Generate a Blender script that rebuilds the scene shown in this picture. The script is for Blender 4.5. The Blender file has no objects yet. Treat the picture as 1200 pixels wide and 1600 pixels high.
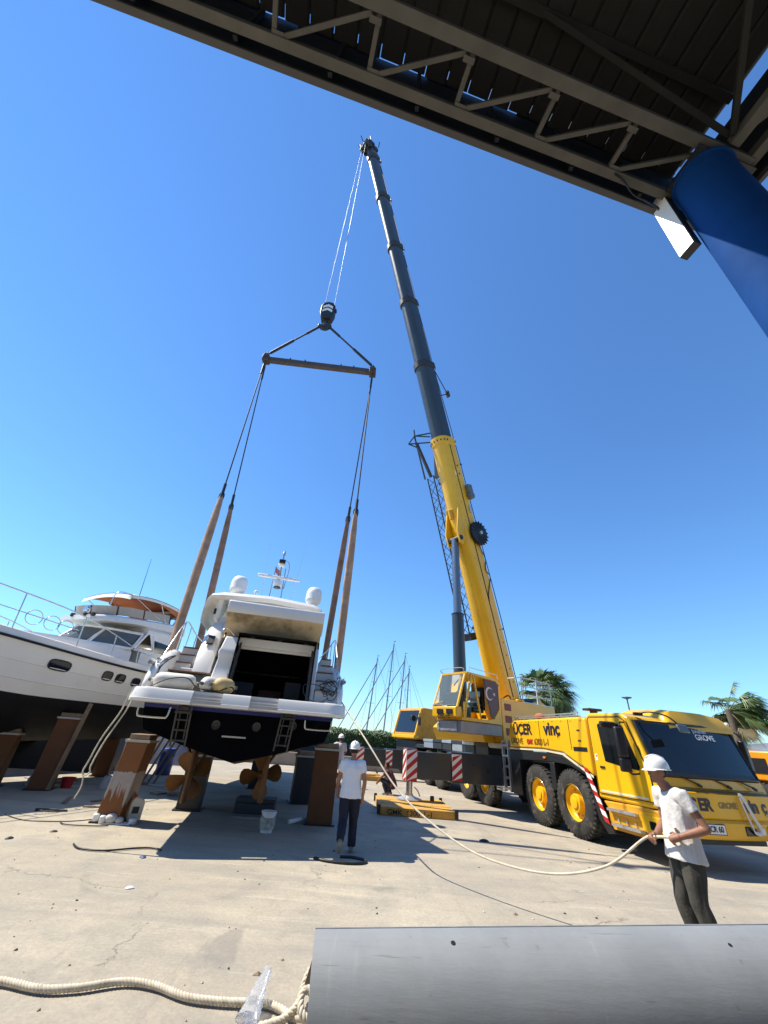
import bpy, bmesh, math, random
from mathutils import Vector as V, Matrix as MX, noise as mnoise

R = math.radians
SC = bpy.context.scene
COL = SC.collection

# ------------------------------------------------------------------ camera
cam_d = bpy.data.cameras.new('camera')
cam = bpy.data.objects.new('camera', cam_d)
COL.objects.link(cam)
SC.camera = cam
PITCH, ROLL = R(30.2), R(4.5)
fw = V((0, math.cos(PITCH), math.sin(PITCH)))
rt0 = V((1, 0, 0))
up0 = rt0.cross(fw)
rt = rt0 * math.cos(ROLL) + up0 * math.sin(ROLL)
upv = -rt0 * math.sin(ROLL) + up0 * math.cos(ROLL)
m3 = MX((rt, upv, -fw)).transposed()
cam.matrix_world = MX.Translation((0, 0, 1.9)) @ m3.to_4x4()
cam_d.sensor_fit = 'HORIZONTAL'
cam_d.sensor_width = 36.0
cam_d.lens = 36.0 * 605 / 1200
cam_d.clip_start = 0.05
cam_d.clip_end = 12000

# ------------------------------------------------------------------ world, sun, exposure
SUN = V((-0.68, 0.12, 1.0)).normalized()          # towards the sun
sun_el = math.asin(SUN.z)
sun_az = math.atan2(SUN.x, SUN.y)                  # clockwise from +Y
W = bpy.data.worlds.new('World')
SC.world = W
W.use_nodes = True
wt = W.node_tree
wt.nodes.clear()
sky = wt.nodes.new('ShaderNodeTexSky')
sky.sky_type = 'NISHITA'
sky.sun_disc = False
sky.sun_elevation = sun_el
sky.sun_rotation = sun_az
sky.altitude = 0
sky.air_density = 1.25
sky.dust_density = 0.0
sky.ozone_density = 2.6
bg = wt.nodes.new('ShaderNodeBackground')
bg.inputs['Strength'].default_value = 0.074
wo = wt.nodes.new('ShaderNodeOutputWorld')
tint = wt.nodes.new('ShaderNodeMix'); tint.data_type = 'RGBA'; tint.blend_type = 'MULTIPLY'; tint.inputs[0].default_value = 1
tint.inputs[7].default_value = (.86, 1.33, 1.82, 1)
wt.links.new(sky.outputs[0], tint.inputs[6])
wt.links.new(tint.outputs[2], bg.inputs[0])
wt.links.new(bg.outputs[0], wo.inputs[0])
sl = bpy.data.lights.new('sun', 'SUN')
sl.energy = 5.0
sl.angle = R(0.53)
sl.color = (1.0, 0.925, 0.79)
so = bpy.data.objects.new('sun', sl)
COL.objects.link(so)
so.rotation_euler = SUN.to_track_quat('Z', 'Y').to_euler()
SC.view_settings.view_transform = 'Standard'
SC.view_settings.look = 'None'
SC.view_settings.exposure = 0.64
SC.view_settings.gamma = 1.0
SC.view_settings.use_curve_mapping = False

# ------------------------------------------------------------------ helpers
SEP = set('locker_seal flybridge_support scanner_pedestal splice underframe_box slot_bar gas_strut pillar side_window saloon_window locker_hinge shaft_strut red_vent slatted_guard rubbing_strake spray_rail rigging spreader windscreen_frame bulwark jib_mount bimini_frame'.split())
class MB:
    """collects faces, then links them as one mesh object"""
    def __init__(s, X=None):
        s.v, s.f, s.mi, s.X, s.m = [], [], [], X, 0
    def add(s, vs, fs, m=None):
        n = len(s.v)
        for p in vs:
            p = V(p)
            s.v.append(s.X @ p if s.X is not None else p)
        for f in fs:
            s.f.append([i + n for i in f]); s.mi.append(s.m if m is None else m)
        return s
    def bx(s, x0, x1, y0, y1, z0, z1, m=None):
        return s.add([(x0,y0,z0),(x1,y0,z0),(x1,y1,z0),(x0,y1,z0),(x0,y0,z1),(x1,y0,z1),(x1,y1,z1),(x0,y1,z1)],
                     [(0,3,2,1),(4,5,6,7),(0,1,5,4),(1,2,6,5),(2,3,7,6),(3,0,4,7)], m)
    def box(s, c, sz, rz=0, rx=0, ry=0, m=None):
        a = MX.Translation(V(c)) @ MX.Rotation(rz,4,'Z') @ MX.Rotation(ry,4,'Y') @ MX.Rotation(rx,4,'X')
        h = [d/2 for d in sz]
        ps = [a @ V((sx*h[0], sy*h[1], sz_*h[2])) for sz_ in (-1,1) for sx, sy in ((-1,-1),(1,-1),(1,1),(-1,1))]
        return s.add(ps, [(0,3,2,1),(4,5,6,7),(0,1,5,4),(1,2,6,5),(2,3,7,6),(3,0,4,7)], m)
    def bar(s, p, q, w, h=None, upd=(0,0,1), m=None):
        """rectangular bar from p to q"""
        p, q = V(p), V(q); h = h or w
        d = (q-p).normalized(); u = V(upd)
        if abs(d.dot(u)) > .98: u = V((0,1,0)) if abs(d.y) < .9 else V((1,0,0))
        a = d.cross(u).normalized(); b = a.cross(d).normalized()
        ps = []
        for e in (p, q):
            for i, j in ((-1,-1),(1,-1),(1,1),(-1,1)): ps.append(e + a*(i*w/2) + b*(j*h/2))
        return s.add(ps, [(0,3,2,1),(4,5,6,7),(0,1,5,4),(1,2,6,5),(2,3,7,6),(3,0,4,7)], m)
    def cyl(s, p, q, r, r2=None, n=14, m=None, cap=True):
        return s.tube([p, q], [r, r if r2 is None else r2], n, m, cap)
    def tube(s, pts, r, n=8, m=None, cap=True, closed=False):
        pts = [V(p) for p in pts]
        rs = r if isinstance(r, (list, tuple)) else [r]*len(pts)
        vs, fs = [], []
        k = len(pts)
        ref = None
        for i, p in enumerate(pts):
            if closed: d = (pts[(i+1) % k] - pts[i-1])
            else: d = (pts[min(i+1,k-1)] - pts[max(i-1,0)])
            d = d.normalized()
            if ref is None:
                ref = V((0,0,1)) if abs(d.z) < .9 else V((1,0,0))
            a = ref - d*ref.dot(d)
            if a.length < 1e-5: a = d.orthogonal()
            a.normalize(); ref = a
            b = d.cross(a)
            rr = rs[i]; ra, rb = rr if isinstance(rr, (tuple, list)) else (rr, rr)
            for j in range(n):
                t = 2*math.pi*j/n
                vs.append(p + a*math.cos(t)*ra + b*math.sin(t)*rb)
        for i in range(k if closed else k-1):
            for j in range(n):
                j2 = (j+1) % n; i2 = (i+1) % k
                fs.append((i*n+j, i*n+j2, i2*n+j2, i2*n+j))
        if cap and not closed:
            fs.append(tuple(range(n-1,-1,-1))); fs.append(tuple((k-1)*n+j for j in range(n)))
        return s.add(vs, fs, m)
    def lathe(s, prof, o=(0,0,0), axis=(0,0,1), n=24, m=None, cap=True):
        o = V(o); q = V((0,0,1)).rotation_difference(V(axis).normalized())
        vs, fs = [], []
        k = len(prof)
        for r, h in prof:
            for j in range(n):
                t = 2*math.pi*j/n
                vs.append(o + q @ V((r*math.cos(t), r*math.sin(t), h)))
        for i in range(k-1):
            for j in range(n):
                j2 = (j+1) % n
                fs.append((i*n+j, i*n+j2, (i+1)*n+j2, (i+1)*n+j))
        if cap and prof[0][0] > 1e-4: fs.append(tuple(range(n-1,-1,-1)))
        if cap and prof[-1][0] > 1e-4: fs.append(tuple((k-1)*n+j for j in range(n)))
        return s.add(vs, fs, m)
    def prism(s, poly, a, b, axis='x', m=None):
        """poly: 2D points in the plane across axis, extruded from a to b"""
        n = len(poly)
        def P(u, w, t): return {'x': (t,u,w), 'y': (u,t,w), 'z': (u,w,t)}[axis]
        vs = [P(u,w,a) for u, w in poly] + [P(u,w,b) for u, w in poly]
        fs = [tuple(range(n-1,-1,-1)), tuple(range(n, 2*n))]
        fs += [(i, (i+1) % n, n+(i+1) % n, n+i) for i in range(n)]
        return s.add(vs, fs, m)
    def loft(s, rings, closed=True, cap=True, m=None):
        n = len(rings[0]); vs = [p for r in rings for p in r]; fs = []
        for i in range(len(rings)-1):
            for j in range(n if closed else n-1):
                j2 = (j+1) % n
                fs.append((i*n+j, i*n+j2, (i+1)*n+j2, (i+1)*n+j))
        if cap and closed:
            fs.append(tuple(range(n-1,-1,-1))); fs.append(tuple((len(rings)-1)*n+j for j in range(n)))
        return s.add(vs, fs, m)
    def ell(s, c, r, n=16, k=10, m=None, rot=None):
        c = V(c); vs, fs = [], []
        for i in range(k+1):
            ph = math.pi*i/k
            for j in range(n):
                t = 2*math.pi*j/n
                p = V((r[0]*math.sin(ph)*math.cos(t), r[1]*math.sin(ph)*math.sin(t), r[2]*math.cos(ph)))
                vs.append(c + (rot @ p if rot else p))
        for i in range(k):
            for j in range(n):
                j2 = (j+1) % n
                fs.append((i*n+j, (i+1)*n+j, (i+1)*n+j2, i*n+j2))
        return s.add(vs, fs, m)
    def mesh(s, name, smooth=0, weld=True):
        me = bpy.data.meshes.new(name)
        me.from_pydata([tuple(p) for p in s.v], [], s.f)
        for p, i in zip(me.polygons, s.mi): p.material_index = i
        bm = bmesh.new(); bm.from_mesh(me)
        if weld: bmesh.ops.remove_doubles(bm, verts=bm.verts, dist=1e-5)
        bmesh.ops.recalc_face_normals(bm, faces=bm.faces)
        bm.to_mesh(me); bm.free()
        if smooth:
            me.polygons.foreach_set('use_smooth', [True]*len(me.polygons))
            me.set_sharp_from_angle(angle=R(smooth))
        return me
    def parts(s):
        """one MB for each connected piece"""
        par = list(range(len(s.v)))
        def find(i):
            while par[i] != i: par[i] = par[par[i]]; i = par[i]
            return i
        key = {}
        for i, p in enumerate(s.v):
            k = (round(p.x,4), round(p.y,4), round(p.z,4))
            if k in key: par[find(i)] = find(key[k])
            else: key[k] = i
        for f in s.f:
            for i in f[1:]: par[find(i)] = find(f[0])
        out = {}
        for f, mi in zip(s.f, s.mi):
            r_ = find(f[0]); mb, idx = out.setdefault(r_, (MB(), {}))
            g_ = []
            for i in f:
                if i not in idx: idx[i] = len(mb.v); mb.v.append(s.v[i])
                g_.append(idx[i])
            mb.f.append(g_); mb.mi.append(mi)
        return [mb for mb, _ in out.values()]
    def each(s, name, mat, parent=None, smooth=0, bevel=0):
        return [mb.build(name, mat, parent, smooth, bevel) for mb in s.parts()]
    def build(s, name, mat, parent=None, smooth=0, bevel=0, seg=2, weld=True):
        if name in SEP: return s.each.__func__(s, '='+name, mat, parent, smooth, bevel)[0]
        name = name.lstrip('=')
        me = s.mesh(name, smooth, weld)
        for mm in (mat if isinstance(mat, (list, tuple)) else [mat]): me.materials.append(mm)
        o = bpy.data.objects.new(name, me)
        COL.objects.link(o)
        if parent is not None: o.parent = parent
        if bevel:
            b = o.modifiers.new('bevel', 'BEVEL'); b.width = bevel; b.segments = seg
            b.limit_method = 'ANGLE'; b.angle_limit = R(35)
            b.harden_normals = False
            me.polygons.foreach_set('use_smooth', [True]*len(me.polygons))
            me.set_sharp_from_angle(angle=R(max(smooth, 40)))
        return o

def tag(o, label=None, cat=None, group=None, kind=None):
    if label: o['label'] = label
    if cat: o['category'] = cat
    if group: o['group'] = group
    if kind: o['kind'] = kind
    return o
def root(name, loc=(0,0,0), rz=0, label=None, cat=None, group=None):
    o = bpy.data.objects.new(name, None)
    o.empty_display_size = .3
    COL.objects.link(o)
    o.location = loc; o.rotation_euler = (0,0,rz)
    return tag(o, label, cat, group)
def mat_of(loc, rz): return MX.Translation(V(loc)) @ MX.Rotation(rz, 4, 'Z')
def dup(o, parent=None):
    c = o.copy(); COL.objects.link(c); c.parent = parent
    for ch in [x for x in bpy.data.objects if x.parent == o]: dup(ch, c)
    return c
def cr(pts, k=8, closed=False):
    """Catmull-Rom through points"""
    P = [V(p) for p in pts]; n = len(P); out = []
    for i in range(n if closed else n-1):
        if closed: a,b,c,d = P[i-1],P[i],P[(i+1)%n],P[(i+2)%n]
        else: a,b,c,d = P[max(i-1,0)],P[i],P[i+1],P[min(i+2,n-1)]
        for j in range(k):
            t = j/k
            out.append(.5*((2*b)+(c-a)*t+(2*a-5*b+4*c-d)*t*t+(3*b-a-3*c+d)*t**3))
    if not closed: out.append(P[-1])
    return out
def text(name, s, size, mat, X, parent, depth=.004, align='LEFT', bold=0.0, sx=1.0, shear=0):
    """flat raised lettering; X maps (x along, y up, z out) into the parent's frame"""
    cu = bpy.data.curves.new(name, 'FONT')
    cu.body = s; cu.size = size; cu.extrude = depth/2; cu.align_x = align; cu.offset = bold; cu.shear = shear
    o = bpy.data.objects.new(name, cu); COL.objects.link(o)
    bpy.context.view_layer.update()
    me = bpy.data.meshes.new_from_object(o.evaluated_get(bpy.context.evaluated_depsgraph_get()))
    bpy.data.objects.remove(o); bpy.data.curves.remove(cu)
    me.transform(X @ MX.Diagonal((sx,1,1,1)))
    me.materials.clear(); me.materials.append(mat)
    o = bpy.data.objects.new(name, me); COL.objects.link(o); o.parent = parent
    return o
def frame(o, x, y):
    """matrix with given origin, x axis, y axis"""
    x = V(x).normalized(); y = V(y); y = (y - x*y.dot(x)).normalized(); z = x.cross(y)
    a = MX((x, y, z)).transposed().to_4x4(); a.translation = V(o)
    return a

# ------------------------------------------------------------------ materials
_mats = {}
def pm(name, c, rough=.5, metal=0.0, var=.15, scale=2.0, bump=0.0, bscale=40.0, dirt=None, coat=0.0, tr=0.0, emit=None, spec=None, alpha=None):
    """Principled material: base colour, mottling, optional dirt patches (colour, amount, scale), optional fine bump"""
    if name in _mats: return _mats[name]
    m = bpy.data.materials.new(name); m.use_nodes = True
    nt = m.node_tree; N, L = nt.nodes, nt.links
    b = N['Principled BSDF']
    tc = N.new('ShaderNodeTexCoord')
    def noise(sc, det=5, rg=.6):
        n = N.new('ShaderNodeTexNoise'); n.inputs['Scale'].default_value = sc; n.inputs['Detail'].default_value = det
        n.inputs['Roughness'].default_value = rg; L.new(tc.outputs['Object'], n.inputs['Vector']); return n
    cc = (*c, 1)
    if var or dirt:
        mr = N.new('ShaderNodeMapRange'); n1 = noise(scale)
        mr.inputs[1].default_value = .25; mr.inputs[2].default_value = .75
        mr.inputs[3].default_value = 1-var; mr.inputs[4].default_value = 1+var*.6
        L.new(n1.outputs[0], mr.inputs[0])
        mx = N.new('ShaderNodeMix'); mx.data_type = 'RGBA'; mx.blend_type = 'MULTIPLY'; mx.inputs[0].default_value = 1
        mx.inputs[6].default_value = cc; L.new(mr.outputs[0], mx.inputs[7])
        out = mx.outputs[2]
        if dirt:
            dc, amt, ds = dirt
            n2 = noise(ds, 8, .7); r2 = N.new('ShaderNodeMapRange'); r2.interpolation_type = 'SMOOTHSTEP'
            r2.inputs[1].default_value = .62-amt*.3; r2.inputs[2].default_value = .78-amt*.15; r2.inputs[4].default_value = min(1, .35+amt)
            L.new(n2.outputs[0], r2.inputs[0])
            m2 = N.new('ShaderNodeMix'); m2.data_type = 'RGBA'; L.new(r2.outputs[0], m2.inputs[0])
            L.new(out, m2.inputs[6]); m2.inputs[7].default_value = (*dc, 1); out = m2.outputs[2]
        L.new(out, b.inputs['Base Color'])
        mr2 = N.new('ShaderNodeMapRange'); n3 = noise(scale*3.1)
        mr2.inputs[3].default_value = max(.02, rough-.1); mr2.inputs[4].default_value = min(1, rough+.12)
        L.new(n3.outputs[0], mr2.inputs[0]); L.new(mr2.outputs[0], b.inputs['Roughness'])
    else:
        b.inputs['Base Color'].default_value = cc; b.inputs['Roughness'].default_value = rough
    b.inputs['Metallic'].default_value = metal
    if coat: b.inputs['Coat Weight'].default_value = coat; b.inputs['Coat Roughness'].default_value = .08
    if tr: b.inputs['Transmission Weight'].default_value = tr
    if spec is not None: b.inputs['Specular IOR Level'].default_value = spec
    if emit: b.inputs['Emission Color'].default_value = (*emit[0], 1); b.inputs['Emission Strength'].default_value = emit[1]
    if alpha is not None: b.inputs['Alpha'].default_value = alpha
    if bump:
        n4 = noise(bscale, 4); bp = N.new('ShaderNodeBump'); bp.inputs['Strength'].default_value = bump; bp.inputs['Distance'].default_value = .02
        L.new(n4.outputs[0], bp.inputs['Height']); L.new(bp.outputs[0], b.inputs['Normal'])
    _mats[name] = m
    return m

YEL = pm('crane_yellow', (.80,.435,.004), .32, var=.10, scale=1.3, coat=.25, dirt=((.36,.22,.05), .12, 2.4))
YELD = pm('worn_yellow', (.62,.30,.012), .5, var=.25, scale=2.5, dirt=((.22,.13,.05), .3, 4.0))
DGREY = pm('boom_dark_grey', (.030,.040,.048), .33, var=.25, scale=.8, coat=.2, dirt=((.13,.13,.12), .03, 3.0))
DARK = pm('dark_steel', (.022,.024,.026), .5, var=.3, scale=3)
BLACK = pm('black_plastic', (.012,.012,.013), .45, var=.2, scale=5)
RUBB = pm('tyre_rubber', (.024,.023,.021), .85, var=.35, scale=6, bump=.15, bscale=60, dirt=((.13,.115,.09), .45, 4))
ALU = pm('aluminium', (.55,.56,.57), .42, .75, var=.18, scale=5)
STEEL = pm('stainless', (.62,.63,.64), .22, .95, var=.1, scale=6)
CHROME = pm('chrome_rod', (.20,.215,.23), .3, .8, var=.08, scale=4)
GLASS = pm('tinted_glass', (.008,.011,.013), .05, var=0, spec=.6)
WHITE = pm('white_paint', (.80,.80,.78), .4, var=.05, scale=3)
RED = pm('red_paint', (.45,.018,.014), .45, var=.12, scale=4)
GEL = pm('white_gelcoat', (.77,.745,.69), .3, var=.05, scale=1.2, coat=.2, dirt=((.50,.47,.41), .02, 1.8))
GELC = pm('cream_gelcoat', (.84,.82,.76), .35, var=.05, scale=1.0, coat=.15, dirt=((.55,.50,.42), .06, .9))
STAIN = pm('stained_cream', (.70,.52,.29), .6, var=.16, scale=1.5, dirt=((.17,.11,.045), .50, 1.15))
TEAK = pm('teak', (.24,.13,.07), .6, var=.35, scale=7)
ANTI = pm('antifouling_black', (.003,.0035,.006), .9, var=.4, scale=1.2, dirt=((.018,.018,.024), .15, 2.5), spec=.05)
ANTIB = pm('antifouling_faded_black', (.008,.008,.009), .7, var=.4, scale=1.5, dirt=((.03,.026,.022), .15, 2.0))
BLUES = pm('boot_stripe_blue', (.015,.020,.16), .35, var=.1)
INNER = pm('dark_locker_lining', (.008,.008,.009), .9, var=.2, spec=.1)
BRONZE = pm('antifouled_bronze', (.17,.072,.014), .55, .3, var=.3, scale=6, dirt=((.10,.05,.02), .2, 7))
RUST = pm('orange_stand_paint', (.135,.047,.010), .6, var=.3, scale=3, dirt=((.10,.05,.025), .3, 3.5))
WEBB = pm('webbing_tan', (.46,.29,.18), .9, var=.4, scale=3, dirt=((.22,.13,.09), .3, 4))
WEBB2 = pm('webbing_shaded', (.24,.16,.12), .9, var=.4, scale=3, dirt=((.08,.05,.04), .3, 4))  # shaded copy of the tan webbing, shade put into the colour
WIRE = pm('wire_rope', (.035,.034,.034), .55, .4, var=.3, scale=20)
WIREL = pm('bright_wire_rope', (.42,.43,.44), .4, .6, var=.2, scale=10)
ROPE = pm('pale_rope', (.62,.55,.42), .9, var=.3, scale=14, dirt=((.30,.25,.18), .25, 9))
SKIN = pm('skin', (.36,.17,.10), .55, var=.18, scale=14)
SKIND = pm('skin_tanned', (.27,.12,.07), .55, var=.18, scale=14)
CLOTHW = pm('white_cotton', (.60,.575,.55), .9, var=.12, scale=6, bump=.6, bscale=16, dirt=((.45,.42,.38), .10, 5))
HELM = pm('white_helmet', (.82,.82,.80), .3, var=.04, scale=9)
OLIVE = pm('dark_olive_twill', (.045,.042,.034), .9, var=.3, scale=8, bump=.3, bscale=50)
DENIM = pm('dark_denim', (.011,.014,.032), .9, var=.35, scale=10, bump=.2, bscale=60)
NAVYC = pm('navy_cloth', (.016,.017,.026), .9, var=.3, scale=9)
SHOE = pm('shoe', (.22,.20,.17), .8, var=.3, scale=12)
HAIR = pm('dark_hair', (.02,.015,.012), .8, var=.2, scale=20)
WOOD = pm('weathered_timber', (.27,.19,.12), .8, var=.4, scale=4, bump=.3, bscale=18)
MATY = pm('yellow_mat_paint', (.58,.31,.055), .7, var=.3, scale=3, dirt=((.24,.16,.09), .4, 2.6))
TARP = pm('blue_tarp', (.03,.07,.22), .6, var=.3, scale=4)
# ================================================================== ground
def ground_material():
    m = bpy.data.materials.new('concrete_yard'); m.use_nodes = True
    nt = m.node_tree; N, L = nt.nodes, nt.links; b = N['Principled BSDF']
    tc = N.new('ShaderNodeTexCoord')
    def mapping(scale, rot=0):
        mp = N.new('ShaderNodeMapping'); mp.inputs['Scale'].default_value = scale; mp.inputs['Rotation'].default_value = (0,0,rot)
        L.new(tc.outputs['Object'], mp.inputs[0]); return mp
    def noise(vec, sc, det=6, rg=.6, dist=0):
        n = N.new('ShaderNodeTexNoise'); n.inputs['Scale'].default_value = sc; n.inputs['Detail'].default_value = det
        n.inputs['Roughness'].default_value = rg; n.inputs['Distortion'].default_value = dist
        L.new(vec, n.inputs['Vector']); return n.outputs[0]
    def rng(x, a, c, lo=0., hi=1.):
        r = N.new('ShaderNodeMapRange'); r.interpolation_type = 'SMOOTHSTEP'
        r.inputs[1].default_value = a; r.inputs[2].default_value = c; r.inputs[3].default_value = lo; r.inputs[4].default_value = hi
        L.new(x, r.inputs[0]); return r.outputs[0]
    def mix(f, a, bb, mode='MIX'):
        x = N.new('ShaderNodeMix'); x.data_type = 'RGBA'; x.blend_type = mode
        for s, val in ((0, f), (6, a), (7, bb)):
            if isinstance(val, (int, float)): x.inputs[s].default_value = val
            elif isinstance(val, tuple): x.inputs[s].default_value = (*val, 1)
            else: L.new(val, x.inputs[s])
        return x.outputs[2]
    def mul(a, c):
        x = N.new('ShaderNodeMath'); x.operation = 'MULTIPLY'
        for s, val in ((0, a), (1, c)):
            if isinstance(val, (int, float)): x.inputs[s].default_value = val
            else: L.new(val, x.inputs[s])
        return x.outputs[0]
    P = tc.outputs['Object']
    c = mix(rng(noise(P, .22, 4), .35, .65), (.365,.315,.24), (.475,.415,.31))
    c = mix(rng(noise(P, 1.1, 8, .68), .38, .72), c, (.31,.28,.225))
    st = mapping((.22, 1.5, 1), R(12))                      # swept, tracked streaks across the yard
    c = mix(rng(noise(st.outputs[0], 1.0, 8, .7, .6), .42, .70, 0, .55), c, (.245,.23,.20))
    st2 = mapping((.35, 3.2, 1), R(4))
    c = mix(rng(noise(st2.outputs[0], 1.3, 6, .7, .4), .54, .72, 0, .65), c, (.50,.44,.345))
    c = mix(rng(noise(P, .55, 5, .55, 1.2), .62, .72, 0, .5), c, (.17,.16,.145))
    c = mix(rng(noise(P, 2.6, 9, .72, .3), .50, .72, 0, .5), c, (.235,.215,.18))
    st3 = mapping((2.4, .18, 1), R(-22))
    c = mix(rng(noise(st3.outputs[0], .8, 7, .7, .9), .57, .70, 0, .35), c, (.19,.18,.165))    # old oil
    c = mix(rng(noise(P, 26, 3), .3, .75, 0, .35), c, (.19,.175,.15))
    c = mix(rng(noise(P, 5, 8, .75), .60, .80, 0, .45), c, (.46,.42,.35))
    # cracks
    wob = N.new('ShaderNodeVectorMath'); wob.operation = 'MULTIPLY_ADD'
    nz = N.new('ShaderNodeTexNoise'); nz.inputs['Scale'].default_value = 1.6; nz.inputs['Detail'].default_value = 8; nz.inputs['Roughness'].default_value = .7
    L.new(P, nz.inputs['Vector']); L.new(nz.outputs[1], wob.inputs[0]); wob.inputs[1].default_value = (.9,.9,0); L.new(P, wob.inputs[2])
    vo = N.new('ShaderNodeTexVoronoi'); vo.feature = 'DISTANCE_TO_EDGE'; vo.inputs['Scale'].default_value = .34
    L.new(wob.outputs[0], vo.inputs['Vector'])
    crk = mul(rng(vo.outputs[0], 0, .0042, 1, 0), rng(noise(P, .45, 3), .50, .62))
    c = mix(mul(crk, .45), c, (.11,.10,.085))
    c = mix(1.0, c, (1.0, .99, .97), 'MULTIPLY')
    L.new(c, b.inputs['Base Color'])
    b.inputs['Roughness'].default_value = .85
    bp = N.new('ShaderNodeBump'); bp.inputs['Strength'].default_value = .55; bp.inputs['Distance'].default_value = .02
    hs = N.new('ShaderNodeMath'); hs.operation = 'SUBTRACT'
    L.new(noise(P, 9, 8, .7), hs.inputs[0]); L.new(crk, hs.inputs[1]); L.new(hs.outputs[0], bp.inputs['Height'])
    L.new(bp.outputs[0], b.inputs['Normal'])
    return m
g = MB(); g.add([(-4000,-300,0),(4000,-300,0),(4000,6000,0),(-4000,6000,0)], [(0,1,2,3)])
tag(g.build('ground', ground_material()), 'pale stained concrete boatyard floor', kind='structure')

SEA = pm('sea_water', (.02,.07,.10), .12, var=.2, scale=.02, bump=.4, bscale=.6)
g = MB(); g.add([(-4000,75,.02),(4000,75,.02),(4000,2400,.02),(-4000,2400,.02)], [(0,1,2,3)])
tag(g.build('sea', SEA), kind='structure')
# hills across the bay
HILL = pm('hazy_scrub_hill', (.17,.20,.22), .9, var=.25, scale=.004)  # distance haze mixed into the scrub colour as blue-grey
g = MB(); rows = []
random.seed(5)
for j, (dist, hk) in enumerate(((2300, 0), (2500, .5), (2800, 1.0), (3300, .9), (3900, .3))):
    row = []
    for i in range(70):
        x = -3400 + i*100
        hgt = hk*(95 + 75*mnoise.noise(V((x*.0011, 2.3, j*.15))) + 45*mnoise.noise(V((x*.0042, 7.7, j*.3))) + (60 if x > 1500 else 0))*min(1, max(0, (x-1000)/500))
        row.append((x, dist + 60*mnoise.noise(V((x*.003, j, 0))), max(hgt, 0)))
    rows.append(row)
g.loft(rows, closed=False)
tag(g.build('hill', HILL, smooth=80), kind='structure')

# ================================================================== canopy over the camera
U = V((.9778, .2096, 0)); Vb = V((.2096, -.9778, 0))               # along the front edge, back under the roof
C0 = V((2.30, 1.865, 0))                                          # on the outer bottom chord
def cp(u, v, z): return C0 + U*u + Vb*v + V((0,0,z))
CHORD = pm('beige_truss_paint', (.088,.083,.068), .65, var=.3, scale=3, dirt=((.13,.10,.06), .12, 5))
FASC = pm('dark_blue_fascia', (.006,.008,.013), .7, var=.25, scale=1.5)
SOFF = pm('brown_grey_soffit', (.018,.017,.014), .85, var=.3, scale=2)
COLB = pm('blue_column_paint', (.006,.052,.20), .8, var=.2, scale=2, spec=.1, dirt=((.006,.03,.10), .12, 2))
cz = 8.0
can = root('steel_canopy', (3.45, 1.85, 0), 0, 'open steel canopy with truss edge and blue column overhead', 'canopy')
CX = MX.Translation(-V((3.45, 1.85, 0)))
def cb(): return MB(CX)
def cbar(name, a, b_, w, h, mat=CHORD, upd=(0,0,1)):
    m = cb(); m.bar(a, b_, w, h, upd); return m.build(name, mat, can, bevel=.006)
UL, UR = -8.5, 1.62
cbar('bottom_chord', cp(UL,0,cz), cp(UR,0,cz), .095, .10)
cbar('inner_chord', cp(UL,.50,cz+.03), cp(UR-.02,.50,cz+.03), .115, .11)
node = .0
us_b = [-7.85+.99*i for i in range(10)]                           # web panel points
for i, ub in enumerate(us_b):
    if ub > 1.0: continue
    ut = ub + .02
    cbar('web_post', cp(ub,.05,cz+.005), cp(ut,.44,cz+.03), .050, .05)
    cbar('web_diagonal', cp(ub+.10,.05,cz-.004), cp(ub+.94,.43,cz+.022), .046, .05)
    for (gu, gv) in ((ub+.04,.075), (ub+.98,.415)):
        m = cb(); m.bar(cp(gu-.06,gv-.02,cz-.030), cp(gu+.06,gv-.02,cz-.030), .05, .006); m.build('gusset_plate', CHORD, can)
# side truss running back from the column corner
cbar('side_chord', cp(1.25,.58,cz+.02), cp(1.25,6.0,cz+.02), .12, .12)
cbar('side_chord', cp(1.60,.10,cz+.05), cp(1.60,6.0,cz+.05), .12, .12)
for k in range(5):
    cbar('web_diagonal', cp(1.30,.75+k*1.0,cz+.03), cp(1.56,1.25+k*1.0,cz+.05), .05, .05)
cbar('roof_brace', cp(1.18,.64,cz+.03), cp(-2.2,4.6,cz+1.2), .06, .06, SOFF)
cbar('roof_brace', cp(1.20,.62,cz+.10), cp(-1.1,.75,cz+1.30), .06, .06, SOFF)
# fascia panels, their rails, gutter
m = cb(); m.bar(cp(UL,-.15,cz+.74), cp(UR+.16,-.15,cz+.74), .03, 1.56, (0,0,1)); m.build('fascia_panel', FASC, can)
m = cb(); m.bar(cp(UL,-.165,cz-.055), cp(UR+.18,-.165,cz-.055), .07, .05); m.build('fascia_trim', pm('fascia_trim', (.06,.055,.05), .5), can, bevel=.008)
m = cb(); m.bar(cp(UR+.16,-.12,cz+.62), cp(UR+.16,6,cz+.62), .03, 1.30); m.build('fascia_panel', FASC, can)
m = cb(); m.bar(cp(UR+.18,-.10,cz-.055), cp(UR+.18,6,cz-.055), .05, .10); m.build('fascia_trim', _mats['fascia_trim'], can)
for i in range(11):
    cbar('fascia_post', cp(-8.2+i*.98,-.09,cz-.02), cp(-8.2+i*.98,-.09,cz+1.24), .05, .05, FASC)
for (ua, ub_) in ((-8.5,-6.3),(-5.9,-4.3),(-3.9,-2.9),(-2.2,-1.7),(-.9,1.7)):
    m = cb(); m.bar(cp(ua,-.105,cz+1.475), cp(ub_,-.105,cz+1.475), .062, .012); m.build('roof_flashing', FASC, can)
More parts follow.
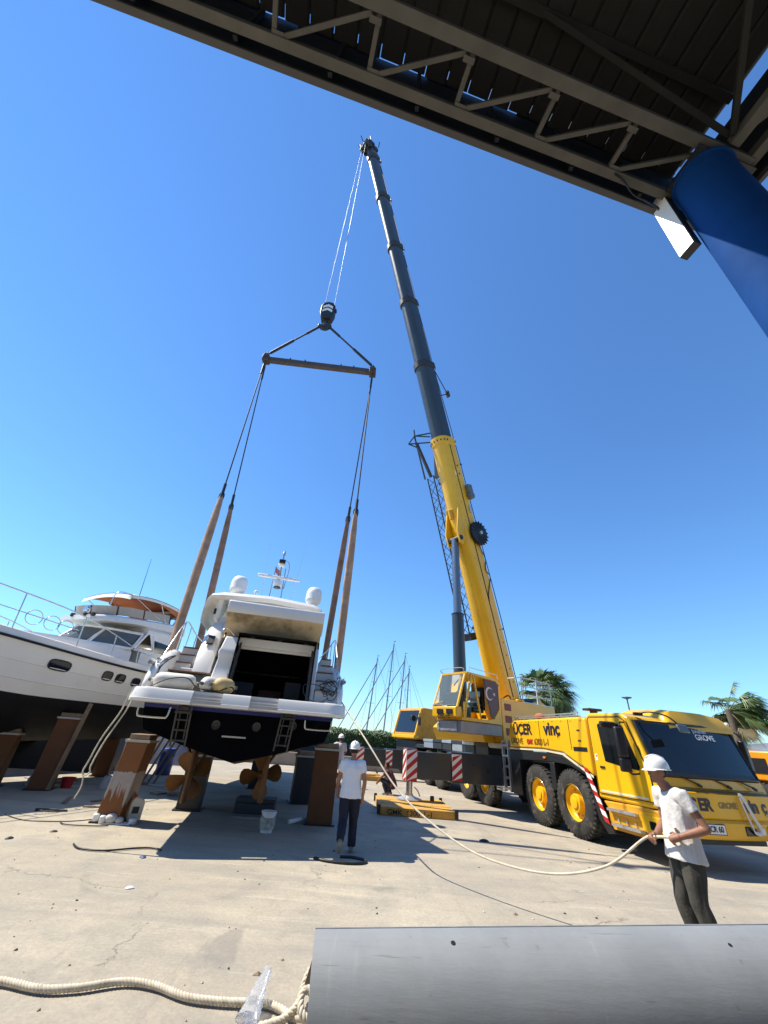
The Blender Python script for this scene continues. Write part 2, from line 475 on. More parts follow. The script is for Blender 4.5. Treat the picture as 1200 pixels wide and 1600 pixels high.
# soffit boards: individual ribbed strips running back
brd = None
for i in range(34):
    u0 = UL + .1 + i*.30
    if brd is None:
        m = MB(); m.prism([(-.145,0),(.145,0),(.145,.03),(.115,.05),(-.115,.05),(-.145,.03)], 0, 7.0, 'y')
        brd = m.mesh('roof_board'); brd.materials.append(SOFF)
    o = bpy.data.objects.new('roof_board', brd); COL.objects.link(o); o.parent = can
    fr = frame(CX @ cp(u0, -.108 + (.012 if i % 3 else 0), cz+1.42), U, Vb)
    o.matrix_local = fr
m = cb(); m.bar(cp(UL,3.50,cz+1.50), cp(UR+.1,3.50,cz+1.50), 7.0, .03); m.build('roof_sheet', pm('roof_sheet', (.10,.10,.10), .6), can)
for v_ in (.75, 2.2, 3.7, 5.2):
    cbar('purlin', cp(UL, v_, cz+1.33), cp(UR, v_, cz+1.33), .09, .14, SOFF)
# column with its cap
m = cb(); m.cyl((3.49,1.86,0), (3.49,1.86,cz-.12), .285, n=48); m.build('column', COLB, can, smooth=40)
m = cb(); m.cyl((3.49,1.86,cz-.12), (3.49,1.86,cz-.085), .31, n=48); m.build('column_cap', COLB, can, smooth=40)
m = cb(); m.cyl((3.45,1.85,0.004), (3.45,1.85,.05), .48, n=32); m.build('column_base', DARK, can, smooth=40)
m = cb(); m.bar(cp(.86,.27,cz-.055), cp(1.66,.27,cz-.055), .46, .05); m.build('bearing_plate', DARK, can)
# loose cable hanging from the lattice
m = cb(); m.tube(cr([cp(.15,.02,cz-.06), cp(.28,0,cz-.10), cp(.45,-.06,cz-.18), cp(.60,-.05,cz-.30), cp(.66,-.02,cz-.48), cp(.60,0,cz-.62)]), .011, 6)
m.build('loose_cable', BLACK, can, smooth=60)
# sign box by the column
sg = root('sign_box', (3.30, 2.1, 6.81), 0, 'white sign box hanging under the canopy edge beside blue column', 'sign')
SX = frame((0,0,0), Vb, (0,0,1)); SX.translation = V((-.06,.19,0))
m = MB(SX); m.bx(.03,.215,.05,1.3,0,.10); m.build('case', DARK, sg, bevel=.008)
m = MB(SX); m.bx(.036,.205,.062,1.288,.101,.106); m.build('face', WHITE, sg)

# ================================================================== foreground pipe
def pipe_material():
    m = bpy.data.materials.new('scuffed_grey_pipe'); m.use_nodes = True; N, L = m.node_tree.nodes, m.node_tree.links; b = N['Principled BSDF']
    tc = N.new('ShaderNodeTexCoord')
    def nz(scale, sc, det=7, dist=0):
        mp = N.new('ShaderNodeMapping'); mp.inputs['Scale'].default_value = scale; L.new(tc.outputs['Object'], mp.inputs[0])
        n = N.new('ShaderNodeTexNoise'); n.inputs['Scale'].default_value = sc; n.inputs['Detail'].default_value = det; n.inputs['Roughness'].default_value = .7; n.inputs['Distortion'].default_value = dist
        L.new(mp.outputs[0], n.inputs['Vector']); return n.outputs[0]
    def layer(prev, f, lo, hi, amt, colr):
        r = N.new('ShaderNodeMapRange'); r.interpolation_type = 'SMOOTHSTEP'; r.inputs[1].default_value = lo; r.inputs[2].default_value = hi; r.inputs[4].default_value = amt; L.new(f, r.inputs[0])
        x = N.new('ShaderNodeMix'); x.data_type = 'RGBA'; L.new(r.outputs[0], x.inputs[0])
        if isinstance(prev, tuple): x.inputs[6].default_value = (*prev, 1)
        else: L.new(prev, x.inputs[6])
        x.inputs[7].default_value = (*colr, 1); return x.outputs[2]
    c = layer((.205,.218,.228), nz((1,1,1), 1.4), .4, .7, .6, (.16,.172,.182))
    c = layer(c, nz((.5,9,9), 1.2), .52, .72, .55, (.165,.165,.16))
    c = layer(c, nz((9,.8,.8), 1.3, 6, .6), .60, .72, .35, (.27,.275,.275))
    c = layer(c, nz((1.2,30,30), 1.0, 3), .66, .70, .5, (.10,.10,.095))
    c = layer(c, nz((1,1,1), 9, 8), .63, .70, .55, (.14,.13,.115))
    L.new(c, b.inputs['Base Color']); b.inputs['Roughness'].default_value = .72; b.inputs['Specular IOR Level'].default_value = .3
    bp = N.new('ShaderNodeBump'); bp.inputs['Strength'].default_value = .12; bp.inputs['Distance'].default_value = .02; L.new(nz((1,6,6), 5), bp.inputs['Height']); L.new(bp.outputs[0], b.inputs['Normal'])
    return m
PIPE = pipe_material()
px0, px1 = V((-.235, 3.84, .353)), V((5.2, 4.14, .60))
ax = (px1-px0).normalized()
pipe = root('large_pipe', px0, 0, 'long thick grey pipe lying across the right foreground', 'pipe')
m = MB()
n = 72; ln = (px1-px0).length
q = V((0,0,1)).rotation_difference(ax)
rings = []
random.seed(3)
for (r, h) in ((.325,.0),(.347,.0),(.35,.004),(.35,ln),(.325,ln),(.325,.0)):
    rings.append([q @ V((r*math.cos(2*math.pi*j/n), r*math.sin(2*math.pi*j/n), h + (.006*mnoise.noise(V((j*.7,0,3))) if h < .1 else 0))) for j in range(n)])
m.loft(rings, cap=False); m.build('tube_wall', PIPE, pipe, smooth=40)
sd_ = ax.cross(V((0,0,1))).normalized(); un_ = sd_.cross(ax).normalized()
m = MB(); m.tube([ax*(ln*i/60) + (sd_*math.cos(R(97)) + un_*math.sin(R(97)))*(.3505+.0012*mnoise.noise(V((i*1.7,0,0)))) for i in range(61)], .006, 6); m.build('weld_seam', PIPE, pipe, smooth=60)
for (t, ang, rr) in ((.95, 68, .016), (2.95, 62, .012)):
    a = R(ang); side = ax.cross(V((0,0,1))).normalized(); upn = side.cross(ax).normalized()
    nr = side*math.cos(a) + upn*math.sin(a)
    m = MB(); m.cyl(ax*t + nr*.3485, ax*t + nr*.3525, rr, n=16); m.build('drilled_hole', BLACK, pipe)
m = MB(); m.bx(-.1,.1,-.45,.45,0,.10); m.bx(-.09,.09,-.40,.40,.102,.21); o = m.build('timber_bearer', WOOD, bevel=.01)
o.location = (4.75, 4.11, 0); tag(o, 'stacked timber bearer propping the far end of the grey pipe', 'timber')
m = MB(); m.prism([(-.055,.05),(-.012,.20),(-.004,.31),(-.004,.05)], .12, .20, 'y'); m.build('wooden_wedge', WOOD, pipe)
# ================================================================== motor yacht in the slings
YO, YR = (-2.6, 8.99, 0), R(13)
yacht = root('motor_yacht', YO, YR, 'white motor yacht seen from astern, dark hull, swim platform, open stern locker', 'yacht')
YM = mat_of(YO, YR)

def hull_station(y, L, b, zk, zc, zs, full=1.0):
    """half section points keel -> chine -> sheer for station y (0 aft .. L bow)"""
    t = max(0.0, (y - .42*L)/(.58*L))
    bt = b*(1 - t**2.3*full); bc = bt*(.86 - .20*t) 
    k = zk - .18*min(1, y/(.35*L)) + (zs + .6 - zk)*max(0, (y-.70*L)/(.30*L))**2.4*.72
    c = zc + (1.15)*t**1.7
    s_ = zs + .75*max(0, (y-.2*L)/(.8*L))**1.4
    k = min(k, c-.02)
    return bt, bc, k, c, s_
def hull_bands(L, y0, b, zk, zc, zs, levels, nst=26):
    """rows of points for both sides; levels 0..1 keel->chine (negative) and chine->sheer"""
    rows = []
    for i in range(nst+1):
        y = y0 + (L-y0)*i/nst
        rows.append((y,)+hull_station(y, L, b, zk, zc, zs))
    return rows
def side_pt(r, f, sgn):
    """f in 0..1 keel->chine, 1..2 chine->sheer"""
    y, bt, bc, k, c, s_ = r
    if f <= 1:
        return V((sgn*bc*f, y, k + (c-k)*f**1.15))
    g_ = f-1
    return V((sgn*(bc + (bt-bc)*(g_**.75)), y, c + (s_-c)*g_))
def band(rows, fs, name, mat, parent, aft=True):
    m = MB()
    for sgn in (-1, 1):
        m.loft([[side_pt(r, f, sgn) for f in fs] for r in rows], closed=False)
    if aft:
        r = rows[0]
        a = [side_pt(r, f, -1) for f in fs]; b_ = [side_pt(r, f, 1) for f in fs]
        m.loft([a, b_], closed=False)
    return m.build(name, mat, parent, smooth=35)

rows = hull_bands(16.5, .95, 2.22, 1.26, 1.72, 3.12, None)
band(rows, [0,.25,.5,.75,1.0,1.12,1.3], 'hull_bottom', ANTI, yacht)
band(rows, [1.3,1.37], 'boot_stripe', BLUES, yacht)
band(rows, [1.37,1.39], 'pin_stripe', WHITE, yacht)
band(rows, [1.39,1.41,1.6,1.8,2.0], 'topside', GEL, yacht, aft=False)
m = MB(); r_ = rows[0]; a_, b_ = side_pt(r_,1.41,-1), side_pt(r_,1.41,1); m.bx(a_.x+.01,b_.x-.01,.951,.99,a_.z-.02,2.5); m.build('transom_panel', GEL, yacht)
# side decks and foredeck
m = MB()
m.loft([[side_pt(r,2,-1)*1.0, V((-.97*r[1], r[0], r[5]+.10)), V((-.80*r[1], r[0], r[5]+.10)), V((.80*r[1], r[0], r[5]+.10)), V((.97*r[1], r[0], r[5]+.10)), side_pt(r,2,1)] for r in rows if r[0] > 2.3], closed=False)
m.build('deck', GEL, yacht, smooth=40)
m = MB()
for sgn in (-1, 1):
    m.tube([side_pt(r, 1.93, sgn) + V((sgn*.02,0,0)) for r in rows], .045, 8)
m.build('rubbing_strake', pm('grey_strake', (.25,.26,.27), .5), yacht, smooth=60)

# swim platform: slab with through slots along its aft edge
def plat_outline(half, r, y1, n=6, inset=0):
    pts = []
    for i in range(n+1):
        a = math.pi + (math.pi/2)*i/n
        pts.append((-half+r+r*math.cos(a)+0, r+r*math.sin(a)))
    for i in range(n+1):
        a = 1.5*math.pi + (math.pi/2)*i/n
        pts.append((half-r+r*math.cos(a), r+r*math.sin(a)))
    pts += [(half, y1), (-half, y1)]
    return pts
PZ0, PZ1, PH = 2.21, 2.47, 2.22
m = MB()
slots = [(-1.0,-.42), (.14,.72)]
# aft edge built as lofted segments between slots, lip at the bottom and rounded top
def prof(y, d):        # cross-section of the aft edge, y = where the edge lies
    return [(d+.0, PZ0), (d-.012, PZ0+.03), (d-.012, PZ0+.055), (d+.012, PZ0+.06), (d+.05, PZ1-.05), (d+.075, PZ1-.012), (d+.12, PZ1), (d+.22, PZ1), (d+.22, PZ0)]
def edge_seg(xs):
    rings = []
    for x in xs:
        k = max(0, abs(x)-(PH-.42))/.42
        d = .42*(1-math.sqrt(max(0, 1-k*k)))*.9
        rings.append([V((x, p[0]+d, p[1])) for p in prof(0, 0)])
    m.loft(rings)
def lin(a, b_, n): return [a+(b_-a)*i/n for i in range(n+1)]
edge_seg([-PH+.42*(1-math.cos(math.pi/2*i/9)) for i in range(10)] + lin(-PH+.47, slots[0][0], 4))
edge_seg(lin(slots[0][1], slots[1][0], 3))
edge_seg(lin(slots[1][1], PH-.47, 4) + [PH-.42*(1-math.cos(math.pi/2*(9-i)/9)) for i in range(10)])
m.bx(-PH+.05, PH-.05, .215, 1.05, PZ0+.01, PZ1-.004)
for sx in (-1, 1):
    m.bx(min(sx*(PH-.05), sx*PH), max(sx*(PH-.05), sx*PH), .40, 1.05, PZ0+.005, PZ1-.006)
m.build('swim_platform', GEL, yacht, smooth=40)
m = MB()
for a, b_ in slots:
    m.bx(a, b_, .0, .03, PZ0+.035, PZ0+.085); m.bx(a, b_, .10, .13, PZ1-.10, PZ1-.06); m.bx(a+.02, b_-.02, .05, .08, PZ1-.16, PZ1-.13)
m.build('slot_bar', ALU, yacht)
m = MB(); m.bx(-PH+.3, PH-.3, .26, 1.0, PZ1-.003, PZ1+.006); m.build('platform_teak', pm('bleached_teak', (.42,.38,.32), .8, var=.2), yacht)
# platform lift arms and ladders hanging under it
for (xc, top, bot, lean) in ((-1.16, 2.20, 1.46, .05), (1.0, 2.24, 1.50, -.05)):
    m = MB()
    for dx in (-.14, .14):
        m.bar((xc+dx,.55,top), (xc+dx+lean,.66,bot), .035, .035)
        m.bar((xc+dx*.55,.60,top), (xc+dx*.55+lean,.70,bot+.08), .025, .025)
    for i in range(4):
        t = (i+.4)/4
        m.bar((xc-.14+lean*t,.55+.11*t,top+(bot-top)*t), (xc+.14+lean*t,.55+.11*t,top+(bot-top)*t), .03, .03)
    m.bx(xc-.16, xc+.16, .50, .72, top-.14, top-.10)
    m.cyl((xc-.08,.62,top-.05),(xc+.08,.62,top-.05),.07)
    m.build('platform_ladder', pm('dull_stainless', (.07,.07,.07), .45, .6, var=.3), yacht, bevel=.004)
for sx, yy in ((-1.72, .5), (1.68, .62)):
    m = MB(); m.tube(cr([(sx-.30,yy,2.12),(sx-.28,yy,1.98),(sx-.2,yy,1.95),(sx+.2,yy,1.95),(sx+.28,yy,1.98),(sx+.30,yy,2.15)],5), .018, 8)
    m.build('grab_bar', STEEL, yacht, smooth=60)
# through-hulls on the transom
for x, z in ((-.50,1.90), (.36,1.92), (1.15,2.0)):
    m = MB(); m.lathe([(.0,.03),(.04,.03),(.05,.012),(.085,.02),(.095,.0)], (x,.945,z), (0,-1,0), 20); m.build('exhaust_outlet', pm('dull_stainless', (.3,.3,.3)), yacht, smooth=40)
m = MB(); m.bx(-.32,.18,.915,.945,1.68,1.71); m.build('anode_bar', ALU, yacht)

# transom block with the open stern locker
GX0, GX1, GZ0, GZ1 = -.48, 1.42, 2.50, 3.74
def sl_y(z): return 1.0 + (z-2.45)*.30
m = MB()
def slab_x(x0, x1, z0, z1, dep, bulge=0):
    m.prism([(sl_y(z0), z0), (sl_y(z1)-bulge, z1), (sl_y(z1)+dep, z1), (sl_y(z0)+dep, z0)], x0, x1, 'x')
slab_x(GX1, GX1+.12, 2.48, 3.80, 1.3)
m.build('transom_block', GEL, yacht, bevel=.03)
m = MB()
# bright moulded pillar left of the locker: tapering, widening at the bottom
rings = []
for z, x0, y0 in ((2.48,-.90,.98),(2.75,-.92,1.05),(2.78,-.90,1.08),(3.30,-.86,1.22),(3.36,-.88,1.20),(3.46,-.89,1.20),(3.55,-.86,1.24),(3.84,-.82,1.36)):
    rings.append([V((x0,y0,z)), V((GX0-.02,y0-.03,z)), V((GX0-.02,y0+1.3,z)), V((x0,y0+1.3,z))])
m.loft(rings); m.build('moulded_seat_side', GEL, yacht, bevel=.025)
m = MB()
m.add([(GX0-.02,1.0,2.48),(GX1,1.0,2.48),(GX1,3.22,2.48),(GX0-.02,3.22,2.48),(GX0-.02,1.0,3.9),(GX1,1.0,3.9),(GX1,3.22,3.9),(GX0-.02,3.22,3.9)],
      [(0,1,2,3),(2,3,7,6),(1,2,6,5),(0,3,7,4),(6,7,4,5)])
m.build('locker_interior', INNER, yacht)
m = MB(); m.bx(GX0-.01,GX1-.01,1.36,1.46,3.66,3.86); m.bx(GX0+.02,GX1-.03,1.47,1.50,3.60,3.70); m.build('locker_header', GELC, yacht, bevel=.02)
m = MB()
for z in (2.6,2.75,2.9,3.05,3.2,3.35): m.bx(GX0-.02,GX0+.012, sl_y(z)-.02, sl_y(z)+.02, z, z+.07)
m.build('locker_hinge', DARK, yacht)
m = MB(); m.bar((GX0+.01,1.02,2.50),(GX0+.05,1.40,3.76),.05,.06); m.bar((GX1-.05,1.02,2.50),(GX1-.04,1.40,3.76),.06,.06); m.build('locker_seal', pm('grey_seal', (.10,.095,.085), .7), yacht)
# raised locker lid: thick panel, stained curved underside
LX0, LX1 = -.95, 1.54
m = MB(); rings = []
for i in range(13):
    t = i/12; x = LX0 + (LX1-LX0)*t; sag = .10*math.sin(math.pi*t)
    rings.append([V((x,1.335,4.44)), V((x,1.42,4.34)), V((x,1.55,4.16)), V((x,1.62,4.02+sag*.9)), V((x,1.70,3.93+sag)), V((x,1.80,3.87+sag*.2)), V((x,2.60,3.95)), V((x,2.60,4.30)), V((x,1.40,4.455))])
m.loft(rings); m.build('lid_underside', STAIN, yacht, smooth=50)
m = MB(); m.prism([(1.325,4.43),(1.29,4.50),(1.285,4.70),(1.31,4.745),(1.40,4.76),(2.7,4.56),(2.7,4.36),(1.36,4.465)], LX0-.012, LX1+.012, 'x'); m.build('locker_lid', GEL, yacht, bevel=.02)
m = MB(); m.tube([(LX1-.02,1.5,3.80),(LX1+.0,2.0,4.42)], .022); m.tube([(LX0+.06,1.55,3.80),(LX0+.06,2.0,4.42)], .022); m.build('gas_strut', BLACK, yacht)
m = MB(); m.tube(cr([(LX0+.06,1.46,3.80),(LX0+.0,1.45,3.98),(LX0+.1,1.5,4.05),(LX0+.3,1.5,3.90)],5), .014, 6); m.build('grab_rail', STEEL, yacht, smooth=60)
# cockpit, coamings, steps
m = MB()
m.bx(-2.0,-.93, 2.15,3.2, 2.6,3.10); m.bx(-1.35,-.95,1.80,2.14,2.50,2.95)
m.build('cockpit_bulkhead', GEL, yacht, bevel=.02)
m = MB(); m.bx(-1.46,-.95,1.78,1.80,2.52,2.92); m.build('smoked_panel', pm('smoked_panel', (.10,.11,.11), .3), yacht)
m = MB(); m.bx(-1.98,-.93,1.70,2.2,2.955,2.99); m.build('teak_tread', TEAK, yacht, bevel=.005)
for i, (z, y0) in enumerate(((3.22,2.25),(3.45,2.55),(3.68,2.85))):
    m = MB(); m.bx(-2.04,-1.62, y0, y0+.5, 2.7, z); m.build('port_step', GEL, yacht, bevel=.012)
    m = MB(); m.bx(-2.03,-1.63, y0-.03, y0+.33, z+.001, z+.028); m.build('teak_tread', TEAK, yacht, bevel=.004)
for i, (z, y0, x0) in enumerate(((2.78,1.05,1.55),(3.02,1.35,1.55),(3.26,1.65,1.58),(3.48,2.0,1.70),(3.70,2.35,1.72))):
    m = MB(); m.bx(x0,2.02, y0, y0+.7, 2.49, z); m.build('starboard_step', GEL, yacht, bevel=.012)
    m = MB(); m.bx(x0+.01,2.01, y0-.03, y0+.33, z+.001, z+.028); m.build('teak_tread', TEAK, yacht, bevel=.004)
# hull quarters sweeping up beside the platform
for sx in (-1, 1):
    m = MB(); rings = []
    for y, zt, hw in ((.72,2.60,.05),(.95,2.86,.10),(1.25,3.08,.13),(1.7,3.30,.15),(2.3,3.52,.15),(3.0,3.62,.13)):
        xc = sx*2.12
        rings.append([V((xc-hw,y,2.46)), V((xc-hw*1.0,y,zt-.12)), V((xc-hw*.55,y,zt-.03)), V((xc,y,zt)), V((xc+hw*.55,y,zt-.03)), V((xc+hw,y,zt-.12)), V((xc+hw,y,2.46))])
    m.loft(rings); m.build('hull_quarter', GEL, yacht, smooth=50)
    m = MB(); m.tube(cr([(sx*2.12,1.5,3.26),(sx*2.12,2.1,3.85),(sx*2.11,2.7,4.32),(sx*2.1,3.3,4.36),(sx*2.1,4.6,4.32),(sx*2.08,6.5,4.38)],6), .018, 8)
    for y, z in ((2.05,3.80),(2.7,4.32),(3.5,4.36),(4.6,4.32),(6.0,4.36)): m.tube([(sx*2.12,y,3.45),(sx*2.11,y,z)], .014, 6)
    m.build('side_rail', STEEL, yacht, smooth=60)
    m = MB(); m.lathe([(.03,0),(.03,.05),(.05,.09)], (sx*2.1,1.15,3.03), n=10); m.bar((sx*2.1,1.02,3.12),(sx*2.1,1.28,3.12),.035); m.build('mooring_cleat', STEEL, yacht)
# superstructure: side coamings, saloon, flybridge overhang with wings, hard top
m = MB(); rings = []
for y, x0, z in ((1.75,-1.45,3.02),(2.1,-1.50,3.55),(2.5,-1.52,4.05),(3.0,-1.52,4.45),(3.6,-1.50,4.62)):
    rings.append([V((x0,y,2.98)), V((x0,y,z-.10)), V((x0+.08,y,z)), V((x0+.36,y,z)), V((x0+.44,y,z-.10)), V((x0+.44,y,2.98))])
m.loft(rings); m.build('coaming', GEL, yacht, smooth=45)
m = MB(); m.box((-1.30,2.28,3.86),(.18,.30,.05), 0, R(52)); m.build('coaming_vent', BLACK, yacht, bevel=.01)
m = MB(); m.add([(-1.535,2.35,3.50),(-1.535,3.1,4.2),(-1.535,3.3,3.95),(-1.535,2.7,3.45)], [(0,1,2,3)]); m.add([(-1.05,2.4,3.45),(-1.05,3.1,4.2),(-1.05,3.3,3.9),(-1.05,2.8,3.4)], [(0,1,2,3)]); m.build('side_window', GLASS, yacht)
m = MB(); rings = []
for y, hw, z1 in ((3.3,1.60,4.75),(6,1.72,4.85),(9,1.60,4.70),(11,1.3,4.25),(12.6,.85,3.75)):
    rings.append([V((-hw,y,3.1)), V((-hw*.93,y,z1-.3)), V((-hw*.82,y,z1)), V((hw*.82,y,z1)), V((hw*.93,y,z1-.3)), V((hw,y,3.1))])
m.loft(rings); m.build('saloon', GEL, yacht, smooth=35)
m = MB()
for sx in (-1, 1):
    m.loft([[V((sx*(hw*.985+.012),y,3.75)), V((sx*(hw*.945+.012),y,4.35))] for y, hw in ((3.8,1.62),(6,1.72),(9,1.60),(10.6,1.37))], closed=False)
m.build('saloon_window', GLASS, yacht)
m = MB(); rings = []
for x, dz, dy in ((-1.90,-.70,.40),(-1.88,-.46,.20),(-1.82,-.20,.06),(-1.72,-.06,.0),(-1.4,.02,-.03),(0,.08,-.10),(1.3,.02,-.03),(1.56,-.06,0),(1.66,-.20,.06),(1.72,-.46,.20),(1.74,-.66,.40)):
    zt = 5.36+dz; th = .22 if abs(x) < 1.6 else .14
    rings.append([V((x,2.95+dy,zt-th)), V((x,2.88+dy,zt-th*.5)), V((x,2.98+dy,zt)), V((x*.98,6.8,zt+.12)), V((x*.98,6.8,zt-th+.1))])
m.loft(rings); m.build('flybridge', GEL, yacht, smooth=45)
m = MB()
for sx in (-1, 1):
    m.loft([[V((sx*1.55,3.2,4.62)), V((sx*1.40,3.2,4.62)), V((sx*1.40,3.7,4.62)), V((sx*1.55,3.7,4.62))], [V((sx*1.52,3.05,5.22)), V((sx*1.36,3.05,5.22)), V((sx*1.36,4.2,5.22)), V((sx*1.52,4.2,5.22))]])
m.build('flybridge_support', GELC, yacht, bevel=.03)
m = MB(); m.box((-1.52,3.02,4.80),(.06,.05,.16)); m.build('deck_speaker', BLACK, yacht)
m = MB(); rings = []
for y, hw, z in ((3.7,1.25,5.52),(4.4,1.45,5.74),(5.0,1.45,5.74),(5.3,1.35,5.60)):
    rings.append([V((-hw,y,5.38)), V((-hw,y,z-.06)), V((-hw*.9,y,z)), V((hw*.9,y,z)), V((hw,y,z-.06)), V((hw,y,5.38))])
m.loft(rings); m.build('radar_arch', GEL, yacht, smooth=40)
for nm_x in (-1.22, 1.36):
    m = MB(); m.lathe([(.15,0),(.16,.05),(.225,.09),(.27,.16),(.275,.20),(.278,.21),(.275,.22),(.275,.40),(.262,.50),(.225,.59),(.16,.65),(.08,.675),(0,.68)], (nm_x,4.4,5.74), n=28)
    m.build('radome', WHITE, yacht, smooth=40)
m = MB(); m.lathe([(.02,0),(.02,.12),(.06,.14),(.07,.2),(.04,.24),(0,.25)], (-.62,4.4,5.76), n=12); m.build('gps_antenna', WHITE, yacht, smooth=50)
# mast with scanner, lights, flag
m = MB()
m.bx(-.30,.36,4.25,4.65,5.75,5.80)
for x in (-.16, .24): m.tube([(x,4.4,5.8),(x+(.01 if x < 0 else -.04),4.4,6.95)], .018, 6)
m.tube(cr([(.26,4.4,6.2),(.32,4.4,6.9),(.26,4.4,7.2),(.08,4.4,7.25)],5), .016, 6)
m.tube([(.04,4.4,6.3),(.04,4.4,7.62)], .03, 8); m.lathe([(.05,0),(.05,.12),(.02,.15)], (.04,4.4,7.45), n=10)
m.build('mast', pm('mast_grey', (.42,.44,.46), .4, .4), yacht, smooth=50)
m = MB(); m.lathe([(.10,0),(.14,.05),(.14,.22),(.10,.30),(0,.32)], (.04,4.36,6.18), n=18); m.lathe([(.08,0),(.12,.04),(.12,.16),(0,.18)], (.04,4.36,6.98), n=16); m.build('scanner_pedestal', WHITE, yacht, smooth=40)
m = MB(); m.box((.04,4.30,6.55),(1.46,.12,.10)); m.build('radar_scanner', WHITE, yacht, bevel=.03)
m = MB(); m.box((.04,4.26,7.15),(.22,.14,.14)); m.cyl((.04,4.30,6.16),(.04,4.30,6.20),.13); m.build('mast_light', BLACK, yacht, bevel=.02)
m = MB()
rw = [[V((-.17+.05*i, 4.4+.02*math.sin(i*1.4+j), 7.0-.045*i-.07*j+.01*math.sin(i*2+j))) for i in range(6)] for j in range(4)]
m.loft(rw, closed=False); m.build('courtesy_flag', pm('faded_flag', (.62,.24,.25), .8, var=.5, scale=8), yacht, smooth=60)
m = MB(); m.tube([(-.42,4.5,5.8),(-.55,4.5,8.0)], [.012,.004], 5); m.tube([(.58,4.5,5.8),(.80,4.5,8.4)], [.012,.004], 5); m.build('whip_aerial', pm('aerial_white', (.7,.72,.75), .5), yacht)

# running gear
def propeller(x, y, z, a0):
    m = MB()
    m.lathe([(.02,-.12),(.06,-.08),(.085,0),(.09,.10),(.07,.16)], (x,y,z), (0,1,0), 16)
    for k in range(4):
        a = a0 + k*math.pi/2; ring = []
        rows_ = []
        for rr, w_, tw in ((.06,.06,.9),(.16,.13,.75),(.28,.19,.6),(.38,.185,.5),(.44,.12,.45),(.465,.03,.42)):
            row = []
            for e in (-1,-.5,0,.5,1):
                off = e*w_; dy = off*math.sin(tw) ; dt = off*math.cos(tw)
                ca, sa = math.cos(a), math.sin(a)
                row.append(V((x + rr*ca - dt*sa, y + dy + .012, z + rr*sa + dt*ca)))
            row2 = [p + V((0,-.022*(1-rr),0)) for p in reversed(row)]
            rows_.append(row+row2)
        m.loft(rows_)
    return m.build('propeller', BRONZE, yacht, smooth=50)
propeller(-.88, 1.75, .90, .5); propeller(.66, 1.75, .98, .15)
for x, z0 in ((-.80,.0), (.74,.06)):
    m = MB(); sec = []
    for z, y0, y1 in ((1.42+z0,1.12,1.45),(1.1+z0,1.02,1.46),(.7+z0,1.0,1.42),(.48+z0,1.06,1.34)):
        sec.append([V((x-.012,y0,z)), V((x-.06,(y0*.4+y1*.6),z)), V((x-.015,y1,z)), V((x+.015,y1,z)), V((x+.06,(y0*.4+y1*.6),z)), V((x+.012,y0,z))])
    m.loft(sec); m.build('rudder', BRONZE, yacht, smooth=40)
    m = MB(); m.tube([(x-.05,1.72,.94+z0),(x-.05,4.6,1.30)], .04, 10); m.build('propeller_shaft', STEEL, yacht, smooth=60)
    m = MB(); m.bar((x-.05,2.05,.97+z0),(x-.3,2.15,1.42),.10,.03); m.bar((x-.05,2.05,.97+z0),(x+.2,2.15,1.42),.10,.03); m.build('shaft_strut', BRONZE, yacht)

# things lying on the platform
def fender(name, p, rz, l_, r, mat, label, rx=0):
    t = root(name, tuple(YM @ V(p)), YR+rz, label, 'fender', 'fenders on the swim platform')
    m = MB(); m.lathe([(0,-l_/2),(.03,-l_/2),(.04,-l_/2+.07),(r*.7,-l_/2+.10),(r*.95,-l_/2+.17),(r,-l_/2+.26),(r,l_/2-.26),(r*.95,l_/2-.17),(r*.7,l_/2-.10),(.04,l_/2-.07),(.03,l_/2),(0,l_/2)], (0,0,r), (1,0,rx), 24)
    m.build('body', mat, t, smooth=45)
    m = MB(); m.lathe([(.034,-l_/2-.03),(.036,-l_/2+.085)], (0,0,r), (1,0,rx), 10); m.lathe([(.036,l_/2-.085),(.034,l_/2+.03)], (0,0,r), (1,0,rx), 10); m.build('eye', pm('fender_eye', (.10,.09,.08), .6), t)
    return t
FEN = pm('fender_white', (.66,.63,.55), .55, var=.15, scale=3, dirt=((.40,.30,.14), .2, 2.5))
FENY = pm('fender_yellowed', (.56,.40,.17), .6, var=.25, scale=3, dirt=((.32,.20,.07), .3, 3))
fender('fender', (-1.52,.62,2.475), .02, .98, .17, FEN, 'largest white fender, leftmost on the swim platform')
fender('fender', (-.80,.60,2.475), 1.15, .62, .165, FEN, 'shorter cream fender end-on in the middle of three on the platform')
fender('fender', (-.50,.52,2.475), .62, .60, .165, FENY, 'yellowed fender nearest the dark stern locker opening')
m = MB(); m.tube(cr([(-1.9,.36,2.50),(-1.6,.42,2.68),(-1.25,.44,2.72),(-1.0,.38,2.55),(-.6,.36,2.52),(-.32,.34,2.62),(-.22,.36,2.50)],7), .012, 6); o = m.build('fender_lanyard', BLACK, smooth=60); o.location = YO; o.rotation_euler = (0,0,YR)
tag(o, 'thin dark lanyard lying over the three fenders', 'rope')
random.seed(8)
m = MB()
pts = []
for i in range(60):
    a = i*.62; rr = .12+.14*random.random()
    pts.append((1.86+rr*math.cos(a)*1.0, .78+.10*random.random(), 2.76+rr*math.sin(a)*.75+.12*random.random()))
m.tube(cr(pts,3), .008, 5); m.tube(cr([(1.86,.8,2.62),(1.6,.7,2.5),(1.3,.7,2.62),(1.25,.8,2.85),(1.5,.9,2.9),(1.9,.9,2.8)],6), .009, 5)
o = m.build('electric_cable', BLACK, smooth=60); o.location = YO; o.rotation_euler = (0,0,YR)
tag(o, 'tangle of thin black cable hung at starboard steps of the yacht', 'cable')
m = MB()
for k in range(3):
    m.ell((-1.42+k*.17,2.12,3.04),(.09,.05,.06))
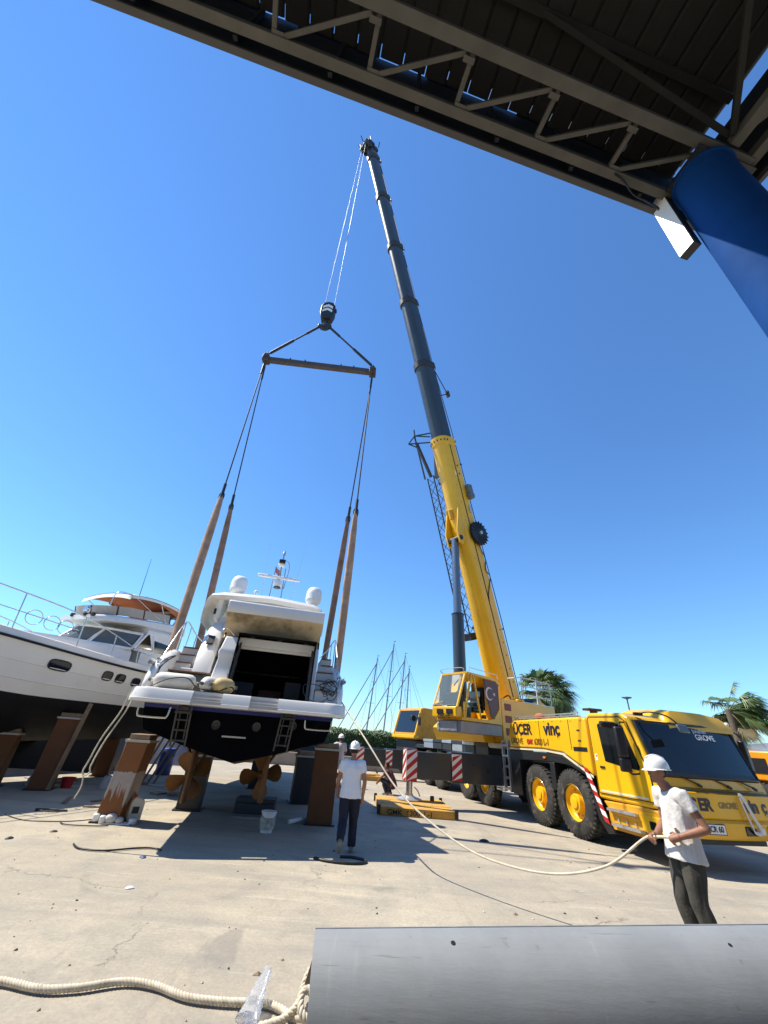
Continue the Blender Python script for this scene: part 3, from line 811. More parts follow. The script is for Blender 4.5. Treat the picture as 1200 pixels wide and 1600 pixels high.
o = m.build('blue_cushion', pm('blue_white_cushion', (.05,.10,.38), .8, var=.6, scale=9), smooth=60); o.location = YO; o.rotation_euler = (0,0,YR)
tag(o, 'small blue and white rolled cushion in the yacht cockpit', 'cushion')
m = MB()
m.tube(cr([(-2.16,.12,2.36),(-2.2,.10,2.0),(-2.36,.12,1.55),(-2.44,.15,1.18),(-2.46,.12,1.02),(-2.40,.1,.96),(-2.34,.1,1.02),(-2.36,.1,1.12),(-2.28,.08,1.5),(-2.12,.1,2.0),(-2.05,.12,2.35)],7), .014, 6)
m.tube(cr([(-2.44,.12,1.0),(-2.40,.14,.8),(-2.44,.14,.62)],5), .012, 6)
o = m.build('mooring_line', ROPE, smooth=60); o.location = YO; o.rotation_euler = (0,0,YR)
tag(o, 'double white line hanging from left end of swim platform', 'rope')

# ------------------------------------------------------------------ lifting gear
SPL, SPR = V((-6.0,12.2,16.66)), V((-1.04,12.32,16.50))
BEAMM = pm('rusty_beam', (.075,.055,.045), .6, var=.35, scale=3, dirt=((.15,.08,.05), .2, 4))
sp = root('spreader_beam', (SPL+SPR)/2, 0, 'dark horizontal spreader beam above the yacht', 'beam')
sc_ = (SPL+SPR)/2
m = MB(MX.Translation(-sc_)); m.bar(SPL, SPR, .20, .24); m.build('box_beam', BEAMM, sp, bevel=.01)
for e, d in ((SPL,1),(SPR,-1)):
    m = MB(MX.Translation(-sc_)); m.box(e, (.30,.34,.34)); m.cyl(e+V((0,-.24,.1)), e+V((0,.24,.1)), .10); m.bar(e+V((0,0,.1)), e+V((0,0,.42)), .06, .22); m.bar(e+V((0,0,-.1)), e+V((0,0,-.42)), .06, .2); m.build('end_fitting', BEAMM, sp, bevel=.02)
for t in (.22,.36,.7,.82):
    p = SPL.lerp(SPR,t); m = MB(MX.Translation(-sc_)); m.bar(p+V((0,0,.12)), p+V((0,0,.24)), .05, .14); m.build('lifting_lug', BEAMM, sp)
HK = V((-3.68, 12.2, 20.45))
hb = root('hook_block', HK, 0, 'black hook block with white chevrons hanging from boom tip', 'hook')
m = MB(); poly = [(-.26,-.55),(.26,-.55),(.36,-.1),(.36,.45),(.24,.70),(.0,.78),(-.24,.70),(-.36,.45),(-.36,-.1)]
m.prism(poly, -.20, .20, 'y'); m.build('block_cheek', BLACK, hb, bevel=.04)
for zc in (-.02, .28):
    m = MB(); m.prism([(-.25,zc-.10),(0,zc+.07),(.25,zc-.10),(.25,zc+.08),(0,zc+.25),(-.25,zc+.08)], -.212, -.2015, 'y'); m.build('chevron', WHITE, hb)
m = MB(); m.cyl((-.42,0,.3),(.42,0,.3),.10); m.tube(cr([(0,0,-.5),(0,0,-.75),(.22,0,-.98),(.05,0,-1.2),(-.22,0,-1.1),(-.28,0,-.9)],6), [.11]*15+[.10]*8+[.07]*8, 10); m.build('hook', DARK, hb, smooth=50)
m = MB(); m.bx(-.34,.34,-.09,.09,-1.12,-.92); m.build('shackle', DARK, hb, bevel=.05)
for nm, e in (('left', SPL), ('right', SPR)):
    a = HK + V((-.20 if nm == 'left' else .20,0,-1.0)); b_ = e + V((0,0,.38))
    o_ = root('wire_strop', a, 0, 'upper wire strop from hook to %s end of the spreader beam' % nm, 'wire', 'upper strops')
    m = MB(MX.Translation(-a)); m.cyl(a, b_, .040, n=8); m.build('wire', WIRE, o_, smooth=60)
    d = (b_-a).normalized(); m = MB(MX.Translation(-a)); m.cyl(b_-d*1.5, b_-d*.15, .065, n=8); m.cyl(a+d*.1, a+d*.9, .06, n=8); m.build('splice', WIRE, o_, smooth=60)
# four legs: wire + webbing; the two webbing slings pass under the hull
slings = {}
for nm, y, pts in (('aft', 2.55, None), ('forward', 6.5, None)):
    r = (y,)+hull_station(y, 16.5, 2.22, 1.26, 1.72, 3.12)
    under = [side_pt(r, f, -1) + V((-.02,0,-.015)) for f in (2,1.6,1.2,1.0,.6,.2)] + [side_pt(r, 0, 1) + V((0,0,-.02))] + [side_pt(r, f, 1) + V((.02,0,-.015)) for f in (.2,.6,1.0,1.2,1.6,2)]
    under = [YM @ p for p in under]
    zt = 8.75 if nm == 'aft' else 9.5
    w_ = .118
    lpt, rpt = under[0], under[-1]
    tl = lpt.lerp(SPL+V((0,0,-.4)), (zt-lpt.z)/(SPL.z-.4-lpt.z)); tr_ = rpt.lerp(SPR+V((0,0,-.4)), (zt+.15-rpt.z)/(SPR.z-.4-rpt.z))
    rt_ = root('webbing_sling', YM @ V((0,y,1.1)), 0, ('tan webbing sling round the stern end of the yacht' if nm == 'aft' else 'webbing sling in shaded brown round the middle of the yacht'), 'sling', 'boat slings')
    m = MB(MX.Translation(-(YM @ V((0,y,1.1)))))
    ups = lambda a, b_: [a.lerp(b_, t) for t in (0,.04,.15,.3,.5,.7,.88,.96,1.0)]
    rs = [w_*.5, w_*.8, w_*1.05, w_*1.15, w_*1.15, w_*1.1, w_*1.0, w_*.9, w_*.8]
    path = ups(tl, lpt) + under[1:-1] + ups(tr_, rpt)[::-1]
    rad = [(x, x*.62) for x in rs] + [(.04,.13)]*(len(under)-2) + [(x, x*.62) for x in rs[::-1]]
    m.tube(path, rad, 12); m.build('webbing', WEBB if nm == 'aft' else WEBB2, rt_, smooth=60)
    for side, a, b_ in (('left', tl, SPL+V((0,0,-.40))), ('right', tr_, SPR+V((0,0,-.40)))):
        b_ = b_ + V((0, -.07 if nm == 'aft' else .07, 0))
        o_ = root('sling_wire', a, 0, '%s wire leg from %s spreader end to the %s sling' % (nm, side, nm), 'wire', 'sling wires')
        m = MB(MX.Translation(-a)); m.cyl(a, b_, .026, n=8); m.build('wire', WIRE, o_, smooth=60)
        d = (b_-a).normalized(); m = MB(MX.Translation(-a)); m.cyl(a-d*.12, a+d*.5, .055, n=8); m.tube(cr([a-d*.25+V((.06,0,0)), a+V((.08,0,0)), a+d*.15, a+V((-.08,0,0)), a-d*.25+V((-.06,0,0))],4), .02, 6); m.cyl(b_-d*.7, b_, .045, n=8); m.build('shackle', DARK, o_, smooth=60)
# ================================================================== mobile crane
TO, TR = (5.67, 12.64, 0), R(12.1)
TM = mat_of(TO, TR); TI = TM.inverted()
crane = root('mobile_crane', TO, TR, 'large yellow six-axle mobile crane with raised telescopic boom', 'crane')
AX = [0, 1.62, 5.2, 6.8, 9.9, 11.5]
TW = 3.0                                             # carrier width

def tube_wheel():
    m = MB(); r = .745
    prof_ = [(.40,.02),(.42,.0),(.55,-.012),(.66,.0),(.715,.03),(r,.075),(r,.345),(.715,.39),(.66,.42),(.55,.432),(.42,.42),(.40,.40),(.40,.02)]
    m.lathe(prof_, n=56, axis=(1,0,0), cap=False)
    for k in range(40):
        a = 2*math.pi*k/40
        for side in (0, 1):
            x0, x1 = (.02,.18) if side == 0 else (.24,.40)
            aa = a + (.5*2*math.pi/40 if side else 0)
            c, s_ = math.cos(aa), math.sin(aa)
            def P(x, rr, t):
                return (x, rr*c - t*s_, rr*s_ + t*c)
            m.add([P(x0,r-.045 if side == 0 else r-.01,-.032),P(x0,r-.045 if side == 0 else r-.01,.032),P(x1,r-.01 if side == 0 else r-.045,.032),P(x1,r-.01 if side == 0 else r-.045,-.032),
                   P(x0+.02,r+.018,-.026),P(x0+.02,r+.018,.026),P(x1-.02,r+.018,.026),P(x1-.02,r+.018,-.026)],
                  [(0,3,2,1),(4,5,6,7),(0,1,5,4),(1,2,6,5),(2,3,7,6),(3,0,4,7)])
    ty = m.mesh('tyre', 35)
    ty.materials.append(RUBB)
    m = MB()
    m.lathe([(.41,.0),(.43,.02),(.405,.05),(.375,.06),(.36,.13),(.33,.16),(.22,.165),(.20,.12),(.205,.06),(.19,.035),(.10,.03),(.09,.02),(0,.02)], n=40, axis=(1,0,0), cap=False)
    rim = m.mesh('rim', 35); rim.materials.append(YEL)
    m = MB()
    for k in range(10):
        a = 2*math.pi*k/10; c, s_ = math.cos(a), math.sin(a)
        m.cyl((.17,.275*c,.275*s_),(.135,.275*c,.275*s_),.022,n=6)
    nut = m.mesh('wheel_nuts', 0); nut.materials.append(YELD)
    m = MB(); m.lathe([(.13,.018),(.12,.0),(.06,-.012),(0,-.014)], n=20, axis=(1,0,0)); hub = m.mesh('hub_cap', 40); hub.materials.append(YEL)
    return ty, rim, nut, hub
WHEEL = tube_wheel()
for i, s_ in enumerate(AX):
    for side in (0, 1):
        w = bpy.data.objects.new('wheel', WHEEL[0]); COL.objects.link(w); w.parent = crane
        w.location = (0 if side == 0 else TW, s_, .755); w.rotation_euler = (.37*i, 0, 0 if side == 0 else math.pi)
        for me, nm in zip(WHEEL[1:], ('rim','wheel_nuts','hub_cap')):
            o = bpy.data.objects.new(nm, me); COL.objects.link(o); o.parent = w
            if nm == 'wheel_nuts': o['kind'] = 'stuff'
    m = MB(); m.cyl((.4,s_,.755),(TW-.4,s_,.755),.13,n=12); m.ell((1.5,s_,.75),(.3,.28,.28),12,8); m.build('axle', DARK, crane, smooth=40)

def part(name, mat, mb, bevel=0, smooth=0, parent=None): return mb.build(name, mat, parent or crane, smooth=smooth, bevel=bevel)
m = MB(); m.bx(.85,2.15,-1.0,13.6,.85,1.55); part('chassis', DARK, m, .02)
m = MB(); m.bx(.55,2.45,2.75,4.55,.75,1.45); m.bx(.55,2.45,8.05,8.9,.75,1.45); part('underframe_box', DARK, m, .03)

# carrier cab
SIDE = [(-.98,.98),(-.98,2.80),(-1.10,2.86),(-2.20,2.83),(-2.42,2.74),(-2.80,1.62),(-2.86,1.50),(-2.90,1.02),(-2.55,.98)]
m = MB(); m.prism(SIDE, .03, 2.97, 'x'); cab = part('cab', YEL, m, .05)
def cabpart(name, mat, mb, bevel=0, smooth=0): return mb.build(name, mat, cab, smooth=smooth, bevel=bevel)
# raised roof cover on the right half
m = MB(); rings = []
for x, z in ((1.02,2.80),(1.12,2.93),(1.30,3.0),(2.2,3.0),(2.75,2.94),(2.93,2.84)):
    rings.append([V((x,-2.60,2.56)), V((x,-2.58,min(z-.10,2.70))), V((x,-2.46,z-.04)), V((x,-2.20,z)), V((x,-1.15,z+.03)), V((x,-.99,z-.02)), V((x,-.985,2.7))])
m.loft(rings); cabpart('roof_cover', YEL, m, 0, 40)
# windscreen, slightly bowed
def ws(t, x):
    y0, z0, y1, z1 = -2.815, 1.63, -2.46, 2.66
    bow = .10*(1-((x-1.5)/1.45)**2)
    return V((x, y0+(y1-y0)*t-.018-bow, z0+(z1-z0)*t - .004))
m = MB(); rr_ = [[ws(t/8, .13+2.74*i/16) for i in range(17)] for t in range(9)]
m.loft(rr_, closed=False); cabpart('windscreen', GLASS, m, 0, 60)
m = MB()
edge = [ws(0,.13+2.74*i/16) for i in range(17)] + [ws(t/8,2.87) for t in range(1,9)] + [ws(1,2.87-2.74*i/16) for i in range(1,17)] + [ws(1-t/8,.13) for t in range(1,8)]
m.tube([p + V((0,.004,0)) for p in edge], .035, 6, closed=True); cabpart('windscreen_seal', BLACK, m, 0, 60)
# filler behind the bowed glass
m = MB(); rr2 = [[ws(t/8, .13+2.74*i/16)+V((0,.02,0)) for i in range(17)] for t in range(9)]; m.loft(rr2, closed=False)
m.loft([[ws(1,.13+2.74*i/16)+V((0,.02,0)) for i in range(17)], [V((.13+2.74*i/16,-2.40,2.73)) for i in range(17)]], closed=False)
m.loft([[ws(0,.13+2.74*i/16)+V((0,.02,0)) for i in range(17)], [V((.13+2.74*i/16,-2.80,1.58)) for i in range(17)]], closed=False)
cabpart('windscreen_surround', YEL, m, 0, 40)
m = MB(); m.loft([[ws(.02,.25+2.5*i/10)+V((0,-.012,.0)) for i in range(11)], [ws(.085,.25+2.5*i/10)+V((0,-.010,0)) for i in range(11)]], closed=False); cabpart('dash_shade', BLACK, m)
m = MB(); m.loft([[V((.10+2.8*i/12, -2.86-.085*(1-((.10+2.8*i/12-1.5)/1.45)**2), 1.43)) for i in range(13)], [V((.10+2.8*i/12, -2.835-.085*(1-((.10+2.8*i/12-1.5)/1.45)**2), 1.585)) for i in range(13)]], closed=False); m.loft([[V((.10+2.8*i/12, -2.835-.085*(1-((.10+2.8*i/12-1.5)/1.45)**2), 1.585)) for i in range(13)], [V((.10+2.8*i/12, -2.80, 1.60)) for i in range(13)]], closed=False); cabpart('scuttle', YEL, m, 0, 40)
for x in (.95, 1.75, 2.45):
    p0 = V((x,-2.965,1.52)); p1 = V((x+.42,-2.93,1.43)) 
    m = MB(); m.bar(V((x-.28,-2.93,1.60)), V((x+.02,-2.965,1.50)), .03,.025); m.bar(V((x+.02,-2.965,1.50)), V((x+.10,-2.975,1.455)), .05,.04); cabpart('wiper', BLACK, m)
# front panel + lettering
def fp(x, z): return V((x, -2.955-.085*(1-((x-1.5)/1.45)**2), z))
m = MB(); m.loft([[fp(.06+2.88*i/14, z) + V((0,dy,0)) for i in range(15)] for z, dy in ((.90,.035),(.93,.0),(1.34,.0),(1.37,.04))], closed=False); 
m.loft([[fp(.06+2.88*i/14, 1.37)+V((0,.04,0)) for i in range(15)], [V((.06+2.88*i/14, -2.83, 1.40)) for i in range(15)]], closed=False); cabpart('front_panel', YEL, m, 0, 30)
m = MB(); m.tube([fp(.10+2.80*i/14, 1.375)+V((0,.0,0)) for i in range(15)], .014, 6); cabpart('panel_gap', BLACK, m)
m = MB(); m.bx(2.90,2.955,-2.93,-2.90,.93,1.36); cabpart('panel_end_gap', BLACK, m)
NAVY = pm('dark_blue_lettering', (.015,.016,.035), .4, var=0)
BLK = pm('black_lettering', (.012,.012,.014), .4, var=0)
GREYL = pm('grey_lettering', (.22,.17,.08), .4, var=0)
def ftext(s, x, z, size, bold=.0, mat=NAVY, sx=1.0, dy=-.006):
    p = fp(x, z); a = fp(x+.05, z)-fp(x-.05, z)
    return text('lettering', s, size, mat, frame(p+V((0,dy,0)), a, (0,0,1)), cab, bold=bold, sx=sx)
ftext('Ü', .30, 1.05, .29, .012, sx=1.0); ftext('Ç', .54, 1.05, .29, .012); ftext('ER', .78, 1.05, .29, .012)
ftext('GROVE', 1.28, 1.10, .15, .004, GREYL, 1.0); ftext('vin', 1.98, 1.05, .33, .013); ftext('ç', 2.48, 1.05, .33, .013)
# bumper
m = MB(); rings = []
for x, dy in ((.02,.40),(.05,.16),(.16,.03),(.5,-.045),(1.0,-.09),(1.5,-.10),(2.0,-.09),(2.5,-.045),(2.84,.03),(2.95,.16),(2.98,.40)):
    y = -2.95+dy
    rings.append([V((x,y+.03,.57)), V((x,y,.61)), V((x,y-.015,.85)), V((x,y+.03,.895)), V((x,-2.2,.895)), V((x,-2.2,.57))])
m.loft(rings); bump = part('front_bumper', YEL, m, 0, 40)
def bparts(name, mat, mb, bevel=0): return mb.build(name, mat, bump, bevel=bevel)
m = MB(); m.box((.92,-3.052,.745),(.62,.014,.15),R(-5)); bparts('number_plate', WHITE, m)
m = MB(); m.box((.92,-3.050,.745),(.65,.012,.178),R(-5)); bparts('plate_frame', BLACK, m)
text('plate_lettering', '35 UCR 60', .135, BLK, frame(V((.64,-3.038,.702)), V((1,-.087,0)), (0,0,1)), bump, .004, bold=.003, sx=.88)
for x, rz in ((.30,R(-12)), (1.95,R(5)), (2.62,R(12))):
    m = MB(); m.box((x,-3.005 if x > 1.9 and x < 2.2 else -2.965,.735),(.34,.10,.17),rz); bparts('headlamp', GLASS, m, .02)
m = MB(); m.box((2.25,-3.02,.735),(.18,.06,.12),R(8)); bparts('fog_lamp', WHITE, m, .02)
m = MB(); m.cyl((2.84,-2.90,.76),(2.84,-2.97,.76),.05); m.cyl((2.84,-2.90,.66),(2.84,-2.96,.66),.035); bparts('indicator', pm('amber_lens', (.7,.22,.02), .2), m)
m = MB(); m.bx(.5,2.5,-2.85,-2.3,.46,.568); part('tow_beam', DARK, m)
m = MB()
m.tube(cr([(1.86,-3.07,1.36),(1.92,-3.10,1.32),(2.05,-3.10,1.0),(2.16,-3.10,.78),(2.12,-3.09,.70),(2.0,-3.08,.72),(1.95,-3.1,.80),(1.90,-3.1,1.0),(1.86,-3.09,1.30)],6), [(.03,.010)]*49, 8)
o = m.build('white_strap', pm('white_strap', (.72,.70,.66), .8), crane, smooth=60); 
# side of the cab: door, window, handle, mirrors
m = MB(); m.prism([(-1.06,1.10),(-1.06,2.72),(-1.12,2.76),(-2.18,2.74),(-2.36,2.62),(-2.72,1.58),(-2.74,1.10)], .012, .031, 'x'); door = cabpart('door', YEL, m, .006)
m = MB(); m.tube([(.016,y,z) for y, z in ((-1.06,1.10),(-1.06,2.72),(-1.12,2.76),(-2.18,2.74),(-2.36,2.62),(-2.72,1.58),(-2.74,1.10))], .013, 6, closed=True); m.build('door_seal', BLACK, door)
m = MB(); m.prism([(-1.45,1.78),(-1.38,2.56),(-1.42,2.60),(-2.14,2.58),(-2.22,2.54),(-2.50,1.72),(-2.46,1.66),(-1.98,1.70)], .004, .0115, 'x'); m.build('door_window', GLASS, door)
m = MB(); m.bx(-.012,.012,-1.40,-1.24,1.62,1.67); m.build('door_handle', BLACK, door, bevel=.01)
m = MB(); m.bx(.006,.0115,-1.20,-1.12,1.78,1.92); m.build('door_sticker', WHITE, door)
m = MB(); m.bx(.004,.0116,-1.19,-1.15,1.86,1.90); m.build('sticker_mark', RED, door)
m = MB(); m.bx(.008,.0116,-2.55,-1.12,1.13,1.17); m.build('door_trim', pm('pale_trim', (.70,.62,.42), .4), door)
m = MB(); m.tube(cr([(.01,-2.30,2.62),(-.18,-2.38,2.60),(-.26,-2.42,2.52)],5), .018, 8); m.tube(cr([(.02,-2.45,1.60),(-.14,-2.40,1.58),(-.26,-2.40,1.66)],5), .018, 8); cabpart('mirror_arm', BLACK, m, 0, 60)
m = MB(); m.box((-.28,-2.40,2.20),(.22,.14,.62), R(-20)); mir = cabpart('side_mirror', BLACK, m, .04)
m = MB(); m.box((-.28,-2.40,1.74),(.22,.14,.26), R(-20)); m.build('wide_angle_mirror', BLACK, mir, bevel=.03)
m = MB(); m.box((-.16,-1.95,2.56),(.34,.22,.13), R(-25), R(12)); cabpart('kerb_mirror', BLACK, m, .03)
m = MB(); m.tube(cr([(2.98,-2.3,2.60),(3.14,-2.42,2.62),(3.26,-2.46,2.52)],5), .018, 8); cabpart('mirror_arm', BLACK, m, 0, 60)
m = MB(); m.box((3.28,-2.44,2.12),(.22,.14,.66), R(20)); cabpart('side_mirror', BLACK, m, .04)
m = MB(); m.tube(cr([(.30,-2.40,2.80),(.42,-2.70,2.86),(.60,-2.98,2.78),(.76,-3.08,2.62)],6), .016, 8); cabpart('mirror_arm', BLACK, m, 0, 60)
m = MB(); m.box((.34,-2.44,2.82),(.20,.10,.07), R(-20)); cabpart('roof_marker_lamp', BLACK, m, .015)
m = MB(); m.box((.84,-3.10,2.54),(.34,.05,.18), R(10), R(-20)); cabpart('front_mirror', pm('mirror_shell', (.10,.105,.10), .3), m, .05)
text('sunstrip_lettering', 'Junahan', .13, WHITE, frame(ws(.86,1.62)+V((0,-.008,0)), (1,0,0), ws(1,1.45)-ws(.8,1.45)), cab, .002)
text('sunstrip_lettering', 'GROVE', .17, WHITE, frame(ws(.72,1.62)+V((0,-.008,0)), (1,0,0), ws(1,1.45)-ws(.8,1.45)), cab, .002, bold=.004)
m = MB(); m.bx(2.9,2.98,-2.52,-2.42,2.74,2.82); cabpart('roof_lamp', WHITE, m, .02)
# steps and corner below the door
m = MB(); m.prism([(-1.10,.95),(-2.30,.98),(-2.75,.96),(-2.78,.66),(-2.55,.54),(-2.30,.54),(-2.20,.70),(-1.30,.72)], .03, .30, 'x'); cornr = part('bumper_corner', YELD, m, .03)
m = MB(); m.prism([(-2.20,.86),(-2.74,.84),(-2.80,.60),(-2.40,.53),(-2.12,.56),(-2.30,.62)], .006, .029, 'x'); m.build('corner_panel', YEL, cornr, bevel=.012)
m = MB(); m.box((.0,-2.52,.68),(.014,.17,.15)); m.build('corner_lamp', GLASS, cornr, bevel=.02)
m = MB(); m.box((.0,-2.68,.67),(.012,.05,.16),0,R(12)); m.build('corner_reflector', RED, cornr)
for z, y0, y1 in ((.78,-1.28,-2.14),(.50,-1.35,-2.20)):
    m = MB(); m.bx(-.06,.26,y1,y0,z,z+.05); 
    for k in range(7): m.bx(-.055,.25,y1+.05+k*.115,y1+.09+k*.115,z+.05,z+.058)
    part('step', ALU, m)
for y in (-1.5,-1.75,-2.0): 
    m = MB(); m.cyl((.02,y,.62),(.034,y,.62),.025); m.build('step_bolt', ALU, cornr)
m = MB(); m.bx(.06,.10,-2.2,-1.2,.42,.94); m.build('step_backing', YELD, cornr)
# chevron board between wheel and step
m = MB()
b0, b1 = V((-.02,-.62,1.62)), V((-.02,-1.10,.54))
for k in range(9):
    a, c = b0.lerp(b1, k/9), b0.lerp(b1, (k+1)/9)
    dz = V((0,-.16,-.05)); sk = V((0,0,.07))
    m.add([a, a+dz-sk*.0, c+dz, c], [(0,1,2,3)], m=k % 2)
    m.add([a+V((.012,0,0)), a+dz+V((.012,0,0)), c+dz+V((.012,0,0)), c+V((.012,0,0))], [(3,2,1,0)], m=k % 2)
part('chevron_board', [RED, WHITE], m)
m = MB(); m.prism([(-.50,1.70),(-.62,1.62),(-1.32,.34),(-1.10,.30),(-.86,.55),(-.70,1.15)], .02, .50, 'x'); part('mud_guard', BLACK, m, .01)
# engine cover with lettering, pale stripe, black fender
m = MB(); m.prism([(-.94,1.42),(-.94,2.74),(-.80,2.78),(2.70,2.74),(3.02,2.62),(3.10,2.30),(3.10,1.92),(1.10,1.94),(.20,1.88)], .02, 2.98, 'x'); eng = part('engine_cover', YEL, m, .05)
m = MB(); m.prism([(-.92,1.38),(.22,1.83),(1.12,1.89),(3.09,1.87),(3.09,1.915),(1.10,1.935),(.18,1.875),(-.93,1.43)], .008, .019, 'x'); m.build('pale_stripe', _mats['pale_trim'], eng)
m = MB(); m.prism([(-.70,1.44),(.20,1.80),(1.10,1.86),(3.09,1.84),(3.12,1.60),(2.9,1.58),(2.55,1.585),(1.62,1.62),(.80,1.63),(0,1.60),(-.58,1.42)], .03, .55, 'x'); part('fender', BLACK, m, .02)
m = MB(); m.bx(.02,.55,2.55,3.1,.60,1.60); part('mud_flap', BLACK, m, .02)
m = MB(); m.bx(.03,.5,.70,.92,.95,1.62); part('fender_divider', BLACK, m, .02)
m = MB(); m.bx(.0,.028,1.05,1.17,1.70,1.75); part('side_marker', pm('amber_lens', (.7,.22,.02), .2), m)
def stext(s, y, z, size, bold=0, mat=NAVY, sx=1.0, x=.010, parent=None):
    return text('lettering', s, size, mat, frame((x, y, z), (0,-1,0), (0,0,1)), parent or eng, .006, bold=bold, sx=sx)
stext('ÜÇER', 2.76, 2.33, .43, .012, sx=1.02); stext('vinç', .98, 2.33, .49, .014, sx=1.0)
stext('GROVE', 2.98, 2.05, .235, .002, pm('brown_lettering', (.20,.09,.01), .4, var=0), 1.0)
stext('GMK', 1.98, 2.06, .18, .008, RED, .88); stext('6300 L-1', 1.56, 2.05, .235, .006, pm('brown_lettering', (.2,.09,.01)), .92)
m = MB(); m.cyl((.55,-.70,2.75),(.55,-.70,3.0),.10); m.bx(.3,.75,-.82,-.55,2.96,3.02); part('exhaust_stack', DARK, m, .02)
# things on top of the engine cover
m = MB()
for k in range(6): m.bx(.3,.42,-.3+k*.5,-.02+k*.5,2.76,2.84)
m.bar((.25,-.4,2.90),(.25,3.0,2.87),.03); m.bar((.25,-.4,2.84),(.25,3.0,2.81),.02)
part('deck_rail', ALU, m)
m = MB(); m.ell((.45,1.75,2.86),(.16,.20,.12)); part('rag_bundle', pm('orange_cloth', (.45,.14,.05), .9), m, 0, 60)
# access ladder
m = MB()
for y in (3.24, 3.62): m.bx(.0,.10,y-.03,y+.03,.62,2.12)
for z in (.66,.98,1.30,1.62,1.94,2.06): m.bx(.01,.22,3.26,3.60,z,z+.07)
part('access_ladder', ALU, m, .005)
# deck: slatted aluminium walkway with dark boxes, lockers
for i, (y0, y1) in enumerate(((3.7,4.7),(4.75,5.9),(5.95,7.1),(7.15,8.3),(8.35,9.5),(9.55,10.7),(10.75,12.2))):
    m = MB(); m.bx(.02,.70,y0,y1,1.90,2.02); part('deck_panel', ALU if i % 2 == 0 else DARK, m, .01)
    m = MB(); m.bx(.05,.66,y0+.03,y1-.03,1.62 if not y0 < 4.3 else 1.86,1.895); part('deck_locker', DARK if i % 3 else ALU, m, .01)
for y0 in (3.95, 7.9):
    m = MB()
    for k in range(9): m.bx(.01,.03,y0-.35,y0+.25,.60+k*.075,.65+k*.075)
    part('slatted_guard', ALU, m)
for y in AX[2:]:
    m = MB(); rings = []
    for k in range(9):
        a = R(20+140*k/8); rings.append([V((.03,y+.86*math.cos(a),.755+.84*math.sin(a)*.86)), V((.50,y+.86*math.cos(a),.755+.84*math.sin(a)*.86)), V((.50,y+.83*math.cos(a),.755+.81*math.sin(a)*.86)), V((.03,y+.83*math.cos(a),.755+.81*math.sin(a)*.86))])
    m.loft(rings); part('wheel_arch', BLACK, m, 0, 40)
# outriggers: nested beams, chevron plates, jack and float
def chev(parent, o, w, h, x, y):
    """red and white diagonal plate, o = lower corner, x along, y up"""
    X = frame(o, x, y); m = MB(X); m.bx(0,w,0,h,-.012,0,0)
    for k in range(-2, 4):
        a = k*w*.80 - .1*w
        poly = [(0,a),(w,a+w*.8),(w,a+w*1.2),(0,a+w*.40)]
        poly = [(u, min(max(v_,0),h)) for u, v_ in poly]
        if len({p[1] for p in poly}) > 1: m.add([(u,v_,.003) for u, v_ in poly], [(0,1,2,3)], 1)
    return m.build('chevron_plate', [WHITE, RED], parent)
def outrigger(y, reach, dz=0):
    def Z(z): return z+dz
    m = MB(); m.bx(-1.9,2.4,y-.24,y+.24,Z(.74),Z(1.63)); ob = part('outrigger_beam', DGREY, m, .02)
    m = MB(); m.bx(-reach,-1.86,y-.195,y+.195,Z(.79),Z(1.58)); m.build('inner_beam', DGREY, ob, bevel=.02)
    m = MB(); m.bx(-reach-.18,-reach+.18,y-.20,y+.20,Z(.72),Z(1.66)); m.build('jack_housing', DGREY, ob, bevel=.02)
    m = MB(); m.cyl((-reach,y,.34),(-reach,y,Z(.80)),.105,n=20); m.cyl((-reach,y,.28),(-reach,y,.36),.14,n=20); m.build('jack_leg', STEEL, ob, smooth=40)
    m = MB(); m.lathe([(.42,0),(.42,.03),(.20,.09),(.13,.12)], (-reach,y,.205), n=28); m.build('jack_float', ALU, ob, smooth=40)
    m = MB(); m.tube(cr([(-reach+.18,y,.55),(-reach+.3,y,.45),(-reach+.38,y,.3)],4), .02, 6); m.build('float_handle', ALU, ob)
    m = MB(); m.cyl((-.55,y-.246,Z(1.15)),(-.55,y-.235,Z(1.15)),.09); m.cyl((-1.1,y-.246,Z(1.3)),(-1.1,y-.235,Z(1.3)),.04); m.build('beam_boss', DARK, ob)
    chev(ob, (-reach-.19,y-.215,Z(.72)), .38, .92, (1,0,0), (0,0,1)); chev(ob, (-reach-.195,y+.19,Z(.72)), .38, .92, (0,-1,0), (0,0,1))
    chev(ob, (-1.9,y-.254,Z(.80)), .36, .78, (1,0,0), (0,0,1))
    return ob
outrigger(3.95, 3.35); outrigger(13.0, 3.3, -.22)
# rear deck end
m = MB(); m.bx(.1,2.9,12.3,13.9,1.56,1.75); part('rear_deck', DARK, m, .02)

# ------------------------------------------------------------------ superstructure (frame: u forward along boom, v to its left, z)
FU = V((-.809, -.588, 0)).normalized(); LV = V((-FU.y, FU.x, 0))
SW = TM @ V((1.5, 6.3, 0)); SW.z = 0
SXM = MX((FU, LV, V((0,0,1)))).transposed().to_4x4(); SXM.translation = SW
SI = TI @ SXM
def sb(): return MB(SI)
m = sb(); m.lathe([(1.25,1.56),(1.25,1.99),(1.05,2.015)], n=40); part('slewing_ring', DARK, m, 0, 40)
m = sb(); m.prism([(-2.9,2.02),(-2.9,3.05),(-1.9,3.25),(-.2,3.25),(.6,2.75),(2.6,2.66),(2.9,2.45),(2.7,2.02)], -1.25, 1.30, 'y'); sup = part('turntable', YEL, m, .03)
def supart(name, mat, mb, bevel=0, smooth=0): return mb.build(name, mat, sup, bevel=bevel, smooth=smooth)
m = sb(); m.bx(-1.6,2.15,1.305,1.72,2.02,3.55); supart('machinery_housing', YEL, m, .03)
m = sb()
for z in (2.30, 2.72, 3.14): m.bx(1.55,1.95,1.722,1.735,z,z+.24)
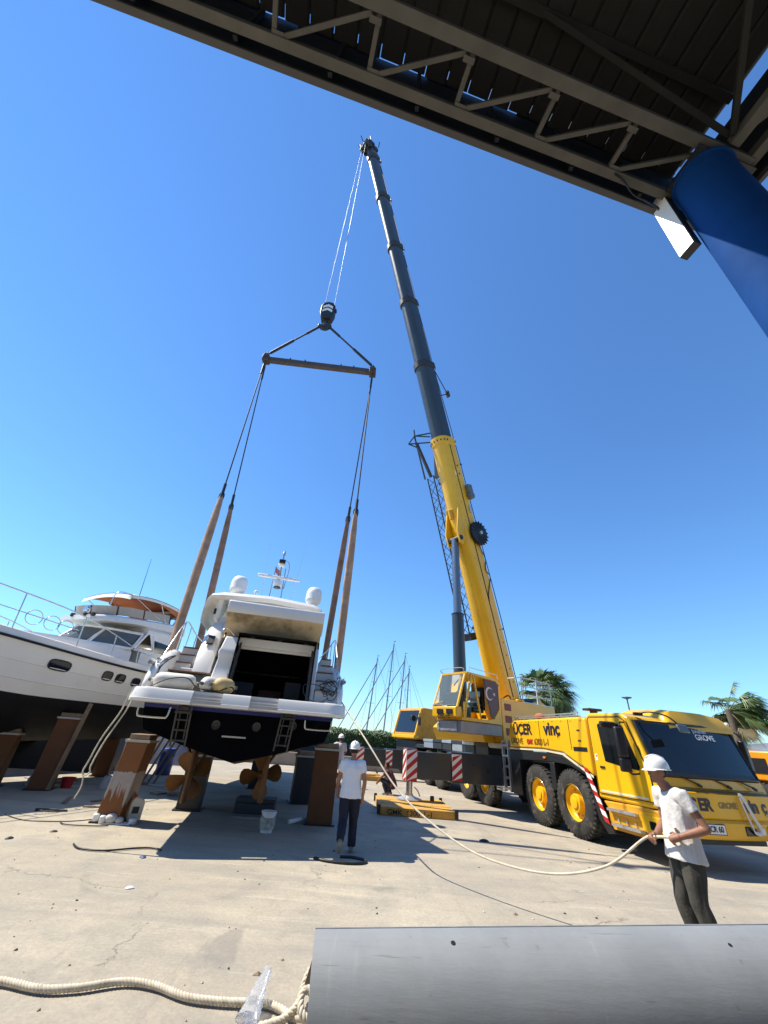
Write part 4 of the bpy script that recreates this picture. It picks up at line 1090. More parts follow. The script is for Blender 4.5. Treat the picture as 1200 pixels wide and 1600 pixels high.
supart('red_vent', pm('dark_red_vent', (.20,.035,.02), .5), m, .01)
text('lettering', 'ÜÇER vinç', .40, NAVY, SI @ frame((1.35,1.726,2.62), (-1,0,0), (0,0,1)), sup, .006, bold=.013)
m = sb(); m.bx(.6,1.05,1.30,1.74,3.56,3.62); m.bx(-2.6,-1.2,-.9,.9,3.05,3.5); supart('winch_frame', YEL, m, .03)
m = sb(); m.cyl((-1.9,-.7,3.55),(-1.9,.7,3.55),.42,n=28); supart('winch_drum', DARK, m, 0, 40)
for sgn in (-1, 1):
    m = sb(); m.prism([(-2.5,2.6),(-2.3,3.65),(-1.7,3.85),(-1.0,3.65),(-.3,2.9)], sgn*.92-.06, sgn*.92+.06, 'y'); supart('boom_bracket', YEL, m, .02)
m = sb(); m.bx(-4.6,-2.95,-1.45,1.45,1.9,2.75); part('counterweight', YEL, m, .04)
# white guard rails on the deck beside the boom
m = sb()
for (u0, u1) in ((.6,-1.5),):
    for u in (u0, (u0+u1)/2, u1): m.tube([(u,1.66,3.55),(u,1.66,4.50)], .024, 8)
    for z in (3.85,4.18,4.50): m.tube([(u0,1.66,z),(u1,1.66,z)], .02, 8)
    m.tube([(u0,1.66,4.5),(u0,1.0,4.5)], .02, 8); m.tube([(u1,1.66,4.5),(u1,.9,4.5)], .02, 8)
part('guard_rail', pm('pale_rail', (.62,.63,.62), .4), m, 0, 50)
m = sb(); m.bx(-1.6,.7,1.30,1.70,3.53,3.57); part('walkway', ALU, m)

# operator's cab
U0, U1, V0, V1, Z0, Z1 = 2.25, 4.70, .55, 1.78, 2.62, 4.22
SIDEP = [(U0,2.62),(U0,4.02),(U0+.25,4.16),(U1-.62,4.22),(U1-.45,4.16),(U1-.02,3.05),(U1-.06,2.72),(U1-.25,2.62)]
m = sb()
# shell as frame pieces: floor, back, roof, far side, pillars
m.bx(U0,U1-.25,V0,V1,2.62,2.72); m.bx(U0,U0+.10,V0,V1,2.72,3.95); m.prism([(U0,3.95),(U0+.25,4.10),(U1-.55,4.17),(U1-.55,4.24),(U0+.25,4.20),(U0,4.06)], V0, V1, 'y')
m.prism([(U0,2.72),(U0,3.1),(U1-.02,3.1),(U1-.02,2.72)], V0, V0+.05, 'y')
ocab = part('operator_cab', YEL, m, .012)
def oc(name, mat, mb, bevel=0, smooth=0): return mb.build(name, mat, ocab, bevel=bevel, smooth=smooth)
m = sb()
for v_ in (V0+.03, V1-.04):
    m.bar((U1-.04,v_,3.0),(U1-.52,v_,4.18),.07,.07)
m.bar((U1-1.30,V1-.035,2.72),(U1-.95,V1-.035,4.18),.05,.06)
oc('pillar', YEL, m, .01)
m = sb(); m.bar((U1-.36,V1-.02,2.66),(U1-.42,V1-.02,3.2),.08,.06); m.tube(cr([(U1-.40,V1-.01,2.70),(U1-.50,V1,3.2),(U1-.80,V1,4.18)],6), .045, 8); oc('door_frame', YEL, m, 0, 50)
m = sb(); m.prism([(U1-.02,2.70),(U1+.0,3.02),(U1-.06,3.04),(U1-.30,3.04),(U1-.40,2.70)], V0+.02, V1-.06, 'y'); oc('nose_panel', YEL, m, .03)
m = sb(); m.bx(U1-.01,U1+.02,V0+.25,V0+.55,2.80,2.95); m.bx(U1-.01,U1+.02,V1-.52,V1-.22,2.80,2.95); oc('work_lamp', BLACK, m, .01)
m = sb(); m.add([(U1-.015,V0+.06,3.06),(U1-.015,V1-.08,3.06),(U1-.49,V1-.08,4.14),(U1-.49,V0+.06,4.14)], [(0,1,2,3)]); oc('front_screen', pm('clear_green_glass', (.55,.68,.68), .04, var=0, tr=.85), m)
m = sb(); m.bx(U1-.70,U1-.55,V0+.2,V1-.2,2.73,3.45); oc('control_console', BLACK, m, .04)
# flag decal on the rear quarter glass
m = sb(); FL = [(U0+.06,3.25),(U0+.04,3.92),(U0+.20,4.06),(U1-1.52,4.10),(U1-1.85,2.86),(U1-2.0,2.80)]
m.prism(FL, V1-.035, V1-.022, 'y'); oc('quarter_window', GLASS, m)
m = sb(); m.prism([(u*.985+.035, z*.985+.055) for u, z in FL], V1-.021, V1-.016, 'y'); oc('flag_decal', pm('flag_red', (.085,.012,.018), .35, var=.1), m)
m = sb(); X2 = frame((U0+.62, V1-.0155, 3.62), (-1,0,0), (0,0,1)); mm = MB(SI @ X2)
arc = [(.23*math.cos(R(a)), .23*math.sin(R(a))) for a in range(35,326,15)]; arc2 = [(.045+.185*math.cos(R(a)), .185*math.sin(R(a))) for a in range(318,41,-15)]
n1 = len(arc)
mm.add([(x,y,.0) for x, y in arc] + [(x,y,0.) for x, y in arc2[::-1]], [(i,i+1,n1+min(i+1,len(arc2)-1),n1+min(i,len(arc2)-1)) for i in range(n1-1)])
st = []
for k in range(10):
    rr = .085 if k % 2 == 0 else .033; a = math.pi + k*math.pi/5; st.append((.28+rr*math.cos(a), rr*math.sin(a), 0))
mm.add(st, [tuple(range(10))]); mm.build('crescent_and_star', pm('decal_white', (.55,.55,.55), .4, var=0), ocab)
m = sb(); m.prism([(U0,2.62),(U0,3.24),(U1-2.02,2.78),(U1-1.5,2.72),(U1-1.5,2.62)], V1-.06, V1-.004, 'y'); oc('lower_panel', YEL, m, .01)
m = sb(); m.box((U1-1.35,V1+.06,2.80),(.20,.08,.13)); oc('floor_lamp', BLACK, m, .03)
m = sb(); m.bx(2.2,4.45,.6,1.72,2.24,2.61); m2 = m; part('cab_plinth', pm('plinth_grey', (.30,.31,.31), .5, .3, var=.2), m, .02)
m = sb(); m.bx(4.46,4.50,.75,1.55,2.28,2.58); m.bx(4.46,4.52,.62,.74,2.3,2.5); part('front_grille', ALU, m)
text('lettering', 'GROVE', .22, BLK, SI @ frame((U1+.004,V0+.28,2.66), (0,1,0), (0,0,1)), ocab, .004, sx=.85)
m = sb(); m.tube(cr([(U1-.5,V0+.1,4.22),(U1-.4,V0+.1,4.35),(U1-.4,V1-.1,4.35),(U1-.5,V1-.1,4.22)],4), .015, 6); oc('roof_bar', ALU, m)
m = sb(); m.tube([(U0+.1,V1,4.2),(U0+.1,V1,4.34),(U1-.7,V1,4.40),(U1-.7,V1,4.25)], .015, 6); oc('roof_bar', ALU, m)
# seat
m = sb(); m.bx(U1-1.75,U1-1.15,V0+.40,V1-.25,2.95,3.10); m.bx(U1-1.85,U1-1.72,V0+.40,V1-.25,3.05,3.85); m.bx(U1-1.7,U1-1.2,V1-.36,V1-.24,3.16,3.26); oc('operator_seat', BLACK, m, .04)

# ------------------------------------------------------------------ boom
FOOT = V((SW - FU*1.6).to_tuple()) + V((-.70,.0,0)); FOOT.z = 3.35
TIP = V((-3.25, 12.45, 42.0))
BD = (TIP-FOOT).normalized(); BL_ = (TIP-FOOT).length
BY = (FU - BD*FU.dot(BD)).normalized()               # underside / forward
BXv = BY.cross(BD).normalized()
if BXv.dot(LV) < 0: BXv = -BXv
BMX = MX((BXv, BY, BD)).transposed().to_4x4(); BMX.translation = FOOT
BI = TI @ BMX
def bb(): return MB(BI)
def sect(w, d, ang=8):
    """boom cross-section: flat folded top, rounded underside"""
    pts = [(-w/2,-d*.46),(-w*.42,-d*.5),(w*.42,-d*.5),(w/2,-d*.46),(w/2,.08*d)]
    for k in range(1, 8):
        a = math.pi*k/8
        pts.append((w/2*math.cos(a), .08*d + d*.42*math.sin(a)))
    pts.append((-w/2,.08*d))
    return pts
def ring(w, d, z): return [V((x,y,z)) for x, y in sect(w, d)]
m = bb(); m.loft([ring(.9,.9,-.6), ring(1.08,1.20,.5), ring(1.04,1.15,14.0)]); bbase = part('boom_base_section', YEL, m, 0, 25)
def bp(name, mat, mb, bevel=0, smooth=0, parent=None): return mb.build(name, mat, parent or bbase, bevel=bevel, smooth=smooth)
m = bb(); m.loft([ring(1.06,1.18,13.95), ring(1.12,1.24,14.0), ring(1.12,1.24,14.45), ring(1.06,1.16,14.47)]); bp('boom_collar', YEL, m, 0, 25)
m = bb(); m.loft([ring(1.075,1.19,8.75), ring(1.075,1.19,8.85)]); bp('weld_band', YEL, m)
for k in range(16):
    t = k/16; P = sect(1.125,1.245); i = t*len(P); a = P[int(i) % len(P)]
    m = bb(); m.box((a[0],a[1],14.2),(.05,.05,.10)); bp('collar_pad', DARK, m)
ends = [19.9, 25.1, 30.3, 35.5, 40.1]; st_ = 14.3
sizes = [(.92,1.02),(.85,.94),(.79,.87),(.73,.80),(.68,.75)]
for i, (e, (w_, d_)) in enumerate(zip(ends, sizes)):
    m = bb(); m.loft([ring(w_,d_,st_), ring(w_,d_,e)]); sec_ = part('boom_section', DGREY, m, 0, 25)
    m = bb(); m.loft([ring(w_+.05,d_+.05,e-.42), ring(w_+.14,d_+.14,e-.38), ring(w_+.14,d_+.14,e-.02), ring(w_+.06,d_+.06,e)]); m.build('section_collar', DARK, sec_, smooth=25)
    m = bb(); m.bar((w_*.3,-d_*.5,e-.2),(w_*.3,-d_*.5-.38,e-.05),.06,.10); m.bar((w_*.3,-d_*.5-.32,e-.25),(w_*.3,-d_*.5-.36,e+.2),.05,.05); m.build('rope_guide', DARK, sec_)
    st_ = e
# dark seam strip along the near side of the base section
m = bb(); m.add([(.546,-.08,.6),(.546,-.03,.6),(.526,-.03,14.0),(.526,-.08,14.0)], [(0,1,2,3)]); m.bar((.552,-.055,.6),(.534,-.055,13.9),.03,.02); bp('cable_track', DARK, m)
for z in (1.2,1.8,2.4,3.0,3.6): 
    m = bb(); m.cyl((.52,-.36,z),(.552,-.36,z),.03,n=10); bp('bolt_hole', BLACK, m)
for z in (12.1,12.6): 
    m = bb(); m.cyl((.51,-.26,z),(.54,-.26,z),.05,n=10); bp('bolt_hole', BLACK, m)
m = bb(); m.bx(.50,.534,.0,.10,12.0,12.2); bp('white_label', WHITE, m)
# head
m = bb(); m.loft([ring(.63,.70,40.1), ring(.60,.80,40.7), ring(.56,1.05,41.1)]); head = part('boom_head', DGREY, m, 0, 30)
for x in (-.36,-.12,.12,.36):
    m = bb(); m.cyl((x-.05,.42,41.0),(x+.05,.42,41.0),.34,n=20); m.build('head_sheave', DARK, head, smooth=40)
m = bb(); m.box((0,-.30,41.15),(.75,.45,.4)); m.box((.2,.1,41.45),(.45,.6,.25)); m.box((-.30,.5,41.3),(.12,.45,.5)); m.build('head_frame', DARK, head, bevel=.02)
for x, y in ((-.4,.6),(.1,.75),(.42,.2),(.5,-.5)):
    m = bb(); m.bar((x,y,41.2),(x*1.25,y*1.2,41.75),.05,.05); m.build('head_pin', DARK, head)
# hoist rope falls to the hook block
for k, (dx, dy) in enumerate(((-.24,-.05),(.24,.05))):
    a = BMX @ V((-.30+.5*k,.62,41.0)); b_ = HK + V((dx, dy, .70))
    m = MB(TI); m.cyl(a, b_, .013, n=6); part('hoist_rope', WIREL, m)
# rope along the back of the boom with guides
m = bb(); m.tube([(.2,-1.1,.2),(.3,-1.02,4.0),(.3,-.92,13.9),(.25,-.75,19.8),(.25,-.62,30),(.2,-.55,40.9)], .024, 6); part('back_rope', WIRE, m)
for z in (3.6, 6.1, 12.9):
    m = bb(); m.bar((.3,-.52,z),(.3,-1.0,z),.06,.08); bp('rope_guide', DARK, m)
m = bb(); m.tube([(.35,-.5,19.7),(.35,-1.35,17.9)], .03, 6); m.tube([(.30,-.45,17.5),(.35,-1.35,17.9)], .035, 6); m.bx(.25,.45,-1.45,-1.30,17.7,18.1); part('stay_bracket', DARK, m)
# cable reel on the near side, towards the back
m = bb(); m.lathe([(.10,.0),(.64,.0),(.66,.02),(.66,.05),(.62,.06),(.62,.16),(.10,.20)], (.56,-.48,8.55), (1,0,0), 36); reel = bp('cable_reel', BLACK, m, 0, 35)
for k in range(18):
    a = 2*math.pi*k/18; c, s_ = math.cos(a), math.sin(a)
    m = bb(); m.bar((.755,-.48+.15*c,8.55+.15*s_),(.735,-.48+.68*c,8.55+.68*s_),.04,.05); m.build('reel_spoke', BLACK, reel)
m = bb(); m.lathe([(.10,0),(.10,.10),(.0,.11)], (.74,-.48,8.55), (1,0,0), 14); m.build('reel_hub', ALU, reel, smooth=40)
m = bb(); m.tube(cr([(.60,-.30,7.9),(.57,-.58,7.2),(.565,-.40,6.6),(.57,-.60,6.2),(.565,-.15,5.4),(.56,-.06,5.0)],6), .022, 6); bp('reel_cable', BLACK, m, 0, 60)
m = bb(); m.cyl((.50,-.62,10.75),(.78,-.62,10.75),.22,n=18); m.box((.64,-.62,11.15),(.26,.36,.5)); bp('auxiliary_winch', pm('winch_grey', (.12,.13,.13), .4), m, .03)
m = bb(); m.box((.55,-.40,9.95),(.12,.14,.40)); bp('sensor_box', ALU, m, .02)
# lift cylinder with bracket
CT = BMX @ V((0,.80,8.35)); CB = SXM @ V((2.5,0,2.75))
m = MB(TI); d = (CT-CB); m.cyl(CB, CB+d*.52, .27, n=28); m.cyl(CB+d*.52, CB+d*.525, .29, n=28); part('lift_cylinder', DGREY, m, 0, 40)
m = MB(TI); m.cyl(CB+d*.50, CT, .19, n=28); part('cylinder_rod', CHROME, m, 0, 40)
for x in (-.40, .40):
    m = bb(); m.prism([(.40,10.3),(.58,9.7),(.98,8.7),(.95,8.1),(.75,8.0),(.42,8.35),(.34,8.6)], x-.05, x+.05, 'x'); bp('cylinder_bracket', YEL, m, .02)
m = bb(); m.cyl((-.48,.82,8.35),(.48,.82,8.35),.13,n=16); bp('bracket_pin', DARK, m, 0, 40)
m = bb(); m.cyl((.0,.62,9.5),(.0,.62,10.0),.12,n=14); bp('bracket_motor', YELD, m, 0, 40)
m = MB(TI); pth = cr([CB+V((-.32,-.1,.4)), CB+d*.12+V((-.36,-.1,0)), CB+d*.2+V((-.33,-.1,0))],4); m.tube(pth, .03, 6); part('cylinder_hose', BLACK, m, 0, 60)
# stowed lattice jib on the far side
m = bb()
cx, cy = -.86, .22
ch = [(cx-.26,cy+.34),(cx+.22,cy+.34),(cx-.26,cy-.24),(cx+.22,cy-.24)]
JIB = pm('jib_dark_blue', (.02,.03,.04), .5)
jib = None
for x, y in ch:
    mm = bb(); mm.cyl((x,y,3.6),(x,y,12.4),.036,n=8)
    if jib is None: jib = part('lattice_jib', JIB, mm, 0, 50)
    else: mm.build('jib_chord', JIB, jib, smooth=50)
zz = 3.6; k = 0
while zz < 12.2:
    z2 = min(zz+.55, 12.4)
    for (a, b_) in ((0,1),(1,3),(3,2),(2,0)):
        p, q_ = (ch[a], ch[b_]) if k % 2 == 0 else (ch[b_], ch[a])
        m.cyl((p[0],p[1],zz),(q_[0],q_[1],z2),.016,n=5)
    zz += .55; k += 1
o = m.build('jib_lacing', JIB, jib); o['kind'] = 'stuff'
m = bb(); m.bar((cx,cy+.3,12.4),(cx-.15,cy+.75,14.6),.14,.14); m.bar((cx+.2,cy,12.3),(cx+.45,cy-.1,13.8),.30,.16); m.bar((cx-.38,cy+.42,12.4),(cx-.30,cy+.62,15.2),.07,.07); m.build('jib_foot', JIB, jib)
m = bb()
for a, b_ in (((cx-.3,cy+.6,15.2),(cx+.5,cy+.2,14.8)),((cx-.3,cy+.6,15.2),(cx-.55,cy+1.0,14.7)),((cx-.55,cy+1.0,14.7),(cx-.15,cy+.7,14.3)),((cx-.3,cy+.6,15.2),(cx+.45,cy-.2,15.2)),((cx-.3,cy+.6,15.2),(cx-.25,cy+.6,15.6)),((cx-.55,cy+1.0,14.7),(cx+.5,cy+.3,14.4))):
    m.bar(a, b_, .06, .06)
m.build('jib_head_frame', JIB, jib)
m = bb(); m.bar((cx+.2,cy,3.9),(-.45,0,3.9),.12,.12); m.bar((cx+.2,cy,11.9),(-.45,0,11.9),.12,.12); m.build('jib_mount', JIB, jib)
m = bb(); m.box((cx,cy+.05,3.5),(.5,.5,.35)); m.build('jib_end_block', JIB, jib, bevel=.03)
# ================================================================== second boat on stands, bow towards the camera
BO, BR = (-8.86, 18.3, 0), R(158.3)
boat = root('flybridge_boat', BO, BR, 'cream flybridge cruiser on stands at left with orange bimini', 'boat')
BOM = mat_of(BO, BR)
L2 = 13.0
def st2(y): return hull_station(max(y, 0.0), L2, 2.0, 1.25, 2.2, 3.34)
rows2 = []
for i in range(30):
    y = -.6 + (L2+.6)*i/29
    rows2.append((y,)+st2(y))
band(rows2, [0,.25,.5,.75,1.0,1.04], 'hull_bottom', ANTIB, boat)
band(rows2, [1.04,1.12,1.3], 'lower_topside', GELC, boat)
band(rows2, [1.3,1.32,1.6,1.62,1.98,2.0], 'topside', GELC, boat)
def pt2(y, f, sgn=-1, out=0): return side_pt((y,)+st2(y), f, sgn) + V((sgn*out,0,0))
m = MB()
for sgn in (-1, 1):
    m.tube([pt2(-.6+13.4*i/40, 2.0, sgn, .02) for i in range(41)], [(.035,.06)]*41, 8)
m.build('rubbing_strake', BLACK, boat, smooth=60)
m = MB()
for sgn in (-1, 1):
    m.tube([pt2(-.6+13.1*i/40, 1.62, sgn, .0) for i in range(41)], .018, 6); m.tube([pt2(-.6+13.1*i/40, 1.30, sgn, .0) for i in range(41)], .016, 6)
m.build('spray_rail', GELC, boat, smooth=60)
# bulwark and deck
m = MB()
for sgn in (-1, 1):
    m.loft([[pt2(y, 2, sgn, .01), pt2(y, 2, sgn, -.02)+V((0,0,.20)), pt2(y, 2, sgn, -.10)+V((0,0,.23)), pt2(y, 2, sgn, -.16)+V((0,0,.16))] for y in [-.6+13.1*i/36 for i in range(37)]], closed=False)
m.build('bulwark', GEL, boat, smooth=40)
m = MB(); m.loft([[pt2(y,2,-1,-.14)+V((0,0,.16)), V((0,y,st2(y)[4]+.24)), pt2(y,2,1,-.14)+V((0,0,.16))] for y in [-.6+13.1*i/36 for i in range(37)]], closed=False); m.build('deck', GEL, boat, smooth=60)
# portholes
def porthole(y, f, w_, h_):
    c = pt2(y, f, -1, .0); a = (pt2(y+.05, f, -1)-pt2(y-.05, f, -1)).normalized(); u_ = (pt2(y, f+.05, -1)-pt2(y, f-.05, -1)).normalized()
    n_ = u_.cross(a).normalized(); 
    if n_.x > 0: n_ = -n_
    ptsq = []
    for k in range(20):
        t = 2*math.pi*k/20; cx_ = abs(math.cos(t))**.6*math.copysign(1, math.cos(t)); sy_ = abs(math.sin(t))**.6*math.copysign(1, math.sin(t))
        ptsq.append((cx_*w_, sy_*h_))
    m = MB(); m.add([c+a*x+u_*y_+n_*.012 for x, y_ in ptsq], [tuple(range(20))]); po = m.build('porthole', GLASS, boat)
    m = MB(); m.tube([c+a*x*1.06+u_*y_*1.06+n_*.012 for x, y_ in ptsq], .016, 6, closed=True); m.build('porthole_frame', BLACK, po, smooth=60)
porthole(5.55, 1.70, .30, .13); porthole(3.98, 1.70, .16, .125); porthole(3.50, 1.70, .16, .125); porthole(2.88, 1.68, .15, .12)
# coachroof, windscreen
m = MB(); rings = []
for y, hw, zt in ((1.15,1.50,4.98),(2.2,1.50,4.95),(2.7,1.48,4.92),(3.05,1.46,4.05),(5.0,1.15,4.02),(6.6,.8,3.93),(8.2,.4,3.85)):
    rings.append([V((-hw,y,3.4)), V((-hw*.98,y,zt-.12)), V((-hw*.90,y,zt)), V((0,y,zt+.05)), V((hw*.90,y,zt)), V((hw*.98,y,zt-.12)), V((hw,y,3.4))])
m.loft(rings[:3]); m.build('cabin', GEL, boat, smooth=40)
m = MB(); m.loft(rings[3:]); m.build('coachroof', GEL, boat, smooth=40)
def wsc(x, t):
    k = (x/1.48)**2
    return V((x*(1-.06*t), 4.85-1.75*k - .55*t*(1-.4*k), 4.04+.58*t))
frames_x = (-1.46,-.80,0,.80,1.46)
for a, b_ in zip(frames_x[:-1], frames_x[1:]):
    m = MB(); m.loft([[wsc(a+.04+(b_-a-.08)*i/5, .08+.84*t/2) for i in range(6)] for t in range(3)], closed=False); m.build('windscreen_pane', pm('pale_screen', (.10,.12,.12), .06, var=0), boat)
m = MB()
for x in frames_x: m.tube([wsc(x,0),wsc(x,1)], .04, 6)
for t in (0, 1): m.tube([wsc(-1.46+2.92*i/20, t) for i in range(21)], .045, 6)
m.build('windscreen_frame', WHITE, boat, smooth=60)
m = MB()
m.loft([[wsc(-1.46+2.92*i/16,1.02) for i in range(17)], [V(((-1.46+2.92*i/16)*.96, 2.6, 4.80)) for i in range(17)]], closed=False); m.build('brow', GEL, boat, smooth=60)
m = MB(); m.add([(-1.50,3.00,4.10),(-1.49,2.74,4.62),(-1.49,2.62,4.66),(-1.50,2.30,4.12)], [(0,1,2,3)]); m.add([(-1.506,2.22,4.12),(-1.496,2.40,4.50),(-1.496,1.4,4.45),(-1.506,1.4,4.10)], [(0,1,2,3)]); m.build('side_window', GLASS, boat)
m = MB(); m.tube([(-1.48,3.06,4.08),(-1.46,2.70,4.68)], .045, 6); m.prism([(3.05,4.02),(2.70,4.70),(2.2,4.72),(2.2,4.02)], -1.485, -1.44, 'x'); m.tube([(-1.51,2.26,4.1),(-1.49,2.44,4.66)], .03, 6); m.build('side_frame', WHITE, boat)
# flybridge
m = MB(); rings = []
for y, hw, z0, z1 in ((1.0,1.45,4.96,5.28),(1.6,1.45,4.96,5.30),(3.2,1.38,4.90,5.12),(4.1,1.15,4.80,5.02),(4.55,.75,4.76,4.92)):
    rings.append([V((-hw,y,z0)), V((-hw*.97,y,z1-.05)), V((-hw*.90,y,z1)), V((hw*.90,y,z1)), V((hw*.97,y,z1-.05)), V((hw,y,z0))])
m.loft(rings); m.build('flybridge', GEL, boat, smooth=40)
m = MB()
path = [V((-1.32,1.8,5.28)), V((-1.30,2.8,5.18)), V((-1.15,3.6,5.10)), V((-.75,4.15,5.02)), V((0,4.35,4.99)), V((.75,4.15,5.02)), V((1.15,3.6,5.10)), V((1.30,2.8,5.18)), V((1.32,1.8,5.28))]
pth = cr(path,5); m.loft([pth, [p*1.0+V((p.x*.03,.10,.30)) for p in pth]], closed=False); m.build('wind_deflector', pm('smoked_acrylic', (.34,.32,.29), .3, var=.1), boat, smooth=60)
for i in range(0, len(pth), 6):
    m = MB(); m.bar(pth[i], pth[i]+V((pth[i].x*.03,.10,.31)), .05,.03); m.build('deflector_post', BLACK, boat)
m = MB(); m.lathe([(.02,0),(.10,.02),(.12,.08),(.10,.16),(0,.17)], (-.55,4.55,5.06), (0,1,.2), 16); m.build('searchlight', STEEL, boat, smooth=40)
for x in (-.85, -.45, .2): 
    m = MB(); m.lathe([(.06,0),(.07,.10),(.03,.12)], (x,4.50,4.92), (0,1,0), 12); m.build('horn', BLACK, boat, smooth=40)
# bimini: white top, orange inside and valance
BORN = pm('orange_canvas', (.50,.17,.06), .85, var=.15, scale=3)
def bim(x, y):
    return 5.98 + .14*(1-(x/1.3)**2) - .10*((y-2.6)/1.1)**2 + .04*(y-2.6)*-1
def grid(dz, x0=-1.3, x1=1.3, y0=1.25, y1=3.75): return [[V((x0+(x1-x0)*i/12, y0+(y1-y0)*j/10, bim(x0+(x1-x0)*i/12, y0+(y1-y0)*j/10)+dz)) for i in range(13)] for j in range(11)]
m = MB(); m.loft(grid(.02), closed=False); m.build('bimini_top', pm('white_canvas', (.78,.76,.70), .8, var=.05), boat, smooth=60)
m = MB(); m.loft(grid(.0), closed=False)
gr = grid(0)
m.loft([gr[0], [p+V((0,.02,-.36)) for p in gr[0]]], closed=False)
m.loft([[r[0] for r in gr[:7]], [r[0]+V((.02,0,-.36+.05*k)) for k, r in enumerate(gr[:7])]], closed=False); m.loft([[r[-1] for r in gr[:7]], [r[-1]+V((-.02,0,-.36+.05*k)) for k, r in enumerate(gr[:7])]], closed=False)
m.build('bimini_lining', BORN, boat, smooth=60)
m = MB()
m.loft([gr[-1], [p+V((0,.05,-.16)) for p in gr[-1]]], closed=False); m.loft([[r[0] for r in gr], [r[0]+V((-.015,0,-.10)) for r in gr]], closed=False)
m.build('bimini_edge', _mats['white_canvas'], boat, smooth=60)
m = MB()
for sx in (-1, 1):
    for a, b_ in (((sx*1.28,1.3,5.75),(sx*1.34,2.1,5.25)),((sx*1.28,2.5,6.0),(sx*1.34,2.0,5.25)),((sx*1.28,3.7,5.85),(sx*1.34,2.3,5.3)),((sx*1.28,1.3,5.75),(sx*1.34,1.0,5.0))): m.tube([a, b_], .016, 6)
m.tube(cr([(-1.25,3.75,5.86),(-1.2,4.2,5.82),(-1.2,4.35,5.6),(-1.2,4.35,5.2)],5), .014, 6)
m.build('bimini_frame', STEEL, boat, smooth=60)
m = MB()
for sx in (-1, 1): m.prism([(1.25,4.98),(1.75,4.98),(1.42,5.86),(1.18,5.86)], sx*1.36-.06, sx*1.36+.06, 'x')
m.bx(-1.42,1.42,1.16,1.44,5.861,5.92); m.build('targa_arch', GEL, boat, bevel=.03)
m = MB(); m.tube([(-.5,2.9,6.05),(-.62,3.1,7.62)], [.014,.006], 6); m.build('whip_aerial', BLACK, boat)
# bow rail
m = MB()
top = cr([V((-1.70,2.4,3.95))]+[pt2(y, 2, -1, -.08)+V((0,0,z)) for y, z in ((3.2,.62),(5.4,1.08),(7.9,1.15),(10,1.18),(12.2,1.2))]+[V((0,13.1,st2(13)[4]+1.2))],6)
top2 = [V((-p.x,p.y,p.z)) for p in top]
mid = [pt2(y, 2, -1, -.08)+V((0,0,.66)) for y in (5.45,6.5,7.7,9,10.5,12)]
m.tube(top, .02, 8); m.tube(top2, .02, 8); m.tube(mid, .014, 6)
for y, zt in ((3.2,.62),(4.2,.85),(5.4,1.08),(7.2,1.14),(9.2,1.17),(11,1.19)):
    for sgn in (-1, 1): m.tube([pt2(y-.08, 2, sgn, -.08)+V((0,0,.2)), pt2(y, 2, sgn, -.08)+V((0,0,zt))], .018, 8)
for y in (6.75,6.25,5.85):
    c = pt2(y, 2, -1, -.10)+V((0,0,.62)); m.tube([c+V((0,.22*math.cos(a),.20*math.sin(a))) for a in [2*math.pi*k/18 for k in range(18)]], .012, 6, closed=True)
m.build('bow_rail', STEEL, boat, smooth=60)

# ================================================================== stands, props and yard clutter
def stand(name, x, y, w_, d_, h, lean, rz, label, mat=RUST, worn=False):
    t = root(name, (x, y, 0), rz, label, 'boat stand', 'boat stands')
    m = MB(); rings = [[V((-w_/2+lean*z/h*1.0,-d_/2,z)), V((w_/2+lean*z/h,-d_/2,z)), V((w_/2+lean*z/h,d_/2,z)), V((-w_/2+lean*z/h,d_/2,z))] for z in (0,h*.5,h)]
    m.loft(rings); m.build('post', mat, t, bevel=.012)
    m = MB(); m.bx(-w_/2+lean-.03,w_/2+lean+.03,-d_/2-.03,d_/2+.03,h+.001,h+.05); m.build('head_plate', pm('plate_cream', (.50,.46,.38), .6), t)
    m = MB(); m.bx(-w_/2+lean+.02,w_/2+lean-.02,-d_/2+.03,d_/2-.03,h+.051,h+.16); m.build('wood_pad', WOOD, t, bevel=.01)
    m = MB(); m.bx(-w_/2-.06,w_/2+.06,-d_/2-.06,d_/2+.06,.004,.03); m.build('foot_plate', DARK, t)
    return t
